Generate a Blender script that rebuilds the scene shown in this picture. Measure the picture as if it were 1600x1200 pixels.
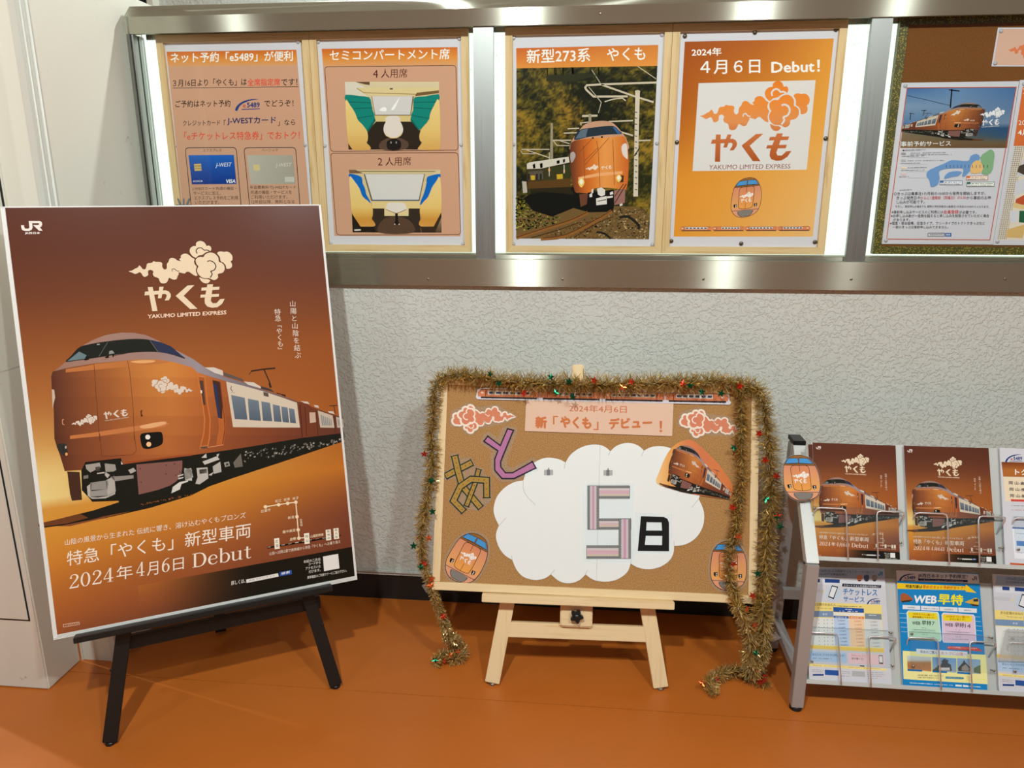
import bpy, bmesh, math, random
from mathutils import Vector, Matrix, noise
from mathutils.geometry import tessellate_polygon

for o in list(bpy.data.objects):
    bpy.data.objects.remove(o)
SC = bpy.context.scene
COL = SC.collection
V = Vector

# ------------------------------------------------------------------ camera
HC = 1.345                       # height of the lens above the floor
F = 1150.0                       # focal length in pixels of the 1600 x 1200 frame
RIGHT = V((0.9951538, 0.0983255, -0.0009955))
UP = V((-0.0237639, 0.2503147, 0.9678728))
FWD = V((-0.0954158, 0.9631587, -0.2514382))
CAM = V((0, 0, HC))
cd = bpy.data.cameras.new('camera')
cd.sensor_width = 36.0
cd.lens = F / 1600 * 36
cd.clip_start = 0.05
cam = bpy.data.objects.new('camera', cd)
COL.objects.link(cam)
M = Matrix.Identity(4)
for i, a in enumerate((RIGHT, UP, -FWD)):
    for j in range(3):
        M[j][i] = a[j]
M.translation = CAM
cam.matrix_world = M
SC.camera = cam

# ------------------------------------------------------------------ world, exposure
SC.view_settings.view_transform = 'Standard'
SC.view_settings.look = 'None'
SC.view_settings.gamma = 1.0
SC.view_settings.use_curve_mapping = False
SC.view_settings.exposure = 0.0
w = bpy.data.worlds.new('concourse')
SC.world = w
w.use_nodes = True
bg = w.node_tree.nodes['Background']
bg.inputs[0].default_value = (0.93, 1.0, 1.0, 1)
bg.inputs[1].default_value = 0.165
# ceiling downlights: x, y, height, watts (built with their fittings further down)
LAMPS = [(-0.41, -0.24, 2.82, 188), (0.95, -0.35, 2.82, 118), (1.75, -0.3, 2.82, 34),
         (-2.2, -0.3, 2.82, 28), (-0.5, 2.62, 2.82, 58), (-4.6, 2.64, 2.82, 240)]
LAMP_COL = (0.92, 1.0, 0.985)

# ------------------------------------------------------------------ helpers
def lin(c):
    c = c / 255.0
    return c / 12.92 if c <= 0.04045 else ((c + 0.055) / 1.055) ** 2.4

def rgb(c, k=1.0):
    return tuple(min(0.95, lin(x) * k) for x in c)

def ray(u, v):
    return RIGHT * ((u - 800) / F) - UP * ((v - 600) / F) + FWD

def on_y(u, v, y):
    r = ray(u, v); return CAM + r * (y / r.y)

def on_z(u, v, z=0.0):
    r = ray(u, v); return CAM + r * ((z - HC) / r.z)

def on_plane(u, v, P, N):
    r = ray(u, v); return CAM + r * ((P - CAM).dot(N) / r.dot(N))

def tag(o, label=None, cat=None, group=None, kind=None):
    if label: o['label'] = label
    if cat: o['category'] = cat
    if group: o['group'] = group
    if kind: o['kind'] = kind
    return o

def frame(P, X, Y):
    X = V(X).normalized(); Y = V(Y); Y = (Y - X * Y.dot(X)).normalized(); Z = X.cross(Y)
    m = Matrix.Identity(4)
    for i, a in enumerate((X, Y, Z)):
        for j in range(3):
            m[j][i] = a[j]
    m.translation = V(P)
    return m

def thing(name, m, label, cat, group=None):
    o = bpy.data.objects.new(name, None)
    o.empty_display_size = 0.05
    COL.objects.link(o)
    o.matrix_world = m if isinstance(m, Matrix) else Matrix.Translation(V(m))
    return tag(o, label, cat, group)

def world_of(o):
    m = o.matrix_basis.copy()
    while o.parent:
        o = o.parent; m = o.matrix_basis @ m
    return m

class MB:
    """collects geometry for ONE mesh object"""
    def __init__(s):
        s.v = []; s.f = []; s.c = None; s.sm = []
    def add(s, vs, fs, smooth=False):
        n = len(s.v); s.v += [tuple(p) for p in vs]
        s.f += [tuple(i + n for i in f) for f in fs]; s.sm += [smooth] * len(fs)
        return s
    def box(s, lo, hi, bev=0.0):
        (a, b, c), (d, e, f) = lo, hi
        if bev <= 0:
            vs = [(a, b, c), (d, b, c), (d, e, c), (a, e, c), (a, b, f), (d, b, f), (d, e, f), (a, e, f)]
            fs = [(0, 3, 2, 1), (4, 5, 6, 7), (0, 1, 5, 4), (1, 2, 6, 5), (2, 3, 7, 6), (3, 0, 4, 7)]
            return s.add(vs, fs)
        bm = bmesh.new()
        r = bmesh.ops.create_cube(bm, size=1)
        for v in r['verts']:
            v.co = V(((a + d) / 2 + v.co.x * (d - a), (b + e) / 2 + v.co.y * (e - b), (c + f) / 2 + v.co.z * (f - c)))
        bmesh.ops.bevel(bm, geom=bm.edges[:], offset=bev, segments=2, affect='EDGES')
        bm.verts.index_update()
        s.add([v.co for v in bm.verts], [[v.index for v in fc.verts] for fc in bm.faces])
        bm.free()
        return s
    def obox(s, p0, p1, side, up, w, h, bev=0.0):
        """box along p0-p1; w across 'side', h across the other axis"""
        p0, p1 = V(p0), V(p1); D = p1 - p0; L = D.length; D.normalize()
        S = V(side); S = (S - D * S.dot(D)).normalized(); U = D.cross(S)
        if U.dot(V(up)) < 0: U = -U
        t = MB(); t.box((0, -w / 2, -h / 2), (L, w / 2, h / 2), bev)
        flip = D.cross(S).dot(U) < 0
        s.add([p0 + D * x + S * y + U * z for x, y, z in t.v], [tuple(reversed(f)) if flip else f for f in t.f])
        return s
    def prism(s, pts, z0, z1):
        """closed 2D outline extruded z0..z1"""
        pts = [V((p[0], p[1])) for p in pts]
        A = sum(pts[i - 1].x * pts[i].y - pts[i].x * pts[i - 1].y for i in range(len(pts)))
        if A < 0: pts.reverse()
        n = len(pts)
        tri = tessellate_polygon([[V((p.x, p.y, 0)) for p in pts]])
        vs = [(p.x, p.y, z1) for p in pts] + [(p.x, p.y, z0) for p in pts]
        fs = []
        for t in tri:
            a, b, c = [pts[i] for i in t]
            if (b - a).cross(c - a) < 0: t = (t[0], t[2], t[1])
            fs.append(tuple(t)); fs.append((t[2] + n, t[1] + n, t[0] + n))
        for i in range(n):
            j = (i + 1) % n
            fs.append((i, i + n, j + n, j))
        return s.add(vs, fs)
    def tube(s, pts, r, seg=10, cap=True):
        pts = [V(p) for p in pts]; n = len(pts)
        rr = r if isinstance(r, (list, tuple)) else [r] * n
        d0 = (pts[1] - pts[0]).normalized()
        a = d0.orthogonal().normalized()
        vs = []; fs = []
        for i, p in enumerate(pts):
            d = (pts[min(i + 1, n - 1)] - pts[max(i - 1, 0)]).normalized()
            a = (a - d * a.dot(d)).normalized(); b = d.cross(a)
            for k in range(seg):
                t = 2 * math.pi * k / seg
                vs.append(p + (a * math.cos(t) + b * math.sin(t)) * rr[i])
        for i in range(n - 1):
            for k in range(seg):
                k2 = (k + 1) % seg
                fs.append((i * seg + k, i * seg + k2, (i + 1) * seg + k2, (i + 1) * seg + k))
        s.add(vs, fs, True)
        if cap:
            m = len(s.v) - len(vs)
            s.f.append(tuple(m + k for k in reversed(range(seg)))); s.sm.append(False)
            s.f.append(tuple(m + (n - 1) * seg + k for k in range(seg))); s.sm.append(False)
        return s
    def disc(s, c, r, h, seg=20, dome=0.0):
        """button standing on local z"""
        cx, cy, cz = c
        prof = [(r, 0), (r, h * .7), (r * .82, h)] if dome == 0 else [(r, 0), (r * .92, h * .5), (r * .6, h * .85), (r * .2, h)]
        vs = []; fs = []
        for q, (a, z) in enumerate(prof):
            for k in range(seg):
                t = 2 * math.pi * k / seg
                vs.append((cx + a * math.cos(t), cy + a * math.sin(t), cz + z))
        for q in range(len(prof) - 1):
            for k in range(seg):
                k2 = (k + 1) % seg
                fs.append((q * seg + k, q * seg + k2, (q + 1) * seg + k2, (q + 1) * seg + k))
        fs.append(tuple((len(prof) - 1) * seg + k for k in range(seg)))
        return s.add(vs, fs, True)
    def build(s, name, mat, parent=None, world=False, kind=None, label=None):
        me = bpy.data.meshes.new(name)
        vs = s.v
        if world and parent is not None:
            inv = world_of(parent).inverted()
            vs = [inv @ V(p) for p in vs]
        me.from_pydata([tuple(p) for p in vs], [], s.f)
        me.polygons.foreach_set('use_smooth', s.sm)
        if s.c is not None:
            at = me.color_attributes.new('Col', 'FLOAT_COLOR', 'POINT')
            at.data.foreach_set('color', [x for c in s.c for x in (c[0], c[1], c[2], 1.0)])
        me.validate(); me.update()
        if mat is not None: me.materials.append(MAT[mat])
        o = bpy.data.objects.new(name, me)
        COL.objects.link(o)
        if parent is not None: o.parent = parent
        if kind: o['kind'] = kind
        if label: o['label'] = label
        return o

def spl(pts, closed=True, n=4):
    """Catmull-Rom through the points"""
    P = [V((p[0], p[1])) for p in pts]; m = len(P); out = []
    rng = range(m) if closed else range(m - 1)
    for i in rng:
        if closed: a, b, c, d = P[i - 1], P[i], P[(i + 1) % m], P[(i + 2) % m]
        else: a, b, c, d = P[max(i - 1, 0)], P[i], P[i + 1], P[min(i + 2, m - 1)]
        for k in range(n):
            t = k / n
            q = 0.5 * ((2 * b) + (c - a) * t + (2 * a - 5 * b + 4 * c - d) * t * t + (3 * b - a - 3 * c + d) * t ** 3)
            out.append((q.x, q.y))
    if not closed: out.append((P[-1].x, P[-1].y))
    return out

def spl3(pts, n=6):
    P = [V(p) for p in pts]; m = len(P); out = []
    for i in range(m - 1):
        a, b, c, d = P[max(i - 1, 0)], P[i], P[i + 1], P[min(i + 2, m - 1)]
        for k in range(n):
            t = k / n
            out.append(0.5 * ((2 * b) + (c - a) * t + (2 * a - 5 * b + 4 * c - d) * t * t + (3 * b - a - 3 * c + d) * t ** 3))
    out.append(P[-1])
    return out

# ------------------------------------------------------------------ materials
MAT = {}
def mat(name, base=(.8, .8, .8), rough=.5, metal=0.0, spec=.5, **kw):
    m = bpy.data.materials.new(name); m.use_nodes = True
    b = m.node_tree.nodes['Principled BSDF']
    b.inputs['Base Color'].default_value = (*base, 1)
    b.inputs['Roughness'].default_value = rough
    b.inputs['Metallic'].default_value = metal
    b.inputs['Specular IOR Level'].default_value = spec
    for k, v in kw.items():
        b.inputs[k.replace('_', ' ')].default_value = v
    MAT[name] = m
    return m, m.node_tree, b

def nd(nt, t, **kw):
    n = nt.nodes.new(t)
    for k, v in kw.items():
        if k in n.inputs: n.inputs[k].default_value = v
        else: setattr(n, k, v)
    return n

def coords(nt, kind='Object', scale=(1, 1, 1), rot=(0, 0, 0)):
    tc = nd(nt, 'ShaderNodeTexCoord'); mp = nd(nt, 'ShaderNodeMapping')
    mp.inputs['Scale'].default_value = scale; mp.inputs['Rotation'].default_value = rot
    nt.links.new(tc.outputs[kind], mp.inputs['Vector'])
    return mp.outputs['Vector']

def noise_tex(nt, vec, scale, detail=4, rough=.55, dist=0.0):
    n = nd(nt, 'ShaderNodeTexNoise')
    n.inputs['Scale'].default_value = scale; n.inputs['Detail'].default_value = detail
    n.inputs['Roughness'].default_value = rough; n.inputs['Distortion'].default_value = dist
    nt.links.new(vec, n.inputs['Vector'])
    return n.outputs['Fac']

def ramp(nt, fac, stops):
    r = nd(nt, 'ShaderNodeValToRGB')
    e = r.color_ramp.elements
    while len(e) > 1: e.remove(e[-1])
    e[0].position = stops[0][0]; e[0].color = (*stops[0][1], 1)
    for p, c in stops[1:]:
        x = e.new(p); x.color = (*c, 1)
    nt.links.new(fac, r.inputs['Fac'])
    return r.outputs['Color']

def bump(nt, b, h, strength, dist):
    n = nd(nt, 'ShaderNodeBump'); n.inputs['Strength'].default_value = strength; n.inputs['Distance'].default_value = dist
    nt.links.new(h, n.inputs['Height']); nt.links.new(n.outputs['Normal'], b.inputs['Normal'])

# rough sprayed stucco
m, nt, b = mat('stucco', rgb((214, 211, 200)), .75, spec=.3)
v = coords(nt, 'Object')
a = noise_tex(nt, v, 92, 2, .5, .5)
c = noise_tex(nt, v, 130, 2, .5)
r1 = ramp(nt, a, [(.44, (0, 0, 0)), (.50, (.8, .8, .8)), (.62, (1, 1, 1))])
mx = nd(nt, 'ShaderNodeMix', data_type='FLOAT'); mx.inputs[0].default_value = .22
nt.links.new(r1, mx.inputs[2]); nt.links.new(c, mx.inputs[3])
bump(nt, b, mx.outputs[0], .75, .0026)
cl = ramp(nt, noise_tex(nt, v, 1.6, 3), [(.3, rgb((203, 206, 198))), (.7, rgb((213, 216, 209)))])
nt.links.new(cl, b.inputs['Base Color'])
# painted smooth metal column
m, nt, b = mat('white_paint', rgb((222, 219, 206)), .45)
v = coords(nt, 'Object')
st = ramp(nt, noise_tex(nt, v, 9, 6, .7), [(.27, rgb((150, 142, 122))), (.35, rgb((222, 219, 206))), (1, rgb((224, 221, 208)))])
nt.links.new(st, b.inputs['Base Color'])
mat('grey_trim', rgb((206, 206, 197)), .4)
mat('dark_gap', (.006, .006, .005), .8)
m, nt, b = mat('black_base', (.012, .012, .011), .5)
# floor: orange sheet vinyl
m, nt, b = mat('vinyl', rgb((176, 98, 44)), .38, spec=.45)
v = coords(nt, 'Object')
cl = ramp(nt, noise_tex(nt, v, 2.2, 5, .6), [(.3, rgb((184, 100, 33))), (.7, rgb((194, 107, 39)))])
nt.links.new(cl, b.inputs['Base Color'])
rg = ramp(nt, noise_tex(nt, v, 5, 5, .65), [(.3, (.30, .30, .30)), (.7, (.46, .46, .46))])
nt.links.new(rg, b.inputs['Roughness'])
bump(nt, b, noise_tex(nt, v, 14, 3), .10, .004)
# brushed stainless steel, brushed along x: highlights smear upright
m = bpy.data.materials.new('steel'); m.use_nodes = True; nt = m.node_tree; MAT['steel'] = m
nt.nodes.remove(nt.nodes['Principled BSDF'])
g = nd(nt, 'ShaderNodeBsdfAnisotropic'); g.inputs['Anisotropy'].default_value = .78
v = coords(nt, 'Object', (.6, 120, 120))
nt.links.new(ramp(nt, noise_tex(nt, v, 3, 2), [(.3, (.47, .465, .38)), (.7, (.53, .52, .43))]), g.inputs['Color'])
g.inputs['Roughness'].default_value = .27
tn = nd(nt, 'ShaderNodeTangent', direction_type='RADIAL', axis='Z')
nt.links.new(tn.outputs[0], g.inputs['Tangent'])
df = nd(nt, 'ShaderNodeBsdfDiffuse'); df.inputs[0].default_value = (.24, .225, .17, 1)
ad = nd(nt, 'ShaderNodeMixShader'); ad.inputs[0].default_value = .35
nt.links.new(g.outputs[0], ad.inputs[1]); nt.links.new(df.outputs[0], ad.inputs[2]); nt.links.new(ad.outputs[0], nt.nodes['Material Output'].inputs[0])
m, nt, b = mat('steel_post', (.36, .37, .35), .40, 1.0)
v = coords(nt, 'Object', (300, 300, 2))
nt.links.new(ramp(nt, noise_tex(nt, v, 3, 3), [(.3, (.36, .36, .36)), (.7, (.46, .46, .46))]), b.inputs['Roughness'])
# pine
def wood(name, base, dark, sc):
    m, nt, b = mat(name, base, .5, spec=.35)
    v = coords(nt, 'Object', sc)
    n1 = noise_tex(nt, v, 1.0, 4, .6, .6)
    cl = ramp(nt, n1, [(.30, dark), (.48, base), (.62, base), (.72, dark), (.85, base)])
    nt.links.new(cl, b.inputs['Base Color'])
wood('pine_x', rgb((226, 196, 146)), rgb((206, 168, 112)), (3, 60, 60))
wood('pine_y', rgb((226, 196, 146)), rgb((206, 168, 112)), (60, 3, 60))
wood('beech_x', rgb((238, 212, 166)), rgb((224, 192, 140)), (3, 70, 70))
wood('beech_y', rgb((238, 212, 166)), rgb((224, 192, 140)), (70, 3, 70))
# cork
def cork(name, a, c):
    m, nt, b = mat(name, a, .85, spec=.2)
    v = coords(nt, 'Object')
    cl = ramp(nt, noise_tex(nt, v, 320, 3, .7), [(.32, c), (.52, a), (.72, tuple(min(1, x * 1.25) for x in a))])
    nt.links.new(cl, b.inputs['Base Color'])
    bump(nt, b, noise_tex(nt, v, 320, 2), .25, .001)
cork('cork', rgb((180, 137, 86)), rgb((146, 106, 60)))
cork('cork_brown', rgb((122, 76, 32)), rgb((112, 68, 26)))
# patterned green and gold edging
m, nt, b = mat('green_edging', rgb((74, 72, 18)), .45)
v = coords(nt, 'Object')
vo = nd(nt, 'ShaderNodeTexVoronoi'); vo.inputs['Scale'].default_value = 240
nt.links.new(v, vo.inputs['Vector'])
nt.links.new(ramp(nt, vo.outputs['Distance'], [(.0, rgb((190, 168, 76))), (.26, rgb((160, 140, 52))), (.40, rgb((80, 76, 20))), (1, rgb((70, 68, 16)))]), b.inputs['Base Color'])
mat('black_wood', (.010, .010, .009), .38, spec=.4)
mat('black_plastic', (.008, .008, .008), .35)
mat('paper', rgb((216, 216, 224)), .5)
mat('white_card', rgb((240, 246, 245)), .5)
mat('white_plastic', rgb((232, 232, 228)), .4)
mat('rack_white', rgb((206, 208, 204)), .4, .15)
mat('rack_grey', rgb((172, 168, 166)), .4, .2)
mat('chrome', (.80, .80, .82), .28, .7)
mat('pin_clear', rgb((190, 190, 196)), .15)
mat('pin_dark', rgb((92, 84, 66)), .3, .6)
mat('zinc', rgb((150, 140, 120)), .35, .9)
# prints: colour comes from the drawn geometry
def ink(name, rough, coat=0.0):
    m, nt, b = mat(name, (.8, .8, .8), rough, spec=.12, Coat_Weight=coat, Coat_Roughness=.06)
    a = nd(nt, 'ShaderNodeVertexColor', layer_name='Col')
    nt.links.new(a.outputs['Color'], b.inputs['Base Color'])
ink('ink', .26)
ink('ink_gloss', .22, .2)
ink('ink_card', .35)
# clear film, acrylic and glass: mostly straight through, a thin mirror on top
def clear(name, tint, refl, rough, haze=0.0):
    m = bpy.data.materials.new(name); m.use_nodes = True; nt = m.node_tree
    nt.nodes.remove(nt.nodes['Principled BSDF'])
    t = nd(nt, 'ShaderNodeBsdfTransparent'); t.inputs[0].default_value = (*tint, 1)
    g = nd(nt, 'ShaderNodeBsdfGlossy'); g.inputs['Roughness'].default_value = rough
    fr = nd(nt, 'ShaderNodeFresnel'); fr.inputs['IOR'].default_value = refl
    x = nd(nt, 'ShaderNodeMixShader')
    nt.links.new(fr.outputs[0], x.inputs[0]); nt.links.new(t.outputs[0], x.inputs[1]); nt.links.new(g.outputs[0], x.inputs[2])
    h = nd(nt, 'ShaderNodeBsdfDiffuse'); h.inputs[0].default_value = (.8, .8, .8, 1)
    y = nd(nt, 'ShaderNodeMixShader'); y.inputs[0].default_value = haze
    nt.links.new(x.outputs[0], y.inputs[1]); nt.links.new(h.outputs[0], y.inputs[2])
    nt.links.new(y.outputs[0], nt.nodes['Material Output'].inputs[0])
    MAT[name] = m
clear('film', (.998, .998, .998), 1.25, .05, .06)
clear('acrylic', (.985, .99, .99), 1.45, .03, .015)
clear('glass', (.985, .992, .985), 1.25, .02)
clear('frosted', (.93, .93, .92), 1.5, .3, .22)
# light box behind the notices
def emit(name, col, s):
    m = bpy.data.materials.new(name); m.use_nodes = True; nt = m.node_tree
    nt.nodes.remove(nt.nodes['Principled BSDF'])
    e = nd(nt, 'ShaderNodeEmission'); e.inputs[0].default_value = (*col, 1); e.inputs[1].default_value = s
    nt.links.new(e.outputs[0], nt.nodes['Material Output'].inputs[0])
    MAT[name] = m
    return nt, e
nt, e = emit('light_panel', (.86, 1.0, .86), 1.25)
v = coords(nt, 'Object')
nt.links.new(ramp(nt, noise_tex(nt, v, 160, 3, .7), [(.28, (.50, .60, .50)), (.40, (.84, .97, .84)), (1, (.90, 1, .90))]), e.inputs[0])
emit('lamp_lens', LAMP_COL, 30)
# tinsel
m, nt, b = mat('tinsel', (.8, .6, .2), .15, .7, 1.0)
a = nd(nt, 'ShaderNodeVertexColor', layer_name='Col'); nt.links.new(a.outputs['Color'], b.inputs['Base Color'])
mat('star_red', (.75, .06, .03), .25, .9)
mat('star_orange', (.85, .18, .05), .25, .9)
mat('star_green', (.01, .16, .08), .25, .9)

# ------------------------------------------------------------------ the setting
def struct(name, mb, matname, parent=None):
    o = mb.build(name, matname, parent)
    if parent is None: o['kind'] = 'structure'
    return o
cx = -1.465         # right face of the column
YW = 2.200          # face of the stuccoed wall
XS = -1.352         # face of the side wall at the left
# floor: concrete slab and two sheets of vinyl that meet in a welded seam
fl = struct('floor', MB().box((-5, -4, -.06), (5, 5, -.004)), 'dark_gap')
A, B = on_z(640, 1085), on_z(1600, 1150)
def seam(x): return A.y + (x - A.x) * (B.y - A.y) / (B.x - A.x)
mb = MB(); mb.prism([(-5, -4), (5, -4), (5, seam(5) - .0012), (-5, seam(-5) - .0012)], -.004, 0)
struct('floor_sheet', mb, 'vinyl', fl)
mb = MB(); mb.prism([(-5, seam(-5) + .0006), (5, seam(5) + .0006), (5, 5), (-5, 5)], -.004, 0)
struct('floor_sheet', mb, 'vinyl', fl)
# partition wall below and beside the notice case
zb = 0.095
struct('wall_back', MB().box((XS, YW, zb), (3.2, YW + .16, 1.09)), 'stucco')
mb = MB()
mb.tube([(XS, YW - .004, zb + .012), (3.2, YW - .004, zb + .012)], .007, 8)
mb.box((XS, YW - .006, zb), (3.2, YW, zb + .006))
struct('trim_1', mb, 'stucco')
struct('baseboard_back', MB().box((XS, YW + .003, 0), (3.2, YW + .14, zb)), 'black_base')
struct('wall_side', MB().box((cx + .004, 1.783, 0), (XS, 3.0, HC + .56)), 'white_paint')
# white painted column with its inspection hatch
col = struct('wall_left', MB().box((-1.9, 1.642, 0), (cx, 1.776, 3.0), .004), 'white_paint')
a = on_y(45, 968, 1.642)
mb = MB().box((-1.86, 1.639, a.z), (a.x, 1.6425, 1.62), .001)
struct('hatch', mb, 'white_paint', col)
mb = MB().box((-1.864, 1.6405, a.z - .004), (a.x + .004, 1.6421, 1.625))
struct('hatch_gap', mb, 'dark_gap', col)
s0 = on_plane(0, 581, V((cx, 0, 0)), V((1, 0, 0))); s1 = on_plane(24, 575, V((cx, 0, 0)), V((1, 0, 0)))
struct('panel_joint', MB().box((cx - .001, 1.645, s0.z - .0015), (cx + .0006, 1.776, s0.z + .0015)), 'grey_trim', col)
struct('trim_2', MB().box((cx + .001, 1.779, 0), (cx + .006, 1.783, 3.0)), 'white_paint')
# corner guard where the return wall turns back
mb = MB()
mb.box((XS - .016, 1.776, 0), (XS + .003, 1.822, HC + .56), .001)
mb.tube([(XS + .003, 1.790, 0), (XS + .003, 1.790, HC + .56)], .003, 8)
mb.tube([(XS + .003, 1.812, 0), (XS + .003, 1.812, HC + .56)], .004, 8)
struct('trim_3', mb, 'grey_trim')
# room beyond the partition
struct('wall_far', MB().box((-1.79, 3.2, 0), (4, 3.3, 3.0)), 'stucco')
struct('trim_4', MB().box((-1.815, 3.15, 0), (-1.79, 3.2, 3.0)), 'white_paint')
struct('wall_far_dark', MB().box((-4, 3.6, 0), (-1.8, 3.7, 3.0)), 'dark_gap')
struct('ceiling', MB().box((-5, -2.2, 2.85), (5, 5, 2.9)), 'white_paint')

# ceiling downlights
for i, (x, y, z, watt) in enumerate(LAMPS):
    t = thing('ceiling_downlight', (x, y, 2.85),
              ['round recessed downlight in the ceiling over the two easels', 'round recessed downlight in the ceiling before the brochure rack',
               'round recessed downlight in the ceiling at the far right', 'round recessed downlight in the ceiling at the far left',
               'round recessed downlight in the ceiling behind the notice case', 'round recessed downlight in the ceiling beyond the white column'][i], 'lamp', 'ceiling downlights')
    mb = MB(); n = 24
    vs = []
    for r, h in ((.085, 0), (.085, -.012), (.062, -.016), (.055, 0)):
        vs += [(r * math.cos(2 * math.pi * k / n), r * math.sin(2 * math.pi * k / n), h) for k in range(n)]
    mb.add(vs, [(q * n + k, q * n + (k + 1) % n, (q + 1) * n + (k + 1) % n, (q + 1) * n + k) for q in range(3) for k in range(n)], True)
    mb.build('rim', 'white_plastic', t)
    mb = MB(); mb.add([(.056 * math.cos(2 * math.pi * k / n), .056 * math.sin(2 * math.pi * k / n), -.004) for k in range(n)], [tuple(reversed(range(n)))])
    mb.build('lens', 'lamp_lens', t)
    ld = bpy.data.lights.new('downlight', 'SPOT'); ld.shadow_soft_size = .03 if y > 1 else .045; ld.spot_size = math.radians(164); ld.spot_blend = .25; ld.energy = watt; ld.color = LAMP_COL
    lo = bpy.data.objects.new('downlight_glow', ld); COL.objects.link(lo)
    lo.parent = t; lo.location = (0, 0, -.03)

# ------------------------------------------------------------------ the steel notice case
YN = 2.222                                   # front of the boards inside
YF = 2.180                                   # front of the rails
zt0, zt1 = on_y(560, 45, YF).z, on_y(560, 17.5, YF).z
zb1, zb0 = on_y(743, 405, YF).z, on_y(743, 447, YF).z
XL, XR = -1.331, 2.2
case = thing('notice_case', (0, YF, HC), 'long brushed stainless steel notice case with a backlit panel, on the wall', 'display case')
def cs(name, mb, m, parent=None, **k):
    inv = case.matrix_basis.inverted()
    mb.v = [tuple(inv @ V(p)) for p in mb.v]
    return mb.build(name, m, parent or case, **k)
def profile(pts, x0, x1, m0=0.0):
    """y,z profile swept along x"""
    mb = MB(); n = len(pts)
    A2 = sum(pts[i - 1][0] * pts[i][1] - pts[i][0] * pts[i - 1][1] for i in range(n))
    if A2 < 0: pts = pts[::-1]
    vs = [(x0 + m0 * (p[0] - YF) , p[0], p[1]) for p in pts] + [(x1, p[0], p[1]) for p in pts]
    fs = [tuple(reversed(range(n))), tuple(range(n, 2 * n))] + [(i, (i + 1) % n, n + (i + 1) % n, n + i) for i in range(n)]
    return mb.add(vs, fs)
ct = on_y(400, 5, 2.215).z
tr = cs('top_rail', profile([(YF, zt0), (YF, zt1), (2.215, ct), (2.257, ct), (2.257, zt1 - .01), (YF + .012, zt1 - .01), (YF + .012, zt0)], XL, XR), 'steel')
cs('top_flange', MB().box((XL + .03, YN + .011, zt0 - .006), (XR, YN + .017, zt0 + .02)), 'steel', tr)
br = cs('bottom_rail', profile([(YF, zb0), (YF, zb1), (YF + .010, zb1 + .001), (YF + .010, zb0)], XL, XR), 'steel')
br2 = cs('sill', profile([(YF + .010, zb0), (YF + .010, zb1 - .004), (2.198, zb1 - .004), (2.198, zb1 + .012), (2.204, zb1 + .013), (2.25, zb1 + .013), (2.25, zb0), (2.22, zb0)], XL, XR), 'steel')
for u in (669, 879, 1099, 1330, 1570):
    p = on_y(u, 436, YF)
    mb = MB(); mb.disc((0, 0, 0), .0035, .002, 12)
    mb.v = [(p.x + x, p.y - z, p.z + y) for x, y, z in mb.v]; mb.f = [tuple(reversed(f)) for f in mb.f]
    cs('screw', mb, 'zinc', br)
for u in (938,):
    p = on_y(u, 21, YF)
    mb = MB(); mb.disc((0, 0, 0), .0035, .002, 12)
    mb.v = [(p.x + x, p.y - z, p.z + y) for x, y, z in mb.v]; mb.f = [tuple(reversed(f)) for f in mb.f]
    cs('screw', mb, 'zinc', tr)
# left end post: chamfer, face and channelled return
zs0, zs1 = zb0, zt0
def post_profile(pts, z0, z1):
    mb = MB(); n = len(pts)
    A2 = sum(pts[i - 1][0] * pts[i][1] - pts[i][0] * pts[i - 1][1] for i in range(n))
    if A2 < 0: pts = pts[::-1]
    vs = [(p[0], p[1], z0) for p in pts] + [(p[0], p[1], z1) for p in pts]
    fs = [tuple(reversed(range(n))), tuple(range(n, 2 * n))] + [(i, (i + 1) % n, n + (i + 1) % n, n + i) for i in range(n)]
    return mb.add(vs, fs)
x0 = XL + .001; xi = on_y(207.5, 60, YF).x
ep = cs('end_post', post_profile([(x0 + .014, YF + .003), (xi, YF + .003), (xi, 2.204), (xi - .006, 2.204), (xi - .006, 2.211), (xi, 2.211), (xi, 2.238), (x0 + .010, 2.238), (x0, 2.23), (x0, YF + .02)], zs0, zs1), 'steel_post')
cs('end_cap', post_profile([(XL - .001, YF + .03), (XL - .001, YF + .004), (XL + .012, YF - .002), (XL + .012, YF + .03)], zb0 - .001, zt1 + .002), 'steel_post')
for u0, u1 in ((741, 772), (1344, 1376)):
    a, b2 = on_y(u0, 200, 2.186), on_y(u1, 200, 2.186)
    x0, x1 = a.x, b2.x
    po = cs('mullion', MB().box((x0, 2.186, zb1 - .003), (x1, 2.2, zt0 + .004), .0012), 'steel_post')
    cs('glazing_channel', post_profile([(x0 + .008, 2.2), (x1 - .008, 2.2), (x1 - .008, 2.204), (x1 - .013, 2.204), (x1 - .013, 2.210), (x1 - .008, 2.210), (x1 - .008, 2.217), (x0 + .008, 2.217)], zb1 + .013, zt0), 'steel_post', po)
cs('light_panel', MB().box((XL + .012, YN + .020, zb1 + .014), (XR, YN + .030, zt0 + .018)), 'light_panel')
xs = [xi] + [on_y(u, 200, 2.186).x for u in (757, 1360)] + [XR]
for i in range(3):
    cs('glass_pane', MB().box((xs[i] + .012, 2.2058, zb1 + .010), (xs[i + 1] - .012, 2.2085, zt0 + .01)), 'glass')

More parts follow.
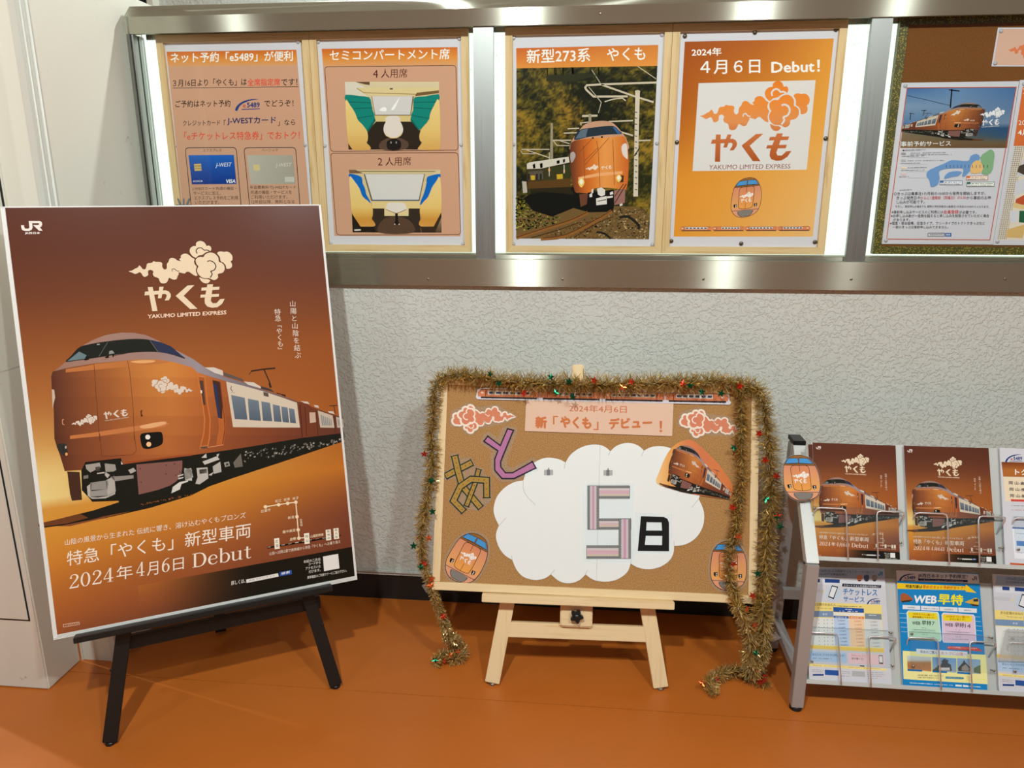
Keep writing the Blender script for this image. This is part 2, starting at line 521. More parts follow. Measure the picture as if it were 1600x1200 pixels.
# ------------------------------------------------------------------ notice frames inside the case
rN = YN / 2.256
ZT, ZB = HC + .453 * rN, HC - .176 * rN
def wood_frame(x0, x1, label):
    x0, x1 = x0 * rN, x1 * rN
    t = thing('pine_pinboard', frame((x0, YN, ZB), (1, 0, 0), (0, 0, 1)), label, 'pinboard', 'pine pinboards in the case')
    W, H, w = x1 - x0 - .001, ZT - ZB, .0205
    MB().box((w - .002, w - .002, -.018), (W - w + .002, H - w + .002, -.013)).build('backing_board', 'pine_x', t)
    for nm, pts in (('rail', [(0, 0), (W, 0), (W - w, w), (w, w)]), ('rail', [(w, H - w), (W - w, H - w), (W, H), (0, H)]),
                    ('stile', [(0, 0), (w, w), (w, H - w), (0, H)]), ('stile', [(W, 0), (W, H), (W - w, H - w), (W - w, w)])):
        MB().prism(pts, -.018, 0).build(nm, 'pine_x' if nm == 'rail' else 'pine_y', t)
    return t
wood_frame(-1.286, -.816, 'pine edged pinboard behind the net booking poster, next to the case end')
wood_frame(-.816, -.347, 'pine edged pinboard behind the semi compartment seat poster')
wood_frame(-.242, .226, 'pine edged pinboard behind the poster with the train photograph')
wood_frame(.226, .695, 'pine edged pinboard behind the orange debut poster with the cloud emblem')
# cork notice board with patterned edging
t = nb = thing('cork_notice_board', frame((.829 * rN, YN, HC - .173 * rN), (1, 0, 0), (0, 0, 1)), 'brown cork notice board with green and gold patterned edging', 'notice board')
W, H, w = .94, .632 * rN, .0215
MB().box((w - .002, w - .002, -.018), (W - w + .002, H - w + .002, -.006)).build('cork_panel', 'cork_brown', t)
for pts in ([(0, 0), (W, 0), (W - w, w), (w, w)], [(w, H - w), (W - w, H - w), (W, H), (0, H)], [(0, 0), (w, w), (w, H - w), (0, H)], [(W, 0), (W, H), (W - w, H - w), (W - w, w)]):
    MB().prism(pts, -.018, 0).build('edging', 'green_edging', t)

# ------------------------------------------------------------------ big framed poster on the black easel
PB = V((-.99026, 1.72546, HC - .53779)); XB = V((.87767, .47926, 0)); YB = V((-.0977, .1852, .9778))
MP = frame(PB, XB, YB); NB = MP.to_3x3() @ V((0, 0, 1)); XB = MP.to_3x3() @ V((1, 0, 0)); YB = MP.to_3x3() @ V((0, 1, 0))
PW, PH = .736, 1.038
pt = thing('framed_poster', MP, 'large brown train poster in a white edged frame on the black easel', 'poster')
MB().box((-PW / 2 + .006, -PH / 2 + .006, -.010), (PW / 2 - .004, PH / 2 - .003, -.0005)).build('panel', 'white_plastic', pt)
MB().box((-PW / 2, -PH / 2, -.012), (-PW / 2 + .009, PH / 2, .0015), .0008).build('side_strip', 'white_plastic', pt)
MB().box((PW / 2 - .006, -PH / 2, -.012), (PW / 2, PH / 2, .0015), .0008).build('side_strip', 'white_plastic', pt)
MB().box((-PW / 2, PH / 2 - .003, -.012), (PW / 2, PH / 2, .0015), .0005).build('top_strip', 'white_plastic', pt)
mb = MB()
for k in range(4):
    mb.box((-PW / 2 + .002 * k, -PH / 2 - .002 + .0028 * k, -.012), (PW / 2 - .001 * k, -PH / 2 + .0002 + .0028 * k, .0035 - .0006 * k), .0005)
mb.build('bottom_strip', 'white_plastic', pt)
# hanging clip showing behind the top edge
bz = thing('display_easel', (on_z(172, 1160) + on_z(525, 1072)) / 2, 'black wooden display easel holding the large brown poster', 'easel')
def onB(u, v, off): return on_plane(u, v, PB + NB * off, NB)
def leg(foot, top, off, w, parent, matname, N, P, zoff=0):
    a = on_plane(*foot, P + N * off, N); b2 = on_plane(*top, P + N * off, N)
    D = (b2 - a)
    a = a - D * ((a.z - zoff) / D.z)
    mb = MB().obox(a, b2, D.cross(N), N, w, .022, .0015)
    return mb, a, b2
mbl, fa, ta = leg((172, 1158), (275, 345), -.024, .034, bz, 'black_wood', NB, PB, .008)
mbl.build('leg', 'black_wood', bz, True)
mbr, fb, tb = leg((525, 1071), (297, 345), -.024, .034, bz, 'black_wood', NB, PB, .008)
mbr.build('leg', 'black_wood', bz, True)
for f0 in (fa, fb):
    mb = MB(); mb.disc((0, 0, 0), .012, .0085, 14); mb.v = [(f0.x + x, f0.y + y, z) for x, y, z in mb.v]
    mb.build('foot_pad', 'black_plastic', bz, True)
apex = (ta + tb) / 2
rf = on_z(345, 985, .012)
MB().obox(apex - NB * .03, rf, XB, NB, .032, .02, .0015).build('rear_leg', 'black_wood', bz, True)
a, b2 = onB(117.5, 996, .006), onB(517.5, 915.5, .006)
MB().obox(a, b2, NB, YB, .058, .0135, .0012).build('ledge', 'black_wood', bz, True)
a, b2 = onB(186, 1006, -.046), onB(500, 939, -.046)
MB().obox(a, b2, NB, YB, .02, .034, .0012).build('crossbar', 'black_wood', bz, True)
a, b2 = onB(272, 330, -.024), onB(300, 330, -.024)
MB().obox(onB(270, 360, -.024), onB(302, 360, -.024), NB, YB, .03, .05, .001).build('hinge_block', 'black_wood', bz, True)
mb = MB(); mb.obox(onB(276, 330, -.024), onB(299, 330, -.024), NB, YB, .022, .030, .001)
cl = mb.build('top_clip', 'black_plastic', bz, True)
for (u0, u1) in ((282, 278), (287, 287), (292, 296)):
    mb = MB().obox(onB(u0, 320, -.024), onB(u1, 310.5, -.024), NB, XB, .012, .0042, .0008)
    mb.build('fin', 'black_plastic', cl, True)
for ff, (u0, v0) in ((mbl, (174, 1047)), (mbr, (504, 976))):
    p = onB(u0, v0, -.0125)
    mb = MB(); mb.disc((0, 0, 0), .0042, .0018, 12); m4 = frame(p, XB, YB); mb.v = [tuple(m4 @ V(q)) for q in mb.v]
    mb.build('bolt', 'black_plastic', bz, True)

# ------------------------------------------------------------------ cork countdown board on the pine easel
PD = V((.0429, 1.94402, HC - .80462)); MD = frame(PD, (.9987, .0468, -.0202), (.0049, .3057, .9521))
ND = MD.to_3x3() @ V((0, 0, 1)); XD = MD.to_3x3() @ V((1, 0, 0)); YD = MD.to_3x3() @ V((0, 1, 0))
BW, BH = .900, .600
bd = thing('cork_board', MD, 'cork board in a pale wood frame with countdown decorations, on the pine easel', 'board')
w = .022
MB().box((-BW / 2 + w - .003, -BH / 2 + w - .003, -.012), (BW / 2 - w + .003, BH / 2 - w + .003, 0)).build('cork_panel', 'cork', bd)
for nm, lo, hi in (('rail', (-BW / 2, -BH / 2, -.014), (BW / 2, -BH / 2 + w, .007)), ('rail', (-BW / 2, BH / 2 - w, -.014), (BW / 2, BH / 2, .007)),
                   ('stile', (-BW / 2, -BH / 2 + w + .0003, -.014), (-BW / 2 + w, BH / 2 - w - .0003, .007)), ('stile', (BW / 2 - w, -BH / 2 + w + .0003, -.014), (BW / 2, BH / 2 - w - .0003, .007))):
    MB().box(lo, hi, .0012).build(nm, 'beech_x' if nm == 'rail' else 'beech_y', bd)
def onD(u, v, off): return on_plane(u, v, PD + ND * off, ND)
we = thing('pine_easel', frame((on_z(765, 1084) + on_z(1037, 1098)) / 2, (1, 0, 0), (0, .306, .952)), 'small pale pine easel under the cork board with tinsel', 'easel')
mb, f1, t1 = leg((766, 1083), (840, 690), -.030, .041, we, 'beech_y', ND, PD, .006); mb.build('leg', 'beech_y', we, True)
mb, f2, t2 = leg((1036, 1097), (968, 690), -.030, .041, we, 'beech_y', ND, PD, .006); mb.build('leg', 'beech_y', we, True)
for f0 in (f1, f2):
    mb = MB(); mb.disc((0, 0, 0), .011, .0065, 14); mb.v = [(f0.x + x, f0.y + y, z) for x, y, z in mb.v]
    mb.build('foot_pad', 'zinc', we, True)
MB().obox(onD(785, 982, -.030), onD(1014, 990.5, -.030), ND, YD, .018, .042, .0012).build('crossbar', 'beech_x', we, True)
MB().obox(onD(754, 931.5, .004), onD(1051.5, 943.5, .004), ND, YD, .052, .021, .0015).build('ledge', 'beech_x', we, True)
c0 = onD(900.5, 960, -.014)
m4 = frame(c0, XD, YD)
blk = MB(); blk.box((-.045, -.034, -.008), (.045, .034, .008), .004); blk.v = [tuple(m4 @ V(q)) for q in blk.v]
sb = blk.build('slide_block', 'beech_x', we, True)
mb = MB(); pts = []
for k in range(40):
    t_ = 2 * math.pi * k / 40; r_ = .0155 + .0035 * math.cos(5 * t_ + .5)
    pts.append((r_ * math.cos(t_), r_ * math.sin(t_)))
mb.prism(pts, .014, .028); mb.disc((0, 0, .028), .008, .006, 16); mb.disc((0, 0, .008), .006, .006, 12)
mb.v = [tuple(m4 @ V(q)) for q in mb.v]
mb.build('star_knob', 'black_plastic', we, True)
MB().obox(onD(905, 985, -.034), onD(903, 570, -.034), XD, ND, .034, .022, .003).build('mast', 'beech_y', we, True)
MB().obox((t1 + t2) / 2 - ND * .03, on_z(905, 953, .006), XD, ND, .030, .02, .0015).build('rear_leg', 'beech_y', we, True)
MB().obox(onD(834, 700, -.030), onD(974, 703, -.030), ND, YD, .018, .04, .0012).build('head_bar', 'beech_x', we, True)

# ------------------------------------------------------------------ brochure rack
SL = V((0, .41, .912)).normalized(); SN = V((0, -SL.z, SL.y))
UP0 = V((0, 1.790, HC - .945)); LP0 = V((0, 1.768, HC - 1.262)); UP0 += SL * .042; LP0 += SL * .015      # foot of the upper and the lower panel
RX0, RX1 = .592, 1.86
rk = thing('brochure_rack', ((RX0 + RX1) / 2, 1.85, 0), 'white and grey metal brochure rack with two sloping shelves and wire holders', 'rack')
def on_x(u, v, x):
    r = ray(u, v); return CAM + r * (x / r.x)
TB = .031
kz = HC - .918
def rack_side(x):
    kink = V((x, 1.768, kz)); foot = V((x, 1.768, .012)); top = V((x, 1.985, HC - .668)); TD_ = (top - kink).normalized(); TN_ = V((0, -TD_.z, TD_.y))
    mb = MB(); X = V((1, 0, 0))
    mb.obox(foot, kink + V((0, 0, .004)), X, (0, 1, 0), TB, TB, .0012)
    mb.build('front_post', 'rack_grey', rk, True)
    MB().obox(kink, top, X, TN_, TB, TB * .9, .0012).build('front_post', 'rack_white', rk, True)
    rfoot = V((x, 2.035, .012))
    MB().obox(rfoot, top + V((0, .02, -.004)), X, (0, 1, 0), TB, TB, .0012).build('rear_post', 'rack_grey', rk, True)
    MB().obox(top - V((0, .02, -.008)), top + V((0, .038, .008)), X, (0, 0, 1), TB + .002, .012, .001).build('top_cap', 'black_plastic', rk, True)
    z0 = on_x(1217, 978, RX0).z; z1 = on_x(1240, 1040, RX0).z
    MB().obox(V((x, 2.03, z0)), V((x, 1.775, (z0 + z1) / 2)), X, (0, 0, 1), TB * .8, TB * .8, .001).build('side_brace', 'rack_grey', rk, True)
    for f in (foot, rfoot):
        mb = MB(); mb.disc((0, 0, 0), .0165, .0125, 16); mb.v = [(f.x + a, f.y + b, c) for a, b, c in mb.v]
        mb.build('foot_cap', 'black_plastic', rk, True)
rack_side(RX0); rack_side(RX1)
def shelf(P0, L, nm):
    a = V((RX0 + .016, P0.y, P0.z)); b2 = V((RX1 - .016, P0.y, P0.z))
    mb = MB(); m4 = frame(a, (1, 0, 0), SL); Wd = b2.x - a.x
    mb.box((0, -.012, -.004), (Wd, L, 0)); mb.v = [tuple(m4 @ V(q)) for q in mb.v]
    sh = mb.build('shelf_panel', 'rack_white', rk, True)
    mb = MB()
    mb.box((0, -.013, -.002), (Wd, -.0105, .014)); mb.box((0, -.0165, .0125), (Wd, -.006, .015), .0004)
    mb.v = [tuple(m4 @ V(q)) for q in mb.v]
    lip = mb.build('shelf_lip', 'rack_white', rk, True)
    return m4
MU = shelf(UP0, .288, 'upper'); ML = shelf(LP0, .262, 'lower')
MB().obox((RX0, 1.985, .22), (RX1, 1.985, .22), (0, 1, 0), (0, 0, 1), .02, .03, .001).build('rear_bar', 'rack_grey', rk, True)
def onS(u, v, P0, off): return on_plane(u, v, P0 + SN * off, SN)
def wire(P0, pts):
    P = [onS(u, v, P0, off) for u, v, off in pts]
    out = [P[0]]
    for i in range(1, len(P) - 1):                      # rounded bends
        a, b2, c = P[i - 1], P[i], P[i + 1]
        r_ = .010
        p, q = b2 + (a - b2).normalized() * r_, b2 + (c - b2).normalized() * r_
        out += [p, (p + q) / 2 * .5 + b2 * .5, q]
    out.append(P[-1])
    MB().tube(out, .0019, 8).build('wire_holder', 'chrome', rk, True)
O = .022
for du in (0, 158, 316):
    dv = du * .05
    wire(UP0, [(1325.5 + du, 874 + dv, O), (1322 + du, 795 + dv, O), (1276 + du * .98, 793 + dv, O), (1268 + du * .98, 811 + dv, .001)])
    wire(UP0, [(1372 + du * 1.005, 876 + dv, O), (1370 + du * 1.005, 798.5 + dv, O), (1415 + du, 800 + dv, O), (1402 + du * .98, 827 + dv, .001)])
    wire(LP0, [(1314.5 + du * .99, 1070 + dv, O), (1309 + du * .99, 990 + dv, O), (1262 + du * .99, 988 + dv, O), (1258 + du, 1008 + dv, .001)])
    wire(LP0, [(1361 + du * 1.0, 1073 + dv, O), (1357 + du * 1.0, 994 + dv, O), (1402 + du * .99, 996 + dv, O), (1390 + du * .98, 1019 + dv, .001)])
    for P0, q in ((UP0, [(1268, 790), (1408, 797), (1411, 852), (1272, 845)]), (LP0, [(1264, 978), (1396, 985), (1400, 1044), (1262, 1037)])):
        pp = [onS(u + du, v + dv, P0, .015) for u, v in q]
        m4 = frame((pp[0] + pp[1] + pp[2] + pp[3]) / 4, (1, 0, 0), SL); inv = m4.inverted()
        ll = [inv @ p for p in pp]; hw = (ll[1].x - ll[0].x) / 2; hh = (ll[0].y - ll[2].y) / 2
        mb = MB(); mb.box((-hw, -hh, -.001), (hw, hh, .001)); mb.v = [tuple(m4 @ V(x)) for x in mb.v]
        g = mb.build('acrylic_guard', 'acrylic', rk, True)
        for sx in (-1, 1):
            for sy in (-1, 1):
                mb = MB(); mb.disc((sx * (hw - .006), sy * (hh - .006), .001), .003, .002, 10)
                mb.tube([(sx * (hw - .006), sy * (hh - .006), -.0145), (sx * (hw - .006), sy * (hh - .006), .001)], .0015, 6)
                mb.v = [tuple(m4 @ V(x)) for x in mb.v]
                mb.build('rivet', 'zinc', rk, True)

# ------------------------------------------------------------------ drawing kit for flat print
TEXT = {}
def text_mesh(s):
    """outline of a line of lettering: verts, faces, ink box"""
    key = s
    if key not in TEXT:
        c = bpy.data.curves.new('lettering', 'FONT'); c.body = s; c.resolution_u = 2
        o = bpy.data.objects.new('lettering', c)
        m = o.to_mesh()
        vs = [(v.co.x, v.co.y) for v in m.vertices]; fs = [tuple(p.vertices) for p in m.polygons]
        o.to_mesh_clear(); bpy.data.objects.remove(o); bpy.data.curves.remove(c)
        x0 = min(v[0] for v in vs); x1 = max(v[0] for v in vs); y0 = min(v[1] for v in vs); y1 = max(v[1] for v in vs)
        TEXT[key] = (vs, fs, (x0, x1, y0, y1))
    return TEXT[key]

def plane_T(m):
    """photo pixel -> point in the plane of a frame"""
    inv = m.inverted(); P = m.translation.copy(); N = m.to_3x3() @ V((0, 0, 1))
    def T(u, v):
        q = inv @ on_plane(u, v, P, N); return (q.x, q.y)
    return T

def crop(T, ox, oy, s):
    return lambda x, y: T(ox + x / s, oy + y / s)

def affine3(src, dst):
    """affine map taking three points to three points"""
    (ax, ay), (bx, by), (cx_, cy) = src
    d = (bx - ax) * (cy - ay) - (cx_ - ax) * (by - ay)
    def T(x, y):
        s = ((x - ax) * (cy - ay) - (cx_ - ax) * (y - ay)) / d
        t = ((bx - ax) * (y - ay) - (x - ax) * (by - ay)) / d
        return (dst[0][0] + s * (dst[1][0] - dst[0][0]) + t * (dst[2][0] - dst[0][0]),
                dst[0][1] + s * (dst[1][1] - dst[0][1]) + t * (dst[2][1] - dst[0][1]))
    return T

def similar2(a, b, A, B):
    """similarity (turn, scale, shift) taking a->A, b->B"""
    z = complex(B[0] - A[0], B[1] - A[1]) / complex(b[0] - a[0], b[1] - a[1])
    def T(x, y):
        w_ = complex(A[0], A[1]) + z * complex(x - a[0], y - a[1]); return (w_.real, w_.imag)
    return T

def clip_half(poly, f):
    out = []
    for i in range(len(poly)):
        a, b2 = poly[i - 1], poly[i]; fa, fb = f(a), f(b2)
        if (fa >= 0) != (fb >= 0):
            t = fa / (fa - fb); out.append((a[0] + (b2[0] - a[0]) * t, a[1] + (b2[1] - a[1]) * t))
        if fb >= 0: out.append(b2)
    return out

def mixc(a, b, t): return tuple(a[i] + (b[i] - a[i]) * t for i in range(3))

def table(rows):
    """colour table: rows = [(v, [colours left..right])] -> f(u, v)"""
    if len(rows) == 1: rows = [rows[0], (rows[0][0] + 1, rows[0][1])]
    def f(u, v):
        v = max(rows[0][0], min(rows[-1][0], v))
        for i in range(len(rows) - 1):
            if rows[i][0] <= v <= rows[i + 1][0]: break
        t = (v - rows[i][0]) / (rows[i + 1][0] - rows[i][0] + 1e-9)
        def row(r):
            n = len(r) - 1
            if n == 0: return r[0]
            x = max(0, min(.99999, u)) * n; k = int(x); return mixc(r[k], r[k + 1], x - k)
        return mixc(row(rows[i][1]), row(rows[i + 1][1]), t)
    return f

class Art:
    def __init__(s, T=None, k=1.2, dz=1.1e-5):
        s.T = T or (lambda x, y: (x, y)); s.k = k; s.items = []; s.z = 0; s.part = 'print'; s.sub = ''; s.n = 0; s.dz = dz
    def put(s, pts, faces, cols, z=None):
        fs = []
        for f in faces:
            a, b2, c = pts[f[0]], pts[f[1]], pts[f[2]]
            area = 0
            for i in range(len(f)):
                p, q = pts[f[i - 1]], pts[f[i]]; area += p[0] * q[1] - q[0] * p[1]
            fs.append(tuple(f) if area > 0 else tuple(reversed(f)))
        s.items.append((pts, fs, cols, s.z if z is None else z, s.part + s.sub))
    def raw(s, pts, col, inc=True, holes=()):
        loops = [pts] + list(holes)
        tri = tessellate_polygon([[V((p[0], p[1], 0)) for p in l] for l in loops])
        allp = [p for l in loops for p in l]
        if inc: s.z += 1
        c = col if callable(col) else (lambda x, y: rgb(col, s.k))
        s.put(allp, tri, [c(*p) for p in allp])
    def poly(s, pts, col, holes=(), inc=True):
        s.raw([s.T(*p) for p in pts], col, inc, [[s.T(*p) for p in h] for h in holes])
    def spoly(s, pts, col, n=4): s.poly(spl(pts, True, n), col)
    def rect(s, x0, y0, x1, y1, col): s.poly([(x0, y0), (x1, y0), (x1, y1), (x0, y1)], col)
    def ell(s, cx_, cy, rx, ry, col, n=20):
        s.poly([(cx_ + rx * math.cos(2 * math.pi * i / n), cy + ry * math.sin(2 * math.pi * i / n)) for i in range(n)], col)
    def line(s, pts, w_, col, closed=False, smooth=0, inc=True):
        if smooth: pts = spl(pts, closed, smooth)
        p0 = s.T(*pts[0]); p1 = s.T(pts[0][0] + 1, pts[0][1]); p2 = s.T(pts[0][0], pts[0][1] + 1)
        sc = math.sqrt(abs((p1[0] - p0[0]) * (p2[1] - p0[1]) - (p1[1] - p0[1]) * (p2[0] - p0[0])))
        h = w_ * sc / 2
        P = [V(s.T(*p)) for p in pts]; n = len(P); L = []; R = []
        for i in range(n):
            a = P[i - 1] if (i > 0 or closed) else None; b2 = P[(i + 1) % n] if (i < n - 1 or closed) else None
            d1 = (P[i] - a).normalized() if a is not None else None; d2 = (b2 - P[i]).normalized() if b2 is not None else None
            d = ((d1 or d2) + (d2 or d1))
            if d.length < 1e-6: d = d1 or d2
            d = d.normalized(); nn = V((-d.y, d.x))
            e = d1 or d2; cs_ = max(.45, abs(nn.dot(V((-e.y, e.x)))))
            L.append(tuple(P[i] + nn * h / cs_)); R.append(tuple(P[i] - nn * h / cs_))
        fs = [(i, (i + 1) % n, n + (i + 1) % n, n + i) for i in range(n if closed else n - 1)]
        if inc: s.z += 1
        c = rgb(col, s.k)
        s.put(L + R, fs, [c] * (2 * n))
    def grid(s, quad, f, nx, ny, raw=False):
        """quad TL,TR,BR,BL filled with f(u,v) colours (v down)"""
        Q = [s.T(*p) for p in quad]; pts = []; cols = []
        for j in range(ny + 1):
            for i in range(nx + 1):
                u, v = i / nx, j / ny
                x = [(Q[0][k] * (1 - u) + Q[1][k] * u) * (1 - v) + (Q[3][k] * (1 - u) + Q[2][k] * u) * v for k in (0, 1)]
                pts.append(tuple(x)); c = f(u, v); cols.append(c if raw else rgb(c, s.k))
        s.z += 1
        s.put(pts, [(j * (nx + 1) + i, j * (nx + 1) + i + 1, (j + 1) * (nx + 1) + i + 1, (j + 1) * (nx + 1) + i) for j in range(ny) for i in range(nx)], cols)
    def gpoly(s, pts, f, n, axis=0):
        """outline filled with a gradient along input x (axis 0) or y: f(t)"""
        lo = min(p[axis] for p in pts); hi = max(p[axis] for p in pts)
        s.z += 1
        for i in range(n):
            a, b2 = lo + (hi - lo) * i / n, lo + (hi - lo) * (i + 1) / n
            c = clip_half(clip_half(list(pts), lambda p: p[axis] - a), lambda p: b2 - p[axis])
            if len(c) < 3: continue
            m_ = [s.T(*p) for p in c]
            tri = tessellate_polygon([[V((p[0], p[1], 0)) for p in m_]])
            s.put(m_, tri, [rgb(f((p[axis] - lo) / (hi - lo)), s.k) for p in c])
    def text(s, t, p0, p1, h, col, bold=0.0, inc=False, slant=0.0):
        """lettering whose ink box runs p0 (lower left) to p1 (lower right), h tall"""
        s.n += 1; s.sub = '#%d' % s.n          # every line of lettering is a part of its own
        vs, fs, (x0, x1, y0, y1) = text_mesh(t)
        c = rgb(col, s.k)
        sh = [(0, 0)] if bold < .003 else [(-bold, 0), (bold, 0), (0, bold), (0, -bold)]
        for n, (dx, dy) in enumerate(sh):
            q = []
            for x, y in vs:
                a = (x + dx - x0 + bold) / (x1 - x0 + 2 * bold); b2 = (y + dy - y0 + bold) / (y1 - y0 + 2 * bold)
                q.append(s.T(p0[0] + (p1[0] - p0[0]) * a + slant * h * b2, p0[1] + (p1[1] - p0[1]) * a - h * b2))
            s.put(q, fs, [c] * len(q), s.z + 1 + n)
        s.sub = ''
        if inc: s.z += 1 + len(sh)
    def vtext(s, t, p0, p1, size, col, bold=0.0, rot='「」ー（）'):
        n = len(t); s.n += 1; s.sub = '#%d' % s.n
        for i, ch in enumerate(t):
            x = p0[0] + (p1[0] - p0[0]) * i / (n - 1); y = p0[1] + (p1[1] - p0[1]) * i / (n - 1)
            vs, fs, bb = text_mesh(ch)
            mx_, my = (0.5, 0.38)
            q = []
            for a, b2 in vs:
                if bb[1] < .7 and ord(ch) < 256: mx_ = (bb[0] + bb[1]) / 2
                a -= mx_; b2 -= my
                if ch in rot: a, b2 = b2, -a
                q.append(s.T(x + a * size, y - b2 * size))
            s.put(q, fs, [rgb(col, s.k)] * len(q), s.z + 1)
        s.sub = ''
    def greek(s, p0, p1, w_, col, seed=1):
        """line of print too small to read: broken ticks"""
        s.n += 1; s.sub = '#%d' % s.n; r = random.Random(seed); n = max(3, int(math.hypot(p1[0] - p0[0], p1[1] - p0[1]) / (w_ * 1.25)))
        for i in range(n):
            if r.random() < .12: continue
            a, b2 = i / n, (i + .45 + .4 * r.random()) / n
            s.line([(p0[0] + (p1[0] - p0[0]) * a, p0[1] + (p1[1] - p0[1]) * a), (p0[0] + (p1[0] - p0[0]) * b2, p0[1] + (p1[1] - p0[1]) * b2)], w_ * (.5 + .5 * r.random()), col, inc=False)
        s.sub = ''
    def copy(s, other, T, parts=None, rename=None, bound=None):
        z0 = s.z + 1; zm = 0
        for pts, fs, cols, z, part in other.items:
            if parts and part.split('#')[0] not in parts: continue
            s.items.append(([T(*p) for p in pts], fs, cols, z0 + z, rename or part)); zm = max(zm, z)
        s.z = z0 + zm + 1
    def build(s, parent, matname='ink', z0=.0003, flip=False):
        names = []
        for it in s.items:
            if it[4] not in names: names.append(it[4])
        for nm in names:
            mb = MB(); mb.c = []
            for pts, fs, cols, z, part in s.items:
                if part != nm: continue
                area = 0
                ff = []
                for f in fs:
                    ar = 0
                    for i in range(len(f)):
                        p, q = pts[f[i - 1]], pts[f[i]]; ar += p[0] * q[1] - q[0] * p[1]
                    ff.append(f if ar > 0 else tuple(reversed(f)))
                mb.add([(p[0], p[1], z0 + z * s.dz) for p in pts], ff); mb.c += cols
            mb.build(nm.split('#')[0], matname, parent)

# ------------------------------------------------------------------ shared drawings
def mm(x0, x1, zb_, zt_):
    y = YN + .0105; q = y / 2.2665
    x0, x1, zb_, zt_ = x0 * q, x1 * q, zb_ * q, zt_ * q
    return frame(((x0 + x1) / 2, y, HC + (zb_ + zt_) / 2), (1, 0, 0), (0, 0, 1))

M4P = mm(.2465, .677, -.1535, .4355)            # plane of the orange debut poster
E4 = crop(plane_T(M4P), 1085, 120, 8.0)
CLOUD = {
 'tail': [(70, 490), (110, 480), (150, 455), (190, 435), (210, 408), (230, 430), (245, 460), (275, 462), (295, 430), (305, 395), (325, 378), (370, 372), (395, 350), (420, 358), (480, 362), (500, 385), (492, 420), (500, 455), (520, 470), (545, 455), (553, 420), (558, 390), (585, 355), (600, 320), (630, 303), (670, 312), (700, 340), (745, 352), (725, 325), (750, 300), (755, 270), (790, 245), (835, 243), (870, 270), (895, 300), (925, 320), (912, 360), (917, 400), (935, 430), (920, 470), (915, 510), (925, 560), (905, 568), (880, 555), (850, 530), (820, 505), (790, 508), (765, 530), (740, 525), (700, 515), (690, 512), (685, 540), (665, 570), (650, 605), (615, 618), (585, 605), (555, 590), (540, 615), (515, 655), (470, 668), (435, 650), (425, 600), (400, 580), (370, 565), (360, 530), (372, 500), (350, 475), (325, 475), (305, 495), (300, 545), (260, 570), (235, 560), (220, 520), (200, 505), (170, 520), (140, 528), (110, 510)],
 'top': [(940, 302), (905, 275), (885, 240), (880, 200), (900, 155), (940, 130), (975, 125), (980, 90), (1010, 60), (1050, 52), (1090, 70), (1110, 105), (1115, 125), (1150, 120), (1172, 145), (1170, 180), (1155, 200), (1120, 213), (1080, 228), (1040, 258), (990, 268), (955, 295)],
 'right': [(1240, 235), (1265, 212), (1305, 208), (1335, 215), (1380, 210), (1420, 235), (1440, 280), (1430, 335), (1405, 360), (1415, 395), (1405, 440), (1370, 465), (1328, 465), (1325, 420), (1300, 375), (1268, 355), (1268, 300), (1252, 260)],
 'rose': [(940, 330), (970, 300), (1010, 288), (1045, 292), (1075, 255), (1120, 230), (1170, 225), (1215, 250), (1245, 300), (1243, 360), (1280, 380), (1305, 420), (1300, 480), (1265, 525), (1200, 545), (1195, 590), (1165, 622), (1125, 632), (1085, 608), (1050, 603), (1000, 600), (950, 560), (930, 500), (945, 450), (960, 430), (940, 395), (935, 355)],
 'low': [(945, 590), (960, 640), (990, 670), (1040, 677), (1075, 648), (1078, 635), (1050, 615), (1000, 611)]}
YA = [[(268, 722), (328, 722), (320, 1062), (255, 1062)],
      [(222, 785), (480, 775), (515, 792), (532, 830), (525, 870), (490, 918), (438, 920), (470, 870), (478, 843), (465, 825), (205, 838)],
      [(412, 722), (465, 722), (405, 885), (360, 885)]]
KU = [[(770, 715), (860, 712), (690, 862), (825, 1055), (730, 1055), (588, 860)]]
MO = [[(1030, 708), (1105, 708), (1040, 900), (1022, 950), (1040, 985), (1090, 985), (1150, 930), (1213, 927), (1160, 1000), (1090, 1045), (1020, 1050), (960, 1030), (938, 985), (945, 930), (975, 850)],
      [(945, 752), (1185, 745), (1168, 790), (930, 797)], [(910, 855), (1155, 850), (1140, 893), (895, 897)]]
TIP, BIG = E4(70, 490), E4(1440, 290)
def emblem(a, T, col, bgc, cloud=True, name=True, latin=True, lw=20, wide=0, edge=None):
    """cloud emblem and wordmark; T maps emblem metres to the art"""
    S = a.T; a.T = lambda x, y: T(*E4(x, y))
    if cloud:
        if edge:
            for k in CLOUD: a.line(CLOUD[k], edge[1], edge[0], True, 3)
        for k in ('tail', 'top', 'right', 'low', 'rose'):
            if callable(col): a.poly(spl(CLOUD[k], True, 3), col)
            else: a.spoly(CLOUD[k], col, 3)
        lc = edge[0] if edge else bgc
        if edge:
            for k in ('top', 'right', 'rose', 'low'): a.line(CLOUD[k], lw, lc, True, 3)
        a.line([(1088, 357), (1130, 347), (1178, 378), (1190, 430), (1162, 482), (1108, 502)], lw, lc, smooth=3)
        a.line([(1108, 502), (1122, 545), (1088, 595)], lw, lc, smooth=3)
        a.line([(972, 240), (966, 195), (1000, 158), (1045, 158), (1075, 190), (1105, 186), (1145, 203)], lw * .9, lc, smooth=3)
        a.line([(610, 500), (612, 470), (640, 460), (668, 488), (700, 495)], lw * .6, lc, smooth=3)
    if name:
        for g in YA + KU + MO: a.poly(g, col)
        if latin: a.text('YAKUMO LIMITED EXPRESS', (180, 1160), (1195, 1147), 50, col, .012)
    a.T = S

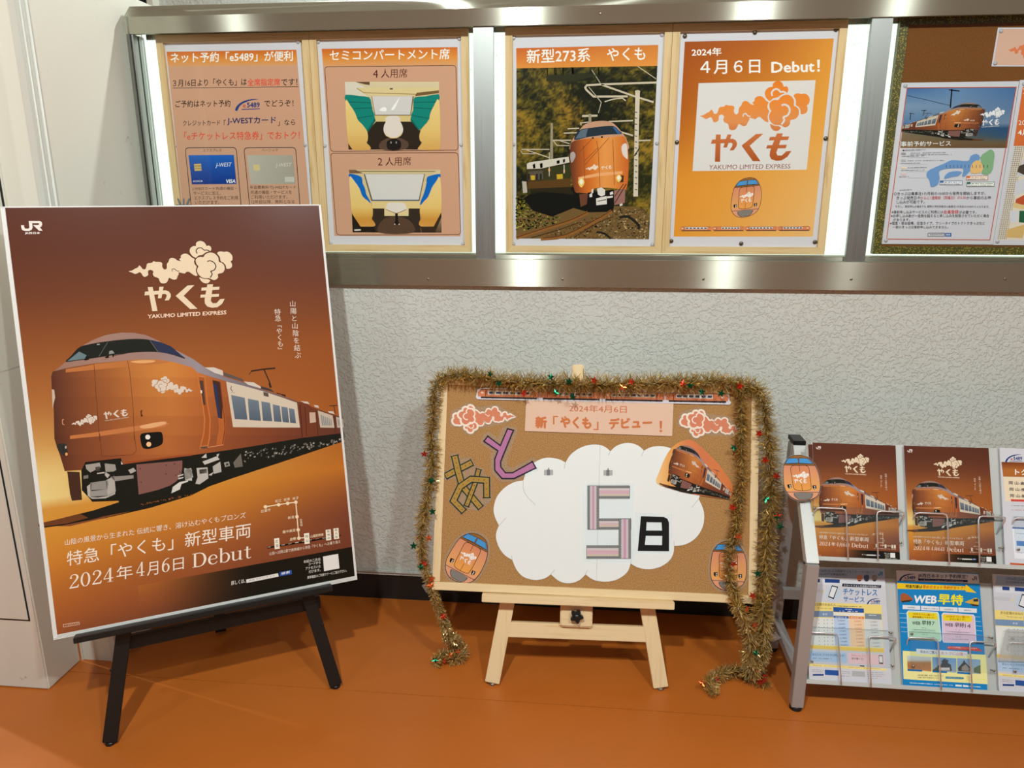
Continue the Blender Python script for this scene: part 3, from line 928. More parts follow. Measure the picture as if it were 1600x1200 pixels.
def logo5489(a, p0, p1, col=(40, 60, 120)):
    """swoosh and the number, between two points of the art's input"""
    S = a.T; g = similar2((0, 0), (100, 0), p0, p1); a.T = lambda x, y: S(*g(x, y))
    a.poly(spl([(0, 18), (8, 2), (30, -14), (60, -22), (92, -22), (60, -17), (35, -8), (18, 4), (8, 22)]), col)
    a.text('5489', (46, 10), (96, 10), 20, col, .03); a.text('e', (30, 10), (42, 10), 12, (190, 60, 60), .01)
    a.line([(25, 17), (96, 15)], 3, col)
    a.T = S

def piece(a):
    """what follows is a separate part of the same name"""
    a.n += 1; a.sub = '#%d' % a.n

def jr(a, T, col, sub=True):
    S = a.T; a.T = T; pn = a.part; a.part = 'railway_logo'
    a.poly([(440, 695), (502, 695), (508, 740), (530, 765), (590, 765), (615, 745), (600, 605), (668, 605), (682, 745), (660, 790), (610, 815), (515, 815), (462, 790), (446, 745)], col)
    a.poly([(668, 605), (830, 605), (872, 630), (882, 680), (862, 725), (832, 735), (890, 810), (818, 810), (690, 690), (790, 690), (815, 680), (815, 658), (800, 652), (672, 652)], col, inc=False)
    if sub: a.text('JR西日本', (520, 890), (840, 886), 58, col, .03)
    a.T = S; a.part = pn

def train_face(a, T, emb=True):
    """front view cartoon of the orange train (unit = tag crop pixels)"""
    S = a.T; a.T = T; K = (60, 36, 28)
    out = [(165, 375), (158, 430), (160, 520), (170, 600), (195, 660), (240, 710), (300, 740), (370, 748), (440, 738), (500, 710), (530, 675), (543, 620), (543, 560), (530, 480), (505, 410), (480, 370), (450, 330), (410, 295), (350, 277), (290, 277), (240, 290), (205, 315), (180, 345)]
    so = spl(out, True, 3)
    a.gpoly(so, lambda t: mixc((212, 142, 110), (226, 164, 96), max(0, min(1, (t - .25) / .5))) if t < .8 else (218, 154, 120), 10, 1)
    a.poly(clip_half(so, lambda p: 382 - p[1] + (p[0] - 320) * .01), (146, 100, 52))
    a.poly([(207, 309), (311, 304), (318, 357), (180, 363)], (74, 148, 208)); a.poly([(322, 304), (415, 309), (465, 366), (325, 358)], (74, 148, 208), inc=False)
    a.poly([(198, 312), (204, 310), (176, 362), (168, 362)], (120, 170, 205), inc=False); a.poly([(420, 312), (426, 316), (478, 368), (470, 366)], (120, 170, 205), inc=False)
    door = spl([(258, 384), (330, 382), (398, 384), (424, 410), (438, 500), (448, 598), (436, 636), (360, 645), (290, 636), (264, 604), (250, 510), (236, 415)], True, 3)
    a.gpoly(door, lambda t: mixc((210, 134, 100), (230, 160, 78), t), 6, 1)
    for p, c_ in (([(200, 580), (240, 578), (246, 612), (218, 622), (204, 606)], 0), ([(462, 590), (500, 588), (506, 622), (478, 632), (464, 614)], 0)):
        a.poly(p, (40, 34, 32), inc=False)
    a.z += 1
    for x, y in ((230, 592), (232, 608), (485, 602), (487, 618)): a.ell(x, y, 7, 6, (225, 220, 210), 10)
    a.poly(spl([(275, 668), (460, 670), (455, 712), (430, 735), (370, 741), (320, 735), (285, 710)], True, 3), (128, 124, 118))
    for l_ in ([(166, 378), (483, 383)], [(195, 659), (540, 662)], [(180, 364), (468, 367)]): a.line(l_, 5, K, inc=False)
    a.line([(207, 309), (311, 304), (318, 357), (180, 363)], 4, K, True, inc=False); a.line([(322, 304), (415, 309), (465, 366), (325, 358)], 4, K, True, inc=False)
    a.line(so, 5, K, True); a.line(door, 5, K, True, inc=False)
    a.line([(324, 382), (331, 445)], 4, K, inc=False); a.line([(350, 572), (357, 645)], 4, K, inc=False)
    a.line([(275, 668), (282, 706), (320, 735), (430, 735), (458, 712), (462, 670)], 4, K, inc=False)
    if emb:
        g = similar2(TIP, BIG, T(250, 492), T(426, 474)); W_ = (238, 232, 226)
        S2 = a.T; a.T = lambda x, y: (x, y)
        emblem(a, g, W_, (205, 150, 110), latin=False, lw=9)
        a.T = S2
    a.T = S

def train_strip(a, T, L, h):
    """side view of the four car train, length L, height h; T maps (x along, y up)"""
    S = a.T; a.T = T; c = L / 4; K = (60, 45, 45)
    for i in range(4):
        x0, x1 = i * c + h * .06, (i + 1) * c - h * .06
        nose = []
        if i == 0: pts = [(x0 + h * .0, h * .2), (x0 - h * .05, h * .62), (x0 + h * .25, h * .98), (x0 + h * .9, h), (x1, h * .93), (x1, h * .2)]
        elif i == 3: pts = [(x0, h * .2), (x0, h * .93), (x1 - h * .9, h), (x1 - h * .25, h * .98), (x1 + h * .05, h * .62), (x1, h * .2)]
        else: pts = [(x0, h * .2), (x0, h * .93), (x1, h * .93), (x1, h * .2)]
        a.poly(pts, (208, 128, 88))
        a.rect(x0 + h * .25, h * .88, x1 - h * .25, h * .96, (130, 92, 74))
        a.rect(x0 + h * .3, h * .02, x1 - h * .2, h * .2, K)
        w0, w1 = (x0 + c * (.16 if i in (0, 1, 3) else .14), x1 - c * (.14 if i != 3 else .24))
        if i == 1: w0 = x0 + c * .28
        a.rect(w0, h * .42, w1, h * .84, (222, 216, 206))
        n = 6 if i != 2 else 7
        for k in range(n):
            p = w0 + (w1 - w0) * (k + .16) / n; q = w0 + (w1 - w0) * (k + .84) / n
            a.rect(p, h * .5, q, h * .74, (58, 66, 92)); a.z -= 1
        a.z += 1
        for dx in (.14, .24, .76, .86): a.ell(x0 + c * dx, h * .06, h * .09, h * .07, (40, 36, 36), 8); a.z -= 1
        a.ell(x0 + c * (.07 if i != 3 else .9), h * .6, c * .03, h * .12, (235, 200, 178), 8)
        a.rect(x0 + c * .115, h * .24, x0 + c * .13, h * .8, (120, 70, 50)); a.z += 1
    a.T = S

def vstroke(a, pts, ws, col, n=4):
    """pen stroke of changing width"""
    P = [V(p) for p in spl(pts, False, n)]; m_ = len(P); W = []
    for i in range(len(pts) - 1): W += [ws[i] + (ws[i + 1] - ws[i]) * k / n for k in range(n)]
    W.append(ws[-1]); L = []; R = []
    for i in range(m_):
        d_ = (P[min(i + 1, m_ - 1)] - P[max(i - 1, 0)]).normalized(); q = V((-d_.y, d_.x)) * W[i] / 2
        L.append(tuple(P[i] + q)); R.append(tuple(P[i] - q))
    a.poly(L + R[::-1], col)
def oval(cx_, cy, rx, ry, n=28): return [(cx_ + rx * math.cos(2 * math.pi * i / n), cy + ry * math.sin(2 * math.pi * i / n)) for i in range(n)]
def serif(a, ch, T, col):
    """roman figures and letters with thick and thin strokes; 1 = cap height"""
    S = a.T; a.T = T
    R = lambda x0, y0, x1, y1: a.poly([(x0, y0), (x1, y0), (x1, y1), (x0, y1)], col)
    if ch == '0': a.poly(oval(.28, .49, .27, .51), col, holes=[oval(.28, .49, .155, .465)])
    elif ch == '2':
        vstroke(a, [(.08, .76), (.13, .91), (.26, .97), (.41, .90), (.46, .73), (.37, .53), (.20, .30), (.06, .07)], [.05, .05, .055, .09, .12, .10, .06, .05], col); a.poly(oval(.10, .75, .06, .06, 14), col)
        a.poly([(.02, 0), (.50, 0), (.54, .22), (.50, .22), (.44, .10), (.02, .10)], col)
    elif ch == '4': vstroke(a, [(.38, .97), (.20, .62), (.04, .28)], [.05, .045, .045], col, 2); R(.02, .235, .56, .295); R(.33, .0, .435, 1.0); R(.23, 0, .54, .03)
    elif ch == '6': a.poly(oval(.28, .30, .25, .31), col, holes=[oval(.28, .29, .135, .265)]); vstroke(a, [(.50, .95), (.32, .92), (.16, .74), (.09, .52), (.085, .32)], [.05, .06, .09, .11, .11], col)
    elif ch == 'D': a.poly(spl([(.14, 1), (.42, 1), (.66, .86), (.77, .5), (.66, .14), (.42, 0), (.14, 0)], False, 4), col, holes=[spl([(.21, .95), (.42, .95), (.57, .81), (.63, .5), (.57, .19), (.42, .05), (.21, .05)], False, 4)]); R(.09, 0, .21, 1); R(0, .96, .3, 1); R(0, 0, .3, .04)
    elif ch == 'e': R(.09, .36, .47, .40); vstroke(a, [(.49, .40), (.46, .56), (.37, .66), (.27, .68), (.13, .57), (.08, .36), (.13, .13), (.28, .02), (.42, .05), (.52, .18)], [.09, .08, .05, .05, .10, .12, .11, .06, .05, .03], col)
    elif ch == 'b': R(.08, .02, .19, 1.06); R(0, 1.02, .19, 1.06); vstroke(a, [(.17, .54), (.27, .66), (.40, .66), (.52, .52), (.555, .33), (.50, .12), (.38, .02), (.25, .02), (.14, .10)], [.03, .04, .06, .10, .12, .10, .06, .04, .03], col)
    elif ch == 'u': R(.09, .16, .20, .67); R(0, .635, .20, .67); vstroke(a, [(.145, .22), (.17, .07), (.29, .02), (.42, .08), (.51, .20)], [.11, .09, .05, .04, .03], col); R(.47, 0, .58, .67); R(.38, .635, .58, .67); R(.52, 0, .66, .035)
    elif ch == 't': R(.14, .12, .245, .86); R(.02, .62, .38, .665); vstroke(a, [(.192, .15), (.22, .04), (.31, .01), (.40, .07)], [.105, .08, .05, .03], col)
    a.T = S
def serif_run(a, s_, p0, p1, h, col, adv):
    """row of serif characters from p0 to p1 (input units of a.T), h tall"""
    tot = sum(adv[c] for c in s_); x = 0; S = a.T
    for c in s_:
        x_ = x; k = math.hypot(p1[0] - p0[0], p1[1] - p0[1]) / tot; ux, uy = (p1[0] - p0[0]) / (tot * k), (p1[1] - p0[1]) / (tot * k)
        f = lambda X, Y, x_=x_: S(p0[0] + ux * (x_ + X) * k, p0[1] + uy * (x_ + X) * k - h * Y)
        a.n += 1; a.sub = '#%d' % a.n; serif(a, c, f, col); a.sub = ''
        x += adv[c]

# ------------------------------------------------------------------ print of the large brown poster
TB1 = plane_T(MP)
a = AB = Art(TB1, 1.10)
a.part = 'background_print'
bgf = table([(0, [(90, 50, 37), (92, 51, 37), (88, 48, 36)]), (.10, [(94, 53, 38), (96, 54, 39), (94, 52, 38)]), (.20, [(108, 61, 40), (112, 64, 40), (108, 59, 40)]),
             (.28, [(130, 74, 42), (132, 76, 42), (124, 70, 40)]), (.36, [(150, 89, 46), (150, 87, 44), (146, 81, 40)]), (.46, [(172, 110, 58), (166, 98, 48), (154, 85, 40)]),
             (.55, [(200, 151, 84), (184, 117, 56), (160, 89, 40)]), (.62, [(224, 197, 128), (200, 146, 70), (172, 100, 40)]), (.675, [(226, 204, 134), (206, 148, 66), (180, 108, 42)]),
             (.70, [(206, 146, 62), (204, 138, 52), (186, 112, 42)]), (.76, [(206, 142, 54), (196, 125, 48), (150, 85, 44)]), (.82, [(200, 129, 48), (172, 102, 46), (124, 68, 46)]),
             (.88, [(182, 110, 46), (150, 85, 46), (118, 64, 44)]), (.94, [(168, 95, 46), (136, 74, 46), (112, 61, 44)]), (1, [(148, 81, 46), (124, 66, 44), (104, 57, 42)])])
hw, hh = PW / 2, PH / 2
S = a.T; a.T = lambda x, y: (x, y)
a.grid([(-hw + .008, hh - .002), (hw - .005, hh - .002), (hw - .005, -hh + .007), (-hw + .008, -hh + .007)], bgf, 10, 40)
# black foot of the print, fading in from the left
yb1 = (TB1(60 + 900 / 3.137, 670 + 692 / 3.137)[1] + TB1(60 + 1540 / 3.137, 670 + 580 / 3.137)[1]) / 2
xb0 = TB1(60 + 480 / 3.137, 900)[0]; xb1 = TB1(60 + 950 / 3.137, 900)[0]
def blk_f(u, v):
    t = max(0, min(1, u / .55)); t = t * t * (3 - 2 * t); return mixc(bgf(.33 + u * .3, .86 + v * .14), (30, 27, 20), t)
a.grid([(xb0, yb1), (hw - .005, yb1), (hw - .005, -hh + .007), (xb0, -hh + .007)], blk_f, 24, 3)
a.T = S
U = crop(TB1, 60, 510, 6.6667); L = crop(TB1, 60, 640, 6.6667); RR = crop(TB1, 280, 560, 5.926)
def dr(T, f, *p, **k):
    s_ = a.T; a.T = T; f(*p, **k); a.T = s_
a.part = 'train_picture'
# track and shadow below the train
dr(L, a.poly, [(0, 1192), (440, 1082), (840, 985), (1120, 940), (1600, 800), (1600, 892), (1170, 1022), (700, 1130), (420, 1185), (60, 1230), (0, 1215)], (34, 31, 24))
dr(L, a.poly, [(0, 1188), (440, 1086), (520, 1128), (300, 1185), (60, 1218), (0, 1206)], (106, 62, 36))
dr(L, a.poly, [(540, 1150), (690, 1105), (1090, 984), (1125, 1012), (900, 1075), (600, 1150), (330, 1215), (200, 1215)], (128, 76, 46))
dr(L, a.line, [(560, 1145), (1095, 1002)], 8, (84, 50, 34))
# underframe
a.poly([(127, 734), (134, 721), (189, 715), (300, 708), (361, 700), (467, 682), (537, 674), (538.5, 689), (440, 722), (361, 748), (327, 760), (300, 773.5), (235, 793), (165, 806), (126, 804), (186, 784.5), (185, 782.5), (144, 784), (141, 780), (128, 766)], (32, 31, 25))
dr(L, a.poly, [(300, 645), (430, 650), (455, 940), (350, 950), (330, 880)], (70, 46, 34))
G = (150, 146, 138)
for p, c in (([(540, 762), (720, 736), (720, 828), (540, 840)], (142, 138, 132)), ([(540, 852), (715, 828), (715, 896), (540, 908)], (150, 146, 140)), ([(700, 738), (790, 690), (806, 852), (720, 908)], (172, 168, 160)),
             ([(690, 560), (800, 572), (812, 630), (780, 645), (700, 650)], G), ([(490, 575), (640, 552), (650, 600), (540, 655), (500, 620)], (158, 152, 144)), ([(750, 700), (990, 682), (992, 716), (800, 746)], (140, 134, 128)),
             ([(505, 800), (560, 760), (540, 910), (620, 915), (720, 900), (800, 850), (800, 880), (700, 925), (560, 930), (515, 900)], (176, 172, 164)), ([(620, 516), (712, 512), (705, 522), (640, 528)], (200, 195, 186)),
             ([(860, 535), (885, 570), (862, 572)], (190, 184, 176)), ([(935, 630), (990, 605), (1018, 640), (960, 668)], (168, 164, 156)), ([(470, 690), (520, 680), (520, 715), (470, 722)], (120, 116, 110)), ([(610, 660), (690, 650), (690, 662), (612, 672)], (196, 190, 182)),
             ([(700, 650), (745, 680), (720, 715), (690, 680)], (176, 170, 164)), ([(590, 600), (640, 590), (640, 640), (600, 640)], (74, 62, 52)), ([(705, 745), (730, 740), (732, 788), (705, 792)], (120, 92, 68))):
    dr(L, a.poly, p, c, inc=False)
a.z += 1
dr(L, a.poly, [(1020, 572), (1500, 530), (1498, 620), (1485, 680), (1440, 745), (1370, 792), (1250, 835), (1130, 865), (1045, 885)], (128, 88, 80))
for x, y in ((1330, 578), (1418, 565), (1070, 756), (1060, 615), (1330, 668), (1432, 685), (1388, 912), (1475, 650)): dr(L, a.ell, x, y, 8, 7, (76, 52, 46), 8)
dr(L, a.poly, [(1385, 872), (1400, 805), (1470, 755), (1560, 735), (1560, 750), (1490, 775), (1475, 830)], (206, 206, 198))
for p in ([(1450, 685), (1510, 670), (1512, 682), (1455, 700)], [(1455, 712), (1512, 700), (1512, 712), (1458, 728)], [(1520, 610), (1600, 625), (1600, 740), (1530, 735)]): dr(L, a.poly, p, (190, 188, 180), inc=False)
for p, c in (([(45, 1030), (110, 1015), (130, 1100), (55, 1125)], (170, 168, 160)), ([(160, 1015), (262, 1008), (270, 1110), (190, 1165), (150, 1160), (170, 1100)], (182, 180, 172)), ([(215, 955), (350, 905), (375, 935), (235, 985)], (190, 188, 180)),
             ([(310, 1000), (380, 955), (392, 1050), (320, 1070)], (176, 174, 166)), ([(205, 920), (250, 880), (255, 920)], (196, 192, 184)), ([(345, 890), (372, 880), (355, 925)], (190, 186, 178)), ([(185, 1030), (255, 1020), (258, 1060), (190, 1070)], (52, 48, 42)),
             ([(415, 965), (460, 955), (470, 995), (425, 1005)], (160, 158, 150)), ([(500, 965), (570, 880), (590, 1000), (515, 1012)], (108, 102, 92)), ([(430, 972), (455, 968), (458, 990), (432, 994)], (40, 38, 32)), ([(270, 1080), (320, 1050), (300, 1085)], (196, 192, 184))):
    dr(RR, a.poly, p, c, inc=False)
a.z += 1
r = random.Random(4)
for i in range(120):
    x = 590 + 930 * r.random(); t = (x - 590) / 930
    yt, yb = 860 - 125 * t, 985 - 215 * t
    y = yt + (yb - yt) * r.random() * .85; g = 70 + 95 * r.random(); w_ = 6 + 12 * r.random()
    dr(RR, a.poly, [(x, y), (x + w_, y - 3), (x + w_ * .8, y + w_ * .9), (x - 2, y + w_ * .8)], (g, g * .97, g * .9), inc=False)
for i in range(50):
    x = 1050 + 560 * r.random(); y = 1000 - (x - 1000) * .20 + 15 * (r.random() - .5)
    dr(L, a.poly, [(x, y), (x + 14, y - 4), (x + 10, y + 8)], mixc((90, 52, 32), (170, 104, 56), r.random()), inc=False)
a.z += 1
# body: grey roof, then copper sides
roof = [(80.2, 585), (87, 578.2), (103.5, 564.7), (124.5, 542.2), (144, 531.7), (165, 523.5), (189, 519.7), (210, 520.2), (228, 523.5), (247.5, 532.5), (270, 544.5), (300, 560), (320.5, 574.3), (350.9, 588.7), (381.2, 598), (408, 608), (440, 618), (465.6, 627.5), (499.4, 641), (535, 652), (536, 660), (465, 640), (354, 606), (300, 590), (200, 580), (80, 600)]
a.gpoly(roof, lambda t: table([(0, [(150, 112, 96), (158, 124, 112), (152, 122, 112), (150, 140, 146), (120, 110, 118), (118, 90, 84), (100, 70, 60)])])(t, 0), 14)
body = [(80, 588), (82.5, 580.5), (105, 575), (147, 567.7), (199.5, 563), (219, 561.7), (247.5, 561.7), (270, 565.5), (300, 573.7), (308.7, 582), (344, 593), (354, 596), (465.6, 628), (535, 653), (536.5, 676.4), (496, 681.5), (467.3, 684.9), (398, 696.7), (361, 702.6), (280, 714), (192, 725.5), (189, 715.8), (133.5, 721.8), (127.5, 734.5), (101.2, 736), (94, 712), (88.5, 697), (85, 685), (84, 640), (81, 607)]
bc = table([(0, [(89, 52, 40), (136, 79, 47), (160, 96, 51), (188, 119, 59), (201, 131, 64), (192, 113, 55), (168, 94, 49), (149, 81, 47), (136, 74, 44), (123, 66, 44), (110, 62, 44)]),
            (1, [(76, 44, 34), (119, 66, 42), (136, 76, 47), (158, 89, 49), (168, 96, 51), (153, 84, 47), (132, 72, 44), (123, 66, 42), (110, 59, 42), (97, 54, 40), (89, 52, 40)])])
for j in range(6):                                  # darker skirt: gradient in both directions
    y0, y1 = 560 + j * 30, 590 + j * 30
    q = clip_half(clip_half(body, lambda p: p[1] - y0), lambda p: y1 - p[1])
    if len(q) > 2:
        lo = min(p[0] for p in q); hi = max(p[0] for p in q)
        a.gpoly(q, lambda t: bc((lo + t * (hi - lo) - 80) / 457, j / 5), 12); a.z -= 1
a.z += 1
# copper sheen: upper edge, waist
dr(U, a.poly, [(285, 440), (580, 392), (930, 362), (1250, 350), (1380, 372), (1250, 392), (930, 420), (580, 452), (285, 480)], (184, 114, 62))
dr(U, a.spoly, [(960, 368), (1080, 352), (1210, 356), (1190, 374), (1060, 384)], (222, 166, 110))
dr(L, a.poly, [(330, 272), (600, 236), (1000, 172), (1330, 120), (1360, 150), (1320, 178), (1000, 226), (640, 276), (330, 306)], (190, 118, 68))
dr(L, a.spoly, [(1060, 172), (1180, 142), (1300, 124), (1330, 148), (1200, 186), (1090, 196)], (222, 166, 116))
dr(L, a.poly, [(880, 568), (1600, 478), (1600, 462), (885, 545)], (150, 76, 42))
# windscreen
dr(U, a.spoly, [(285, 368), (340, 308), (430, 215), (540, 185), (650, 165), (900, 135), (1100, 132), (1250, 160), (1380, 210), (1470, 285), (1530, 337), (1400, 297), (1250, 268), (1050, 268), (880, 285), (700, 312), (530, 338), (400, 357)], (36, 38, 33))
dr(U, a.poly, [(300, 362), (425, 262), (502, 300), (482, 338)], (104, 124, 130))
dr(U, a.poly, [(1172, 142), (1275, 165), (1382, 208), (1472, 285), (1515, 326), (1400, 292), (1255, 268)], (48, 54, 78), inc=False)
dr(U, a.line, [(722, 165), (632, 312)], 7, (86, 92, 82)); dr(U, a.line, [(1160, 142), (1248, 270)], 8, (96, 96, 92), inc=False)
for p in ([(470, 345), (520, 318), (528, 345), (490, 356)], [(690, 322), (730, 300), (738, 325), (705, 332)], [(770, 300), (790, 295), (785, 318), (772, 318)]): dr(U, a.poly, p, (30, 28, 24), inc=False)
for p in ([(610, 182), (640, 180), (640, 192), (610, 194)], [(740, 255), (770, 250), (795, 280), (735, 290)]): dr(U, a.poly, p, (140, 145, 140), inc=False)
dr(U, a.line, [(790, 305), (880, 288), (960, 270)], 5, (40, 38, 34), inc=False)
# door and panel joints
K = (104, 58, 36)
dr(U, a.line, [(580, 392), (600, 700), (640, 1190)], 5, K); dr(U, a.line, [(930, 358), (950, 470), (985, 820), (1000, 1190)], 5, K, inc=False)
dr(L, a.line, [(640, 250), (660, 490), (985, 470), (1020, 425), (996, 240)], 5, K, inc=False); dr(U, a.line, [(280, 445), (580, 392)], 4, K, inc=False)
dr(U, a.poly, [(1062, 880), (1085, 868), (1075, 905), (1092, 935), (1068, 942)], (92, 48, 30), inc=False)
dr(U, a.line, [(268, 968), (250, 972), (252, 1018), (272, 1024)], 8, (206, 140, 100), inc=False)
dr(U, a.poly, [(140, 655), (165, 660), (175, 740), (160, 800), (150, 860)], (196, 176, 158), inc=False)
# lights
dr(L, a.spoly, [(1062, 268), (1090, 246), (1180, 236), (1262, 232), (1290, 250), (1298, 330), (1270, 372), (1170, 406), (1110, 408), (1080, 385), (1064, 320)], (28, 26, 22))
dr(L, a.ell, 1140, 286, 26, 25, (226, 222, 212)); dr(L, a.ell, 1150, 361, 26, 25, (238, 192, 140)); 
dr(L, a.spoly, [(192, 368), (280, 354), (298, 400), (306, 470), (288, 492), (240, 462), (212, 430)], (52, 48, 44)); dr(L, a.ell, 286, 392, 10, 16, (170, 166, 158), 10); dr(L, a.ell, 292, 464, 14, 18, (224, 152, 96), 10)
# side doors
dr(RR, a.poly, [(165, 150), (240, 165), (268, 430), (292, 560), (285, 740), (270, 815), (188, 830), (222, 690), (230, 560), (205, 380)], (196, 116, 62))
dr(RR, a.poly, [(178, 170), (232, 180), (258, 430), (282, 570), (274, 730), (262, 800), (202, 812), (234, 690), (242, 560), (216, 380)], (164, 88, 42))
dr(RR, a.poly, [(186, 205), (222, 205), (244, 430), (224, 432)], (80, 60, 48)); dr(RR, a.poly, [(196, 295), (212, 295), (213, 322), (199, 322)], (226, 216, 200))
dr(RR, a.poly, [(305, 195), (380, 212), (428, 560), (432, 650), (410, 800), (340, 806), (370, 640), (360, 540), (330, 400)], (178, 98, 50))
dr(RR, a.poly, [(308, 200), (375, 216), (402, 420), (398, 560), (360, 548), (332, 380)], (70, 44, 36)); dr(RR, a.poly, [(314, 235), (348, 242), (382, 552), (360, 546)], (48, 54, 84))
dr(RR, a.line, [(378, 216), (418, 560), (424, 650), (402, 795)], 8, (122, 62, 36)); dr(RR, a.line, [(190, 835), (410, 800)], 6, (214, 150, 100), inc=False)
dr(RR, a.poly, [(195, 820), (260, 812), (265, 830), (200, 836)], (84, 74, 66), inc=False)
# white window band
dr(RR, a.poly, [(435, 215), (600, 255), (780, 305), (960, 365), (1090, 410), (1118, 640), (800, 640), (498, 636)], (206, 192, 172))
for q in ([(480, 338), (607, 365), (632, 568), (515, 562)], [(635, 372), (735, 392), (757, 578), (650, 570)], [(760, 398), (840, 412), (862, 582), (775, 578)], [(865, 425), (930, 438), (948, 588), (878, 584)], [(945, 445), (1003, 455), (1018, 596), (958, 588)], [(1015, 460), (1065, 470), (1082, 602), (1027, 596)]):
    dr(RR, a.gpoly, q, lambda t: mixc((112, 124, 136), (84, 96, 110), t), 3, 1); a.z -= 1
a.z += 1
dr(RR, a.poly, [(778, 308), (825, 322), (828, 358), (782, 345)], (92, 80, 72)); dr(RR, a.line, [(485, 255), (475, 280), (495, 305)], 6, (90, 84, 80), inc=False); dr(RR, a.line, [(480, 312), (515, 316)], 4, (130, 122, 116), inc=False)
# following cars
dr(RR, a.poly, [(1100, 405), (1150, 402), (1280, 480), (1290, 715), (1125, 735)], (112, 60, 40)); dr(RR, a.poly, [(1205, 500), (1260, 500), (1266, 590), (1210, 600)], (196, 168, 150))
dr(RR, a.line, [(1118, 430), (1140, 730)], 7, (66, 38, 30), inc=False); dr(RR, a.line, [(1165, 450), (1180, 720)], 6, (72, 40, 30), inc=False); dr(RR, a.line, [(1268, 480), (1285, 715)], 6, (72, 40, 30), inc=False)
dr(RR, a.poly, [(1283, 482), (1420, 528), (1438, 642), (1305, 640)], (192, 178, 160), inc=False); dr(RR, a.poly, [(1452, 540), (1514, 560), (1522, 640), (1462, 642)], (186, 172, 154), inc=False)
a.z += 1
for i in range(6): dr(RR, a.poly, [(1310 + i * 18, 522 + i * 7), (1322 + i * 17, 526 + i * 7), (1334 + i * 16, 622), (1322 + i * 16, 620)], (134, 136, 138), inc=False)
for i in range(3): dr(RR, a.poly, [(1466 + i * 16, 562 + i * 5), (1476 + i * 16, 565 + i * 5), (1482 + i * 14, 622), (1474 + i * 14, 622)], (134, 136, 138), inc=False)
dr(RR, a.line, [(1435, 530), (1446, 690)], 5, (72, 42, 34), inc=False)
# roof gear
for p, c in (([(235, 84), (320, 82), (402, 112), (408, 160), (330, 135)], (206, 196, 186)), ([(412, 128), (590, 192), (596, 215), (412, 160)], (96, 84, 80)), ([(598, 214), (690, 222), (755, 262), (756, 278), (640, 245)], (206, 196, 184)), ([(758, 256), (850, 285), (880, 312), (760, 282)], (70, 62, 60)),
             ([(1120, 395), (1190, 400), (1210, 425), (1160, 415)], (204, 190, 176)), ([(1245, 430), (1285, 435), (1295, 460), (1255, 450)], (204, 190, 176)), ([(1375, 488), (1425, 490), (1440, 515), (1390, 505)], (204, 190, 176))): dr(RR, a.poly, p, c, inc=False)
a.z += 1
for l_, w_ in (([(665, 118), (780, 100), (890, 90)], 13), ([(785, 103), (840, 228)], 10), ([(835, 228), (848, 270)], 18), ([(645, 150), (670, 118)], 4), ([(1390, 440), (1466, 435)], 6), ([(1432, 438), (1446, 512)], 5), ([(900, 320), (985, 342)], 7), ([(940, 330), (985, 350)], 9)): dr(RR, a.line, l_, w_, (52, 38, 32), inc=False)
# emblems on the car
a.part = 'car_emblem'; a.T = lambda x, y: (x, y); a.z += 2
W_ = (214, 200, 184)
emblem(a, similar2(TIP, BIG, L(343, 152), L(612, 74)), W_, (150, 84, 46), name=False, lw=14)
g = similar2(E4(205, 838), E4(1213, 927), L(681, 52), L(936, 38)); emblem(a, g, W_, (150, 84, 46), cloud=False)
mirror = lambda p: (-p[0], p[1])
g = similar2(mirror(TIP), mirror(BIG), RR(128, 300), U(1180, 575)); emblem(a, lambda x, y: g(*mirror((x, y))), W_, (150, 88, 48), name=False, lw=14)
# emblem above
a.part = 'emblem'
CR = (226, 206, 176)
BE = crop(TB1, 195, 370, 8.889)
emblem(a, similar2(TIP, BIG, BE(55, 480), BE(1495, 280)), CR, (66, 38, 24), name=False, lw=14)
g = affine3([E4(205, 838), E4(1213, 927), E4(320, 1062)], [BE(274, 815), BE(1388, 862), BE(455, 1030)])
emblem(a, g, CR, (66, 38, 24), cloud=False, latin=False)
a.T = BE; a.text('YAKUMO LIMITED EXPRESS', (318, 1136), (1412, 1078), 56, (236, 206, 180), .03)
# lettering
a.part = 'lettering'
LT = (240, 226, 208)
jr(a, crop(TB1, 0, 300, 13.333), (232, 222, 214))
C7 = crop(TB1, 60, 670, 3.137); a.T = C7
a.text('山陰の風景から生まれた 伝統に響き、溶け込むやくもブロンズ', (130, 572), (1016, 437), 30, LT)
a.text('特急「やくも」新型車両', (140, 674), (1041, 532), 74, LT, .004)
ADV = {'0': .64, '2': .62, '4': .64, '6': .60, 'D': .84, 'e': .60, 'b': .64, 'u': .72, 't': .44}
a.T = crop(TB1, 90, 820, 5.161)
serif_run(a, '2024', (94, 516), (462, 452), 112, LT, ADV); serif_run(a, '4', (632, 418), (712, 405), 112, LT, ADV); serif_run(a, '6', (838, 385), (912, 372), 112, LT, ADV); serif_run(a, 'Debut', (1086, 346), (1566, 264), 112, LT, ADV)
a.text('年', (476, 448), (606, 428), 112, LT); a.text('月', (722, 412), (812, 398), 108, LT); a.text('日', (932, 370), (1018, 355), 96, LT)
a.T = C7
a.T = crop(TB1, 420, 460, 10)
a.vtext('山陽と山陰を結ぶ', (372, 145), (455, 950), 104, (232, 214, 196), .006)
a.vtext('特急「やくも」', (135, 275), (190, 870), 104, (232, 214, 196), .006)
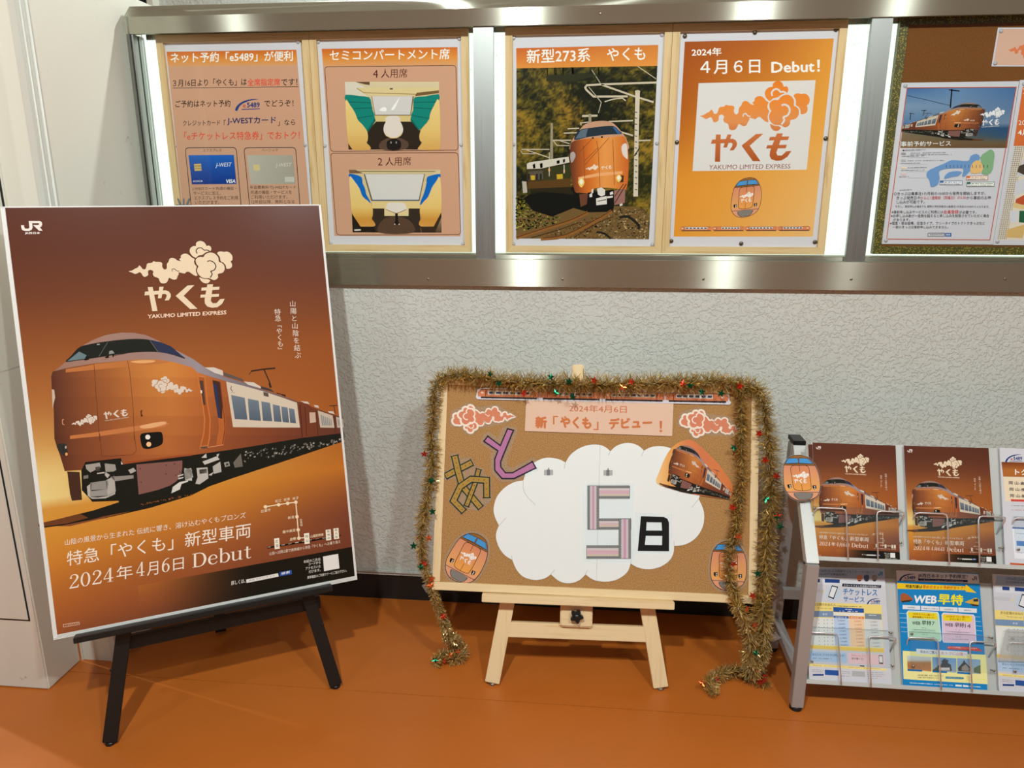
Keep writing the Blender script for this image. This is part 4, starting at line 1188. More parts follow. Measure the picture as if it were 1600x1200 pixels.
# route map
a.part = 'route_map'
Mp = crop(TB1, 390, 760, 7.5); a.T = Mp
N_ = (240, 216, 180)
a.line([(185, 238), (340, 212), (445, 197), (541, 184), (555, 352), (568, 507), (578, 604), (660, 598)], 13, N_)
for x, y in ((185, 238), (340, 214), (445, 197), (541, 184), (554, 354), (568, 507), (576, 606)): a.ell(x, y, 21, 21, N_, 16)
a.line([(205, 716), (660, 645), (1065, 570)], 17, (24, 18, 16))
for t in (.0, .095, .19, .285, .38, .475, .56, .66, .755, .86, .95):
    x0, x1 = 210 + 850 * t, 210 + 850 * (t + .048); f = lambda x: 716 - (x - 205) * .168
    a.line([(x0, f(x0)), (x1, f(x1))], 12, (250, 240, 226), inc=False)
a.z += 1
for (x, y), nm in (((318, 668), '広島'), ((668, 608), '岡山'), ((921, 566), '新神戸'), ((1012, 550), '新大阪')):
    piece(a); a.poly([(x - 32, y - 58), (x + 28, y - 66), (x + 36, y + 60), (x - 24, y + 68)], (240, 232, 212)); a.z += 1
    n = len(nm); a.vtext(nm, (x + 1, y - 16 * n + 8), (x + 5, y + 16 * n - 8), 34 if n == 3 else 38, (40, 34, 28), .01)
a.sub = ''
for nm, p0, p1 in (('松江', (298, 192), (372, 180)), ('安来', (400, 175), (474, 163)), ('米子', (500, 160), (574, 150)), ('出雲市', (133, 308), (247, 290)), ('新見', (448, 386), (524, 374)), ('備中高梁', (384, 552), (538, 528)), ('倉敷', (470, 638), (546, 626)), ('山陽新幹線', (712, 604), (864, 578))):
    a.text(nm, p0, p1, 36, N_, .01)
a.vtext('伯備線', (600, 392), (606, 450), 32, N_, .01)
a.text('山陰へは岡山駅で新幹線から特急「やくも」へお乗り換え', (232, 808), (1064, 664), 40, (240, 224, 204))
a.part = 'code_square'
a.poly([(858, 820), (1036, 788), (1052, 958), (872, 992)], (228, 226, 222)); a.part = 'small_print'; WT = (226, 222, 212)
for nm, p0, p1 in (('右記の二次元', (632, 898), (830, 866)), ('コードから', (690, 926), (830, 904)), ('アクセスいた', (656, 978), (832, 948)), ('だけます。', (692, 1018), (830, 992)), ('携帯電話のご利用マナーにご協力下さい。', (676, 1084), (1138, 1000))):
    a.text(nm, p0, p1, 34, WT, .01)
a.T = C7
a.text('詳しくは、', (945, 767), (1014, 754), 22, WT, .01)
a.part = 'search_bar'; a.poly([(1018, 738), (1174, 707), (1178, 723), (1020, 755)], (226, 224, 218)); a.text('JRおでかけネット', (1030, 750), (1160, 723), 11, (120, 116, 110), inc=True)
piece(a); a.poly([(1181, 702), (1240, 691), (1243, 711), (1184, 722)], (44, 84, 160)); a.text('検索', (1190, 716), (1232, 707), 13, (240, 240, 240), .01, inc=True)
a.part = 'date_stamp'; a.line([(122, 958), (200, 945), (202, 958), (124, 971)], 2.5, (236, 190, 160), True); a.text('～2024.9.30', (130, 967), (196, 955), 9, (236, 190, 160))
a.T = S
AB.build(pt, 'ink', .0002)

# ------------------------------------------------------------------ posters in the pine frames
def sheet(name, m, W, H, label, cat, group=None, art=None, matname='ink', pins=(), pinmat='pin_clear', pr=.0055, z=.0012, thick=.0006):
    t = thing(name, m, label, cat, group)
    MB().box((-W / 2, -H / 2, 0), (W / 2, H / 2, thick)).build('sheet', 'paper', t)
    if art: art.build(t, matname, thick + .0001)
    for x, y in pins:
        MB().disc((x, y, thick), pr, .004, 16, 1 if pinmat == 'pin_clear' else 0).build('pin', pinmat, t)
    return t
KP = 1.17
WHT = (236, 232, 226); HEADC = [(206, 112, 34), (214, 138, 62), (208, 148, 100)]
def header(a, quad):
    a.grid(quad, table([(0, [(196, 100, 36), (200, 106, 38)]), (.55, [(214, 138, 58), (214, 138, 58)]), (1, [(206, 152, 106), (206, 152, 106)])]), 2, 8)
def rrect(a, q, r_, w_, col):
    pts = []
    for i in range(4):
        p, b2, c = V(q[i - 1]), V(q[i]), V(q[(i + 1) % 4])
        d1, d2 = (p - b2).normalized() * r_, (c - b2).normalized() * r_
        for k in range(5):
            t = k / 4; pts.append(tuple((b2 + d1) * (1 - t) ** 2 + b2 * 2 * t * (1 - t) + (b2 + d2) * t * t))
    a.line(pts, w_, col, True)
PINK = (197, 152, 124)
# net booking poster
m = mm(-1.272, -.8485, -.153, .435); a = Art(crop(plane_T(m), 180, 0, 3.6375), KP)
a.part = 'background_print'
xy = [(293, 295), (1030, 283), (1118, 1300), (398, 1310)]
a.grid(xy, lambda u, v: PINK, 1, 1); header(a, [(293, 295), (1030, 283), (1037, 372), (302, 380)])
a.part = 'headline'
a.text('ネット予約「e5489」が便利', (315, 358), (1010, 347), 58, WHT, .018)
a.part = 'lettering'
Kb = (46, 32, 28); RD = (214, 74, 50)
a.text('３月16日より「やくも」は', (328, 494), (748, 486), 42, Kb, .012); a.text('全席指定席', (752, 490), (938, 487), 42, RD, .014); a.text('です！', (944, 488), (1036, 486), 40, Kb, .012)
a.line([(328, 501), (1042, 493)], 3, Kb)
a.text('ご予約はネット予約', (343, 611), (655, 607), 40, Kb, .012); a.text('でどうぞ！', (848, 607), (1014, 605), 38, Kb, .012)
a.text('クレジットカード', (385, 717), (597, 714), 32, Kb, .008); a.text('「', (618, 712), (630, 712), 30, Kb); a.text('J-WESTカード', (637, 713), (915, 709), 46, (34, 44, 92), .02); a.text('」なら', (924, 716), (1024, 712), 34, Kb, .008)
a.text('「eチケットレス特急券」でおトク！', (393, 798), (1050, 792), 48, RD, .008)
logo5489(a, (682, 598), (828, 596))
a.part = 'card_pictures'
for q in ([(398, 840), (688, 838), (722, 1240), (440, 1242)], [(732, 840), (1026, 838), (1056, 1240), (772, 1242)]): rrect(a, q, 22, 4, (44, 40, 48))
def blue(t): return mixc((26, 72, 158), (30, 88, 176), t)
a.gpoly([(417, 882), (675, 880), (690, 1046), (437, 1048)], lambda t: mixc((30, 96, 184), (16, 52, 130), t), 6, 1)
a.gpoly([(750, 882), (1010, 882), (1026, 1045), (770, 1047)], lambda t: mixc((178, 174, 160), (158, 152, 138), t), 5, 0)
a.poly([(448, 932), (488, 930), (492, 970), (452, 972)], (206, 176, 110)); a.poly([(785, 936), (820, 936), (824, 968), (788, 970)], (206, 186, 130), inc=False)
for y in (943, 957): a.line([(448, y), (491, y)], 2.5, (150, 120, 60), inc=False)
a.text('J-WEST', (570, 956), (657, 953), 30, (226, 228, 236), .0, slant=.2); a.text('J-WEST', (910, 956), (998, 953), 28, (206, 202, 190), slant=.2)
a.text('VISA', (628, 1041), (684, 1040), 22, (230, 232, 240), .03, slant=.15); a.text('ICOCA', (444, 1036), (498, 1034), 10, (220, 226, 238), .02)
a.rect(965, 1005, 1018, 1035, (190, 186, 176))
a.part = 'small_print'
a.text('エクスプレス', (500, 862), (605, 861), 16, Kb); a.text('ベーシック', (833, 862), (925, 861), 16, Kb)
for i, (s_, x1) in enumerate((('J-WESTカード共通の機能・', 688), ('サービスに加え、', 600), ('エクスプレス予約をご利用', 698), ('いただけます。', 592))): a.text(s_, (440 + i * 5, 1084 + i * 26), (x1, 1083 + i * 26), 22, Kb)
for i, (s_, x1) in enumerate((('年会費無料でJ-WESTカード', 1028), ('共通の機能・サービスを', 1004), ('ご利用いただけます。', 980), ('（2年目以降、無料となる', 1020))): a.text(s_, (766 + i * 3, 1077 + i * 27), (x1, 1076 + i * 27), 22, Kb)
sheet('net_booking_poster', m, .4235, .588, 'pink net booking poster with two credit cards, beside the case end post', 'poster', 'posters in the pine frames', a, pins=[(-.204, .283), (.204, .283), (-.204, 0), (.204, 0), (-.204, -.283), (.204, -.283)])

# compartment seat poster
m = mm(-.797, -.370, -.156, .432); P2 = plane_T(m); a = Art(crop(P2, 480, 20, 2.926), KP)
a.part = 'background_print'
a.grid([(67, 165), (687, 157), (701, 1022), (125, 1020)], lambda u, v: PINK, 1, 1); header(a, [(67, 165), (687, 157), (688, 240), (75, 247)])
for q in ([(80, 247), (680, 241), (690, 628), (107, 634)], [(107, 642), (690, 640), (702, 1014), (135, 1016)]): rrect(a, q, 16, 2.6, (70, 36, 30))
a.part = 'headline'
a.text('セミコンパートメント席', (103, 220), (652, 213), 50, WHT, .012)
BRN = (78, 28, 20)
a.text('4', (301, 297), (324, 297), 36, BRN); a.text('人用席', (338, 299), (458, 297), 42, BRN); a.text('2', (323, 698), (344, 698), 34, BRN); a.text('人用席', (358, 700), (475, 698), 40, BRN)
a.part = 'seat_pictures'
a.T = crop(P2, 500, 90, 7.2727)
CRM = (226, 206, 150)
a.grid([(283, 275), (1352, 275), (1367, 1045), (325, 1045)], table([(0, [(206, 192, 158)]), (.3, [(200, 182, 138)]), (.6, [(186, 166, 118)]), (1, [(90, 70, 50)])]), 1, 8)
a.poly([(283, 283), (400, 275), (510, 340), (430, 350), (545, 445), (290, 420)], (206, 200, 184)); a.poly([(400, 276), (565, 276), (566, 312), (520, 308)], (98, 68, 46)); a.poly([(415, 345), (1352, 345), (1352, 372), (1150, 430), (560, 430), (480, 400)], (210, 192, 142)); a.line([(420, 350), (500, 400), (1120, 418), (1352, 375)], 8, (150, 122, 74))
a.poly([(1100, 400), (1352, 372), (1352, 405), (1080, 440)], (112, 84, 48)); a.rect(793, 347, 828, 364, (90, 80, 66))
a.poly([(585, 440), (1068, 440), (1032, 660), (625, 660)], (120, 96, 62)); a.poly([(592, 440), (1052, 440), (1026, 650), (630, 650)], (202, 198, 196))
for q in ([(675, 600), (715, 565), (752, 570), (748, 610)], [(808, 590), (870, 500), (905, 455), (850, 580)]): a.spoly(q, (236, 234, 232))
a.poly([(612, 660), (1045, 660), (1040, 728), (620, 728)], (206, 184, 124)); a.poly([(540, 830), (640, 728), (1040, 728), (1140, 830), (1150, 1045), (540, 1045)], (44, 34, 24))
a.spoly([(690, 960), (840, 900), (1000, 960), (960, 1045), (700, 1045)], (86, 66, 52)); a.spoly([(760, 960), (840, 920), (920, 960), (900, 1045), (780, 1045)], (30, 24, 18))
TEAL = (14, 124, 112)
for sx, q in ((0, [(290, 422), (440, 436), (560, 452), (585, 520), (600, 600), (625, 690), (540, 835), (420, 700), (330, 560), (292, 500)]), (1, [(1352, 415), (1200, 440), (1075, 452), (1062, 520), (1060, 600), (1032, 690), (1135, 820), (1240, 700), (1340, 510), (1352, 495)])):
    a.poly(spl(q, True, 2), TEAL)
for l_ in ([(300, 505), (580, 512)], [(380, 578), (598, 572)], [(425, 690), (600, 660)], [(1350, 505), (1064, 510)], [(1270, 580), (1062, 570)], [(1230, 690), (1040, 655)]): a.line(l_, 9, (12, 92, 86))
a.poly([(535, 830), (625, 690), (635, 715), (545, 850)], (8, 92, 84)); a.poly([(1130, 820), (1032, 690), (1028, 712), (1125, 835)], (8, 92, 84), inc=False)
WD = lambda t: table([(0, [(222, 196, 130)]), (.6, [(218, 186, 112)]), (1, [(204, 158, 84)])])(0, t)
for q in ([(290, 500), (345, 545), (400, 630), (432, 710), (490, 770), (540, 850), (545, 930), (530, 970), (562, 1000), (566, 1045), (360, 1045), (322, 970)], [(1355, 490), (1290, 560), (1250, 650), (1240, 715), (1170, 790), (1132, 870), (1135, 940), (1160, 965), (1128, 1010), (1125, 1045), (1335, 1045), (1367, 985)]): a.gpoly(spl(q, True, 3), WD, 8, 1)
a.poly([(322, 975), (370, 1045), (326, 1045)], (70, 40, 24))
a.spoly([(745, 690), (790, 664), (880, 664), (910, 690), (915, 730), (936, 770), (945, 830), (915, 890), (835, 916), (755, 890), (724, 830), (730, 770), (748, 730)], (216, 206, 196)); a.line([(735, 860), (790, 905), (835, 914), (890, 902), (935, 860)], 8, (222, 190, 120), smooth=3)
for x in (808, 868): a.ell(x, 965, 8, 14, (150, 146, 140), 8)
a.T = crop(P2, 510, 235, 7.2727)
a.grid([(257, 218), (1293, 218), (1310, 934), (300, 930)], table([(0, [(200, 182, 140)]), (.4, [(206, 188, 140)]), (.7, [(180, 156, 110)]), (1, [(80, 60, 46)])]), 1, 8)
a.poly([(257, 220), (330, 220), (420, 262), (262, 262)], (120, 88, 60)); a.line([(330, 238), (1240, 240)], 7, (96, 74, 50)); a.poly([(1293, 222), (1240, 245), (1200, 270), (1293, 268)], (206, 190, 150))
a.poly([(425, 268), (1122, 268), (1058, 575), (512, 575)], (96, 86, 76)); a.poly([(440, 270), (1112, 270), (1050, 560), (525, 560)], (204, 202, 198)); a.line([(530, 562), (1046, 562)], 6, (90, 120, 150))
a.poly([(520, 580), (1070, 580), (1065, 660), (520, 660)], (214, 192, 134)); a.poly([(520, 660), (1065, 660), (1070, 934), (520, 932)], (52, 40, 30)); a.poly([(660, 640), (935, 640), (935, 745), (660, 745)], (216, 196, 146))
a.spoly([(640, 790), (800, 750), (950, 800), (990, 934), (600, 934)], (84, 62, 46))
BL = (12, 98, 184)
for q in ([(262, 265), (350, 280), (405, 310), (412, 370), (440, 430), (455, 500), (490, 560), (500, 600), (415, 525), (370, 440), (310, 360), (262, 305)], [(1293, 268), (1210, 280), (1145, 305), (1138, 370), (1125, 430), (1105, 500), (1080, 560), (1066, 625), (1158, 525), (1200, 420), (1250, 350), (1293, 310)]): a.poly(spl(q, True, 2), BL)
for q in ([(262, 305), (320, 350), (380, 440), (412, 525), (480, 580), (525, 650), (528, 740), (515, 775), (548, 820), (545, 862), (390, 866), (295, 715), (280, 600)], [(1295, 312), (1240, 370), (1190, 450), (1160, 528), (1100, 590), (1062, 670), (1070, 745), (1085, 770), (1056, 810), (1070, 860), (1220, 864), (1305, 705)]): a.gpoly(spl(q, True, 3), lambda t: table([(0, [(222, 198, 138)]), (.6, [(220, 188, 112)]), (.85, [(198, 140, 56)]), (1, [(206, 150, 76)])])(0, t), 8, 1)
a.poly([(292, 718), (390, 866), (545, 866), (560, 930), (300, 930)], (30, 24, 18)); a.poly([(1220, 864), (1306, 705), (1308, 760), (1235, 934), (1090, 934), (1070, 866)], (56, 40, 28)); a.poly([(318, 898), (390, 895), (392, 912), (320, 915)], (210, 204, 196))
a.spoly([(680, 640), (700, 600), (740, 592), (790, 590), (850, 592), (890, 605), (912, 645), (900, 685), (850, 695), (795, 715), (740, 695), (690, 680)], (216, 208, 198)); a.line([(680, 670), (740, 697), (795, 716), (850, 697), (908, 672)], 6, (130, 80, 50))
a.poly([(782, 716), (812, 716), (816, 800), (836, 840), (768, 845), (784, 800)], (28, 24, 20))
for x in (778, 828): a.ell(x, 838, 7, 7, (220, 216, 206), 8)
sheet('seat_poster', m, .427, .588, 'pink poster showing two train compartments with teal and blue seats', 'poster', 'posters in the pine frames', a, pins=[(-.205, .285), (.205, .285), (-.205, 0), (.205, 0), (-.205, -.285), (.205, -.285)])

# photograph poster
m = mm(-.2235, .2025, -.155, .431); P3 = plane_T(m); a = Art(crop(P3, 770, 20, 2.9277), KP)
a.part = 'background_print'
a.grid([(107, 162), (757, 147), (753, 243), (108, 254)], table([(0, [(194, 96, 34), (204, 122, 52)]), (1, [(216, 140, 60), (218, 142, 62)])]), 2, 4)
a.part = 'headline'
a.text('新型273系', (155, 232), (446, 224), 64, WHT, .014); a.text('やくも', (522, 222), (698, 217), 60, WHT, .014)
a.part = 'train_photograph'
def forest(u, v):
    p = V((u * 7, v * 9, 0))
    n1 = noise.noise(p * .6 + V((3, 1, 0))); n2 = noise.noise(p * 3.2); n3 = noise.noise(p * 9 + V((0, 5, 0)))
    dark = (26, 26, 12)
    leaf = mixc((92, 92, 26), (150, 116, 36), max(0, min(1, .5 + n1)))
    t = max(0, min(1, .42 + n1 * .9 + n2 * .75 + n3 * .75 - (.35 if (.35 < u < .8 and .12 < v < .5) else 0)))
    if u > .75 and v > .5: t += .15
    if .1 < u < .6 and v > .7 and v < .86: t *= .25
    return mixc(dark, leaf, max(0, min(1, t)))
a.grid([(108, 254), (753, 243), (714, 1036), (107, 1032)], forest, 90, 110)
T3 = crop(P3, 800, 100, 6.6667); T4 = crop(P3, 800, 220, 6.6667); a.T = T3
for x in (365, 440, 455, 530, 625, 635, 900): a.line([(x, 35), (x + 6, 115)], 10, (150, 150, 110), inc=False)
a.z += 1
a.poly([(360, 118), (760, 100), (900, 120), (600, 190), (360, 180)], (44, 44, 22))
# rear cars in shade, pole and catenary
POL = (196, 184, 160)
for l_, w_ in (([(1505, 193), (935, 212), (780, 222), (762, 245), (775, 270), (850, 340), (1205, 338)], 20), ([(930, 215), (1300, 345), (1475, 398)], 18), ([(965, 393), (1060, 365), (1150, 355), (1185, 385)], 12), ([(730, 542), (890, 538)], 20), ([(1005, 600), (1260, 590)], 14), ([(1120, 705), (1260, 745)], 16), ([(1320, 798), (1445, 795)], 14),
              ([(830, 60), (920, 200)], 6), ([(800, 240), (930, 400), (900, 510)], 7), ([(1310, 25), (1500, 155)], 7), ([(720, 640), (715, 615), (800, 605)], 10), ([(580, 675), (700, 670)], 12), ([(540, 720), (690, 715)], 12), ([(420, 795), (620, 795)], 12), ([(430, 800), (470, 850), (600, 850)], 9), ([(500, 800), (600, 830)], 9), ([(100, 890), (390, 890)], 10), ([(140, 892), (385, 975)], 9), ([(110, 935), (240, 935)], 7), ([(90, 900), (110, 935)], 7)):
    a.line(l_, w_, POL, inc=False)
a.z += 1
a.poly([(402, 615), (426, 615), (428, 1010), (396, 1010)], (150, 138, 112)); a.poly([(796, 520), (826, 520), (828, 610), (798, 610)], (150, 138, 112), inc=False)
a.poly([(1285, 285), (1332, 285), (1318, 800), (1312, 1380), (1264, 1380), (1275, 800)], (204, 192, 172)); a.ell(1308, 288, 28, 16, (196, 184, 160)); 
r = random.Random(8)
for i in range(14): a.line([(1280, 500 + i * 62), (1305, 506 + i * 62)], 9, (70, 66, 60), inc=False)
a.line([(1325, 880), (1275, 960)], 14, (50, 48, 44), inc=False)
a.z += 1
a.T = T4
a.poly([(45, 760), (250, 700), (640, 700), (1060, 680), (1300, 690), (1420, 760), (1420, 1024), (45, 1018)], (110, 84, 46))
for i in range(900):
    x, y = 300 + 1110 * r.random(), 690 + 330 * r.random()
    if y < 1060 - x * .32: continue
    c = mixc((64, 50, 28), (196, 172, 122), r.random() ** 1.5) if x > 880 or r.random() < .3 else mixc((70, 46, 22), (140, 98, 50), r.random())
    a.ell(x, y, 5 + 8 * r.random(), 4 + 6 * r.random(), c, 5); a.z -= 1
a.z += 1
for i in range(420):
    x, y = 45 + 460 * r.random() ** 1.3, 600 + 330 * r.random()
    if y > 960 - x * .2: continue
    a.ell(x, y, 6 + 9 * r.random(), 5 + 7 * r.random(), mixc((30, 36, 10), (168, 160, 66), r.random() ** 1.6), 5); a.z -= 1
a.z += 1
a.poly([(180, 560), (640, 480), (760, 640), (1060, 680), (1050, 740), (800, 745), (640, 700), (420, 790), (220, 730), (120, 600)], (16, 15, 9))
for l_, w_ in (([(45, 1012), (400, 900), (620, 830), (790, 745)], 34), ([(300, 1022), (560, 990), (860, 840), (1040, 730)], 36)): a.line(l_, w_, (138, 90, 42), smooth=3)
for l_, w_ in (([(45, 1005), (400, 890), (620, 820), (790, 738)], 8), ([(320, 1010), (560, 976), (860, 828), (1040, 722)], 8), ([(200, 1010), (480, 930), (700, 850)], 10), ([(640, 1010), (900, 850), (1060, 790)], 9)): a.line(l_, w_, (74, 44, 20), smooth=3)
a.line([(1120, 800), (1210, 790), (1320, 880), (1310, 920)], 26, (34, 30, 20), smooth=3); a.line([(880, 950), (960, 965), (1030, 1020)], 22, (34, 30, 20), smooth=3)
a.poly([(150, 290), (300, 280), (605, 225), (610, 500), (650, 560), (200, 520), (140, 440)], (40, 34, 16))
a.gpoly([(155, 300), (320, 290), (605, 240), (608, 470), (160, 430)], lambda t: mixc((64, 50, 30), (50, 56, 22), t), 4)
a.poly([(160, 430), (605, 390), (612, 480), (170, 500)], (88, 60, 24)); a.poly([(155, 240), (180, 225), (590, 165), (600, 225), (300, 290), (155, 295)], (204, 196, 182))
for q in ([(215, 250), (240, 235), (245, 285), (222, 290)], [(290, 240), (318, 230), (320, 280), (295, 286)], [(465, 210), (495, 200), (497, 235), (468, 240)], [(530, 195), (552, 190), (552, 222), (532, 228)]): a.poly(q, (44, 40, 34), inc=False)
a.poly([(170, 320), (320, 310), (325, 400), (175, 410)], (84, 76, 64), inc=False)
for q in ([(195, 362), (238, 360), (238, 408), (200, 410)], [(465, 350), (528, 345), (530, 395), (468, 400)]): a.poly(q, (196, 160, 40))
for x0 in (165, 250, 290): a.poly([(x0, 345), (x0 + 20, 343), (x0 + 20, 405), (x0, 408)], (36, 32, 30), inc=False)
for q in ([(378, 290), (398, 290), (398, 320), (378, 320)], [(536, 300), (552, 300), (552, 330), (536, 330)]): a.poly(q, (226, 140, 50), inc=False)
a.line([(388, 120), (388, 370)], 8, (196, 190, 176)); a.line([(543, 250), (543, 340)], 9, (206, 200, 186), inc=False); a.poly([(105, 420), (150, 425), (160, 540), (115, 545)], (176, 168, 156), inc=False)
# front of the train
a.T = T3
a.spoly([(615, 830), (640, 770), (700, 690), (760, 630), (850, 600), (960, 592), (1040, 610), (1100, 660), (1150, 720), (1190, 780), (1200, 900), (900, 900), (620, 900)], (190, 146, 118))
bod = [(612, 840), (650, 800), (800, 775), (1000, 765), (1150, 750), (1186, 790), (1205, 880), (1215, 980), (1215, 1080), (1205, 1240), (1190, 1300), (1180, 1310), (1005, 1290), (860, 1295), (830, 1345), (700, 1340), (655, 1330), (620, 1180), (602, 1050), (602, 930)]
a.gpoly(spl(bod, True, 2), lambda t: table([(0, [(84, 48, 30), (150, 76, 34), (198, 102, 34), (210, 122, 48), (222, 148, 76), (218, 142, 70), (206, 118, 48), (196, 96, 40)])])(t, 0), 12)
a.poly([(690, 1180), (900, 1135), (1150, 1115), (1150, 1145), (900, 1170), (690, 1205)], (228, 164, 108))
a.spoly([(650, 790), (700, 690), (850, 662), (960, 648), (1060, 648), (1110, 690), (1142, 728), (1000, 735), (800, 760)], (36, 48, 58)); a.poly([(660, 780), (715, 690), (790, 672), (770, 762)], (88, 104, 120)); a.poly([(1070, 655), (1138, 726), (1100, 728), (1050, 660)], (52, 96, 150), inc=False)
for p in ([(830, 765), (850, 760), (852, 778), (832, 780)], [(925, 755), (945, 750), (948, 768), (928, 770)]): a.poly(p, (30, 28, 26), inc=False)
for l_ in ([(880, 800), (900, 900), (915, 1280)], [(1050, 790), (1058, 1000), (1066, 1260)], [(745, 850), (752, 1050), (760, 1200)]): a.line(l_, 5, (120, 66, 34), inc=False)
for l_ in ([(830, 785), (700, 920)], [(900, 870), (755, 1010)], [(1010, 770), (760, 1050)]): a.line(l_, 5, (110, 64, 40), inc=False)
a.T = lambda x, y: (x, y); a.z += 1
emblem(a, similar2(TIP, BIG, T3(765, 1092), T3(898, 1066)), (228, 214, 196), (210, 130, 60), name=False, lw=5); g = similar2(E4(205, 838), E4(1213, 927), T3(930, 1078), T3(1040, 1078)); emblem(a, g, (228, 214, 196), 0, cloud=False, latin=False)
a.T = T3
a.spoly([(1140, 860), (1180, 825), (1200, 860), (1205, 980), (1190, 985), (1150, 940)], (216, 204, 196)); a.spoly([(610, 930), (640, 915), (662, 945), (650, 990), (620, 1030), (608, 980)], (170, 158, 156))
a.T = T4
a.poly([(1100, 362), (1165, 360), (1160, 430), (1105, 435)], (60, 40, 24))
for x, y, rx, ry in ((722, 430, 34, 48), (1112, 388, 30, 38)): a.spoly([(x - rx, y), (x, y - ry), (x + rx, y), (x, y + ry * 1.2)], (246, 196, 100)); a.spoly([(x - rx * .6, y - 4), (x, y - ry * .7), (x + rx * .6, y - 4), (x, y + ry * .6)], (255, 244, 214))
a.poly([(790, 540), (1060, 510), (1062, 700), (780, 710)], (18, 16, 12)); a.poly([(700, 560), (790, 545), (780, 660), (715, 690)], (104, 62, 44)); a.poly([(1062, 520), (1180, 500), (1175, 645), (1065, 670)], (150, 104, 96))
for q in ([(885, 500), (930, 485), (970, 510), (968, 565), (930, 580), (895, 560)], [(875, 600), (985, 575), (988, 660), (878, 672)], [(830, 505), (848, 502), (846, 545), (828, 545)], [(1018, 540), (1050, 525), (1055, 555), (1022, 565)], [(805, 560), (835, 540), (835, 585), (808, 588)], [(985, 580), (1050, 572), (1050, 590), (988, 600)], [(1120, 660), (1152, 648), (1150, 672), (1125, 682)]): a.poly(q, (214, 210, 204), inc=False)
a.z += 1
a.line([(890, 630), (980, 612)], 8, (50, 48, 44)); a.line([(1070, 650), (1190, 450)], 9, (50, 36, 30)); a.line([(1070, 580), (1160, 450)], 8, (60, 42, 34), inc=False)
sheet('train_photo_poster', m, .426, .586, 'poster with a photograph of an orange train rounding a wooded curve', 'poster', 'posters in the pine frames', a, pins=[(-.205, .284), (.205, .284), (-.205, 0), (.205, 0), (-.205, -.284), (.205, -.284)])

# orange debut poster
m = M4P; P4 = plane_T(m); a = Art(crop(P4, 1030, 20, 2.926), KP)
a.part = 'background_print'
of = table([(0, [(156, 74, 18), (174, 92, 24), (214, 144, 52)]), (.35, [(172, 92, 24), (204, 134, 44), (220, 154, 62)]), (.7, [(214, 140, 44), (218, 154, 66), (222, 170, 96)]), (1, [(218, 146, 48), (222, 162, 80), (224, 178, 112)])])
a.grid([(117, 132), (798, 118), (702, 1023), (66, 1023)], of, 8, 12)
a.poly([(180, 322), (715, 308), (674, 717), (152, 724)], (212, 210, 208))
a.part = 'headline'
a.text('2024年', (148, 200), (285, 196), 38, WHT, .02); a.text('４月６日', (188, 282), (462, 277), 64, WHT, .012); a.text('Debut！', (512, 276), (735, 270), 56, WHT, .024)
a.part = 'emblem'
a.T = lambda x, y: (x, y)
y0, y1 = E4(300, 60)[1], E4(300, 1060)[1]
def ecol(x, y):
    t = (y - y0) / (y1 - y0)
    return rgb(table([(0, [(222, 122, 40)]), (.25, [(224, 134, 54)]), (.5, [(214, 138, 80)]), (.64, [(196, 112, 62)]), (1, [(166, 82, 34)])])(0, t), KP)
emblem(a, lambda x, y: (x, y), ecol, (212, 210, 208), latin=False, lw=24)
a.T = E4; a.text('YAKUMO LIMITED EXPRESS', (180, 1160), (1195, 1147), 58, (140, 76, 60), .0, slant=.12)
a.part = 'train_drawing'
c4 = crop(P4, 1130, 270, 15.0)
g = affine3([(165, 375), (543, 560), (320, 277)], [c4(262, 345), c4(885, 640), c4(590, 118)])
k0 = a.k; a.k = 1.1; a.T = lambda x, y: (x, y); train_face(a, lambda x, y: g(x, y)); a.k = k0
a.part = 'train_row'
c5 = crop(P4, 1050, 340, 6.6667); p0 = c5(80, 142); p1 = c5(1440, 138); s_ = similar2((0, 0), (p1[0] - p0[0], 0), p0, p1)
k0 = a.k; a.k = 1.15; train_strip(a, s_, p1[0] - p0[0], .0135); a.k = k0
pp = [P4(1030 + x / 2.926, 20 + y / 2.926) for x, y in ((117, 107), (437, 90), (807, 77), (81, 592), (760, 575), (55, 1043), (374, 1055), (711, 1048))]
sheet('debut_poster', m, .4305, .589, 'orange debut poster with a cloud emblem on a white square', 'poster', 'posters in the pine frames', a, pins=pp, pinmat='pin_dark', pr=.0058)

# ------------------------------------------------------------------ sheets on the cork notice board
def quad_frame(q, N_up, P, N, X=(1, 0, 0)):
    """frame and size of an upright sheet whose pixel corners lie in the plane P,N"""
    p = [on_plane(u, v, P, N) for u, v in q]
    c = sum(p, V()) / 4
    m_ = frame(c, (p[1] - p[0]) + (p[2] - p[3]), N_up)
    inv = m_.inverted(); l_ = [inv @ x for x in p]
    return m_, (l_[1].x - l_[0].x + l_[2].x - l_[3].x) / 2, (l_[0].y - l_[3].y + l_[1].y - l_[2].y) / 2
PN, NN = V((0, YN + .0045, 0)), V((0, -1, 0))
C5 = (1370, 120, 4.443)
q = [(1370 + x / 4.443, 120 + y / 4.443) for x, y in ((172, 42), (1000, 30), (795, 1165), (25, 1160))]
m, W, H = quad_frame(q, (0, 0, 1), PN, NN); TN = plane_T(m); a = Art(crop(TN, *C5), KP)
a.part = 'train_picture'
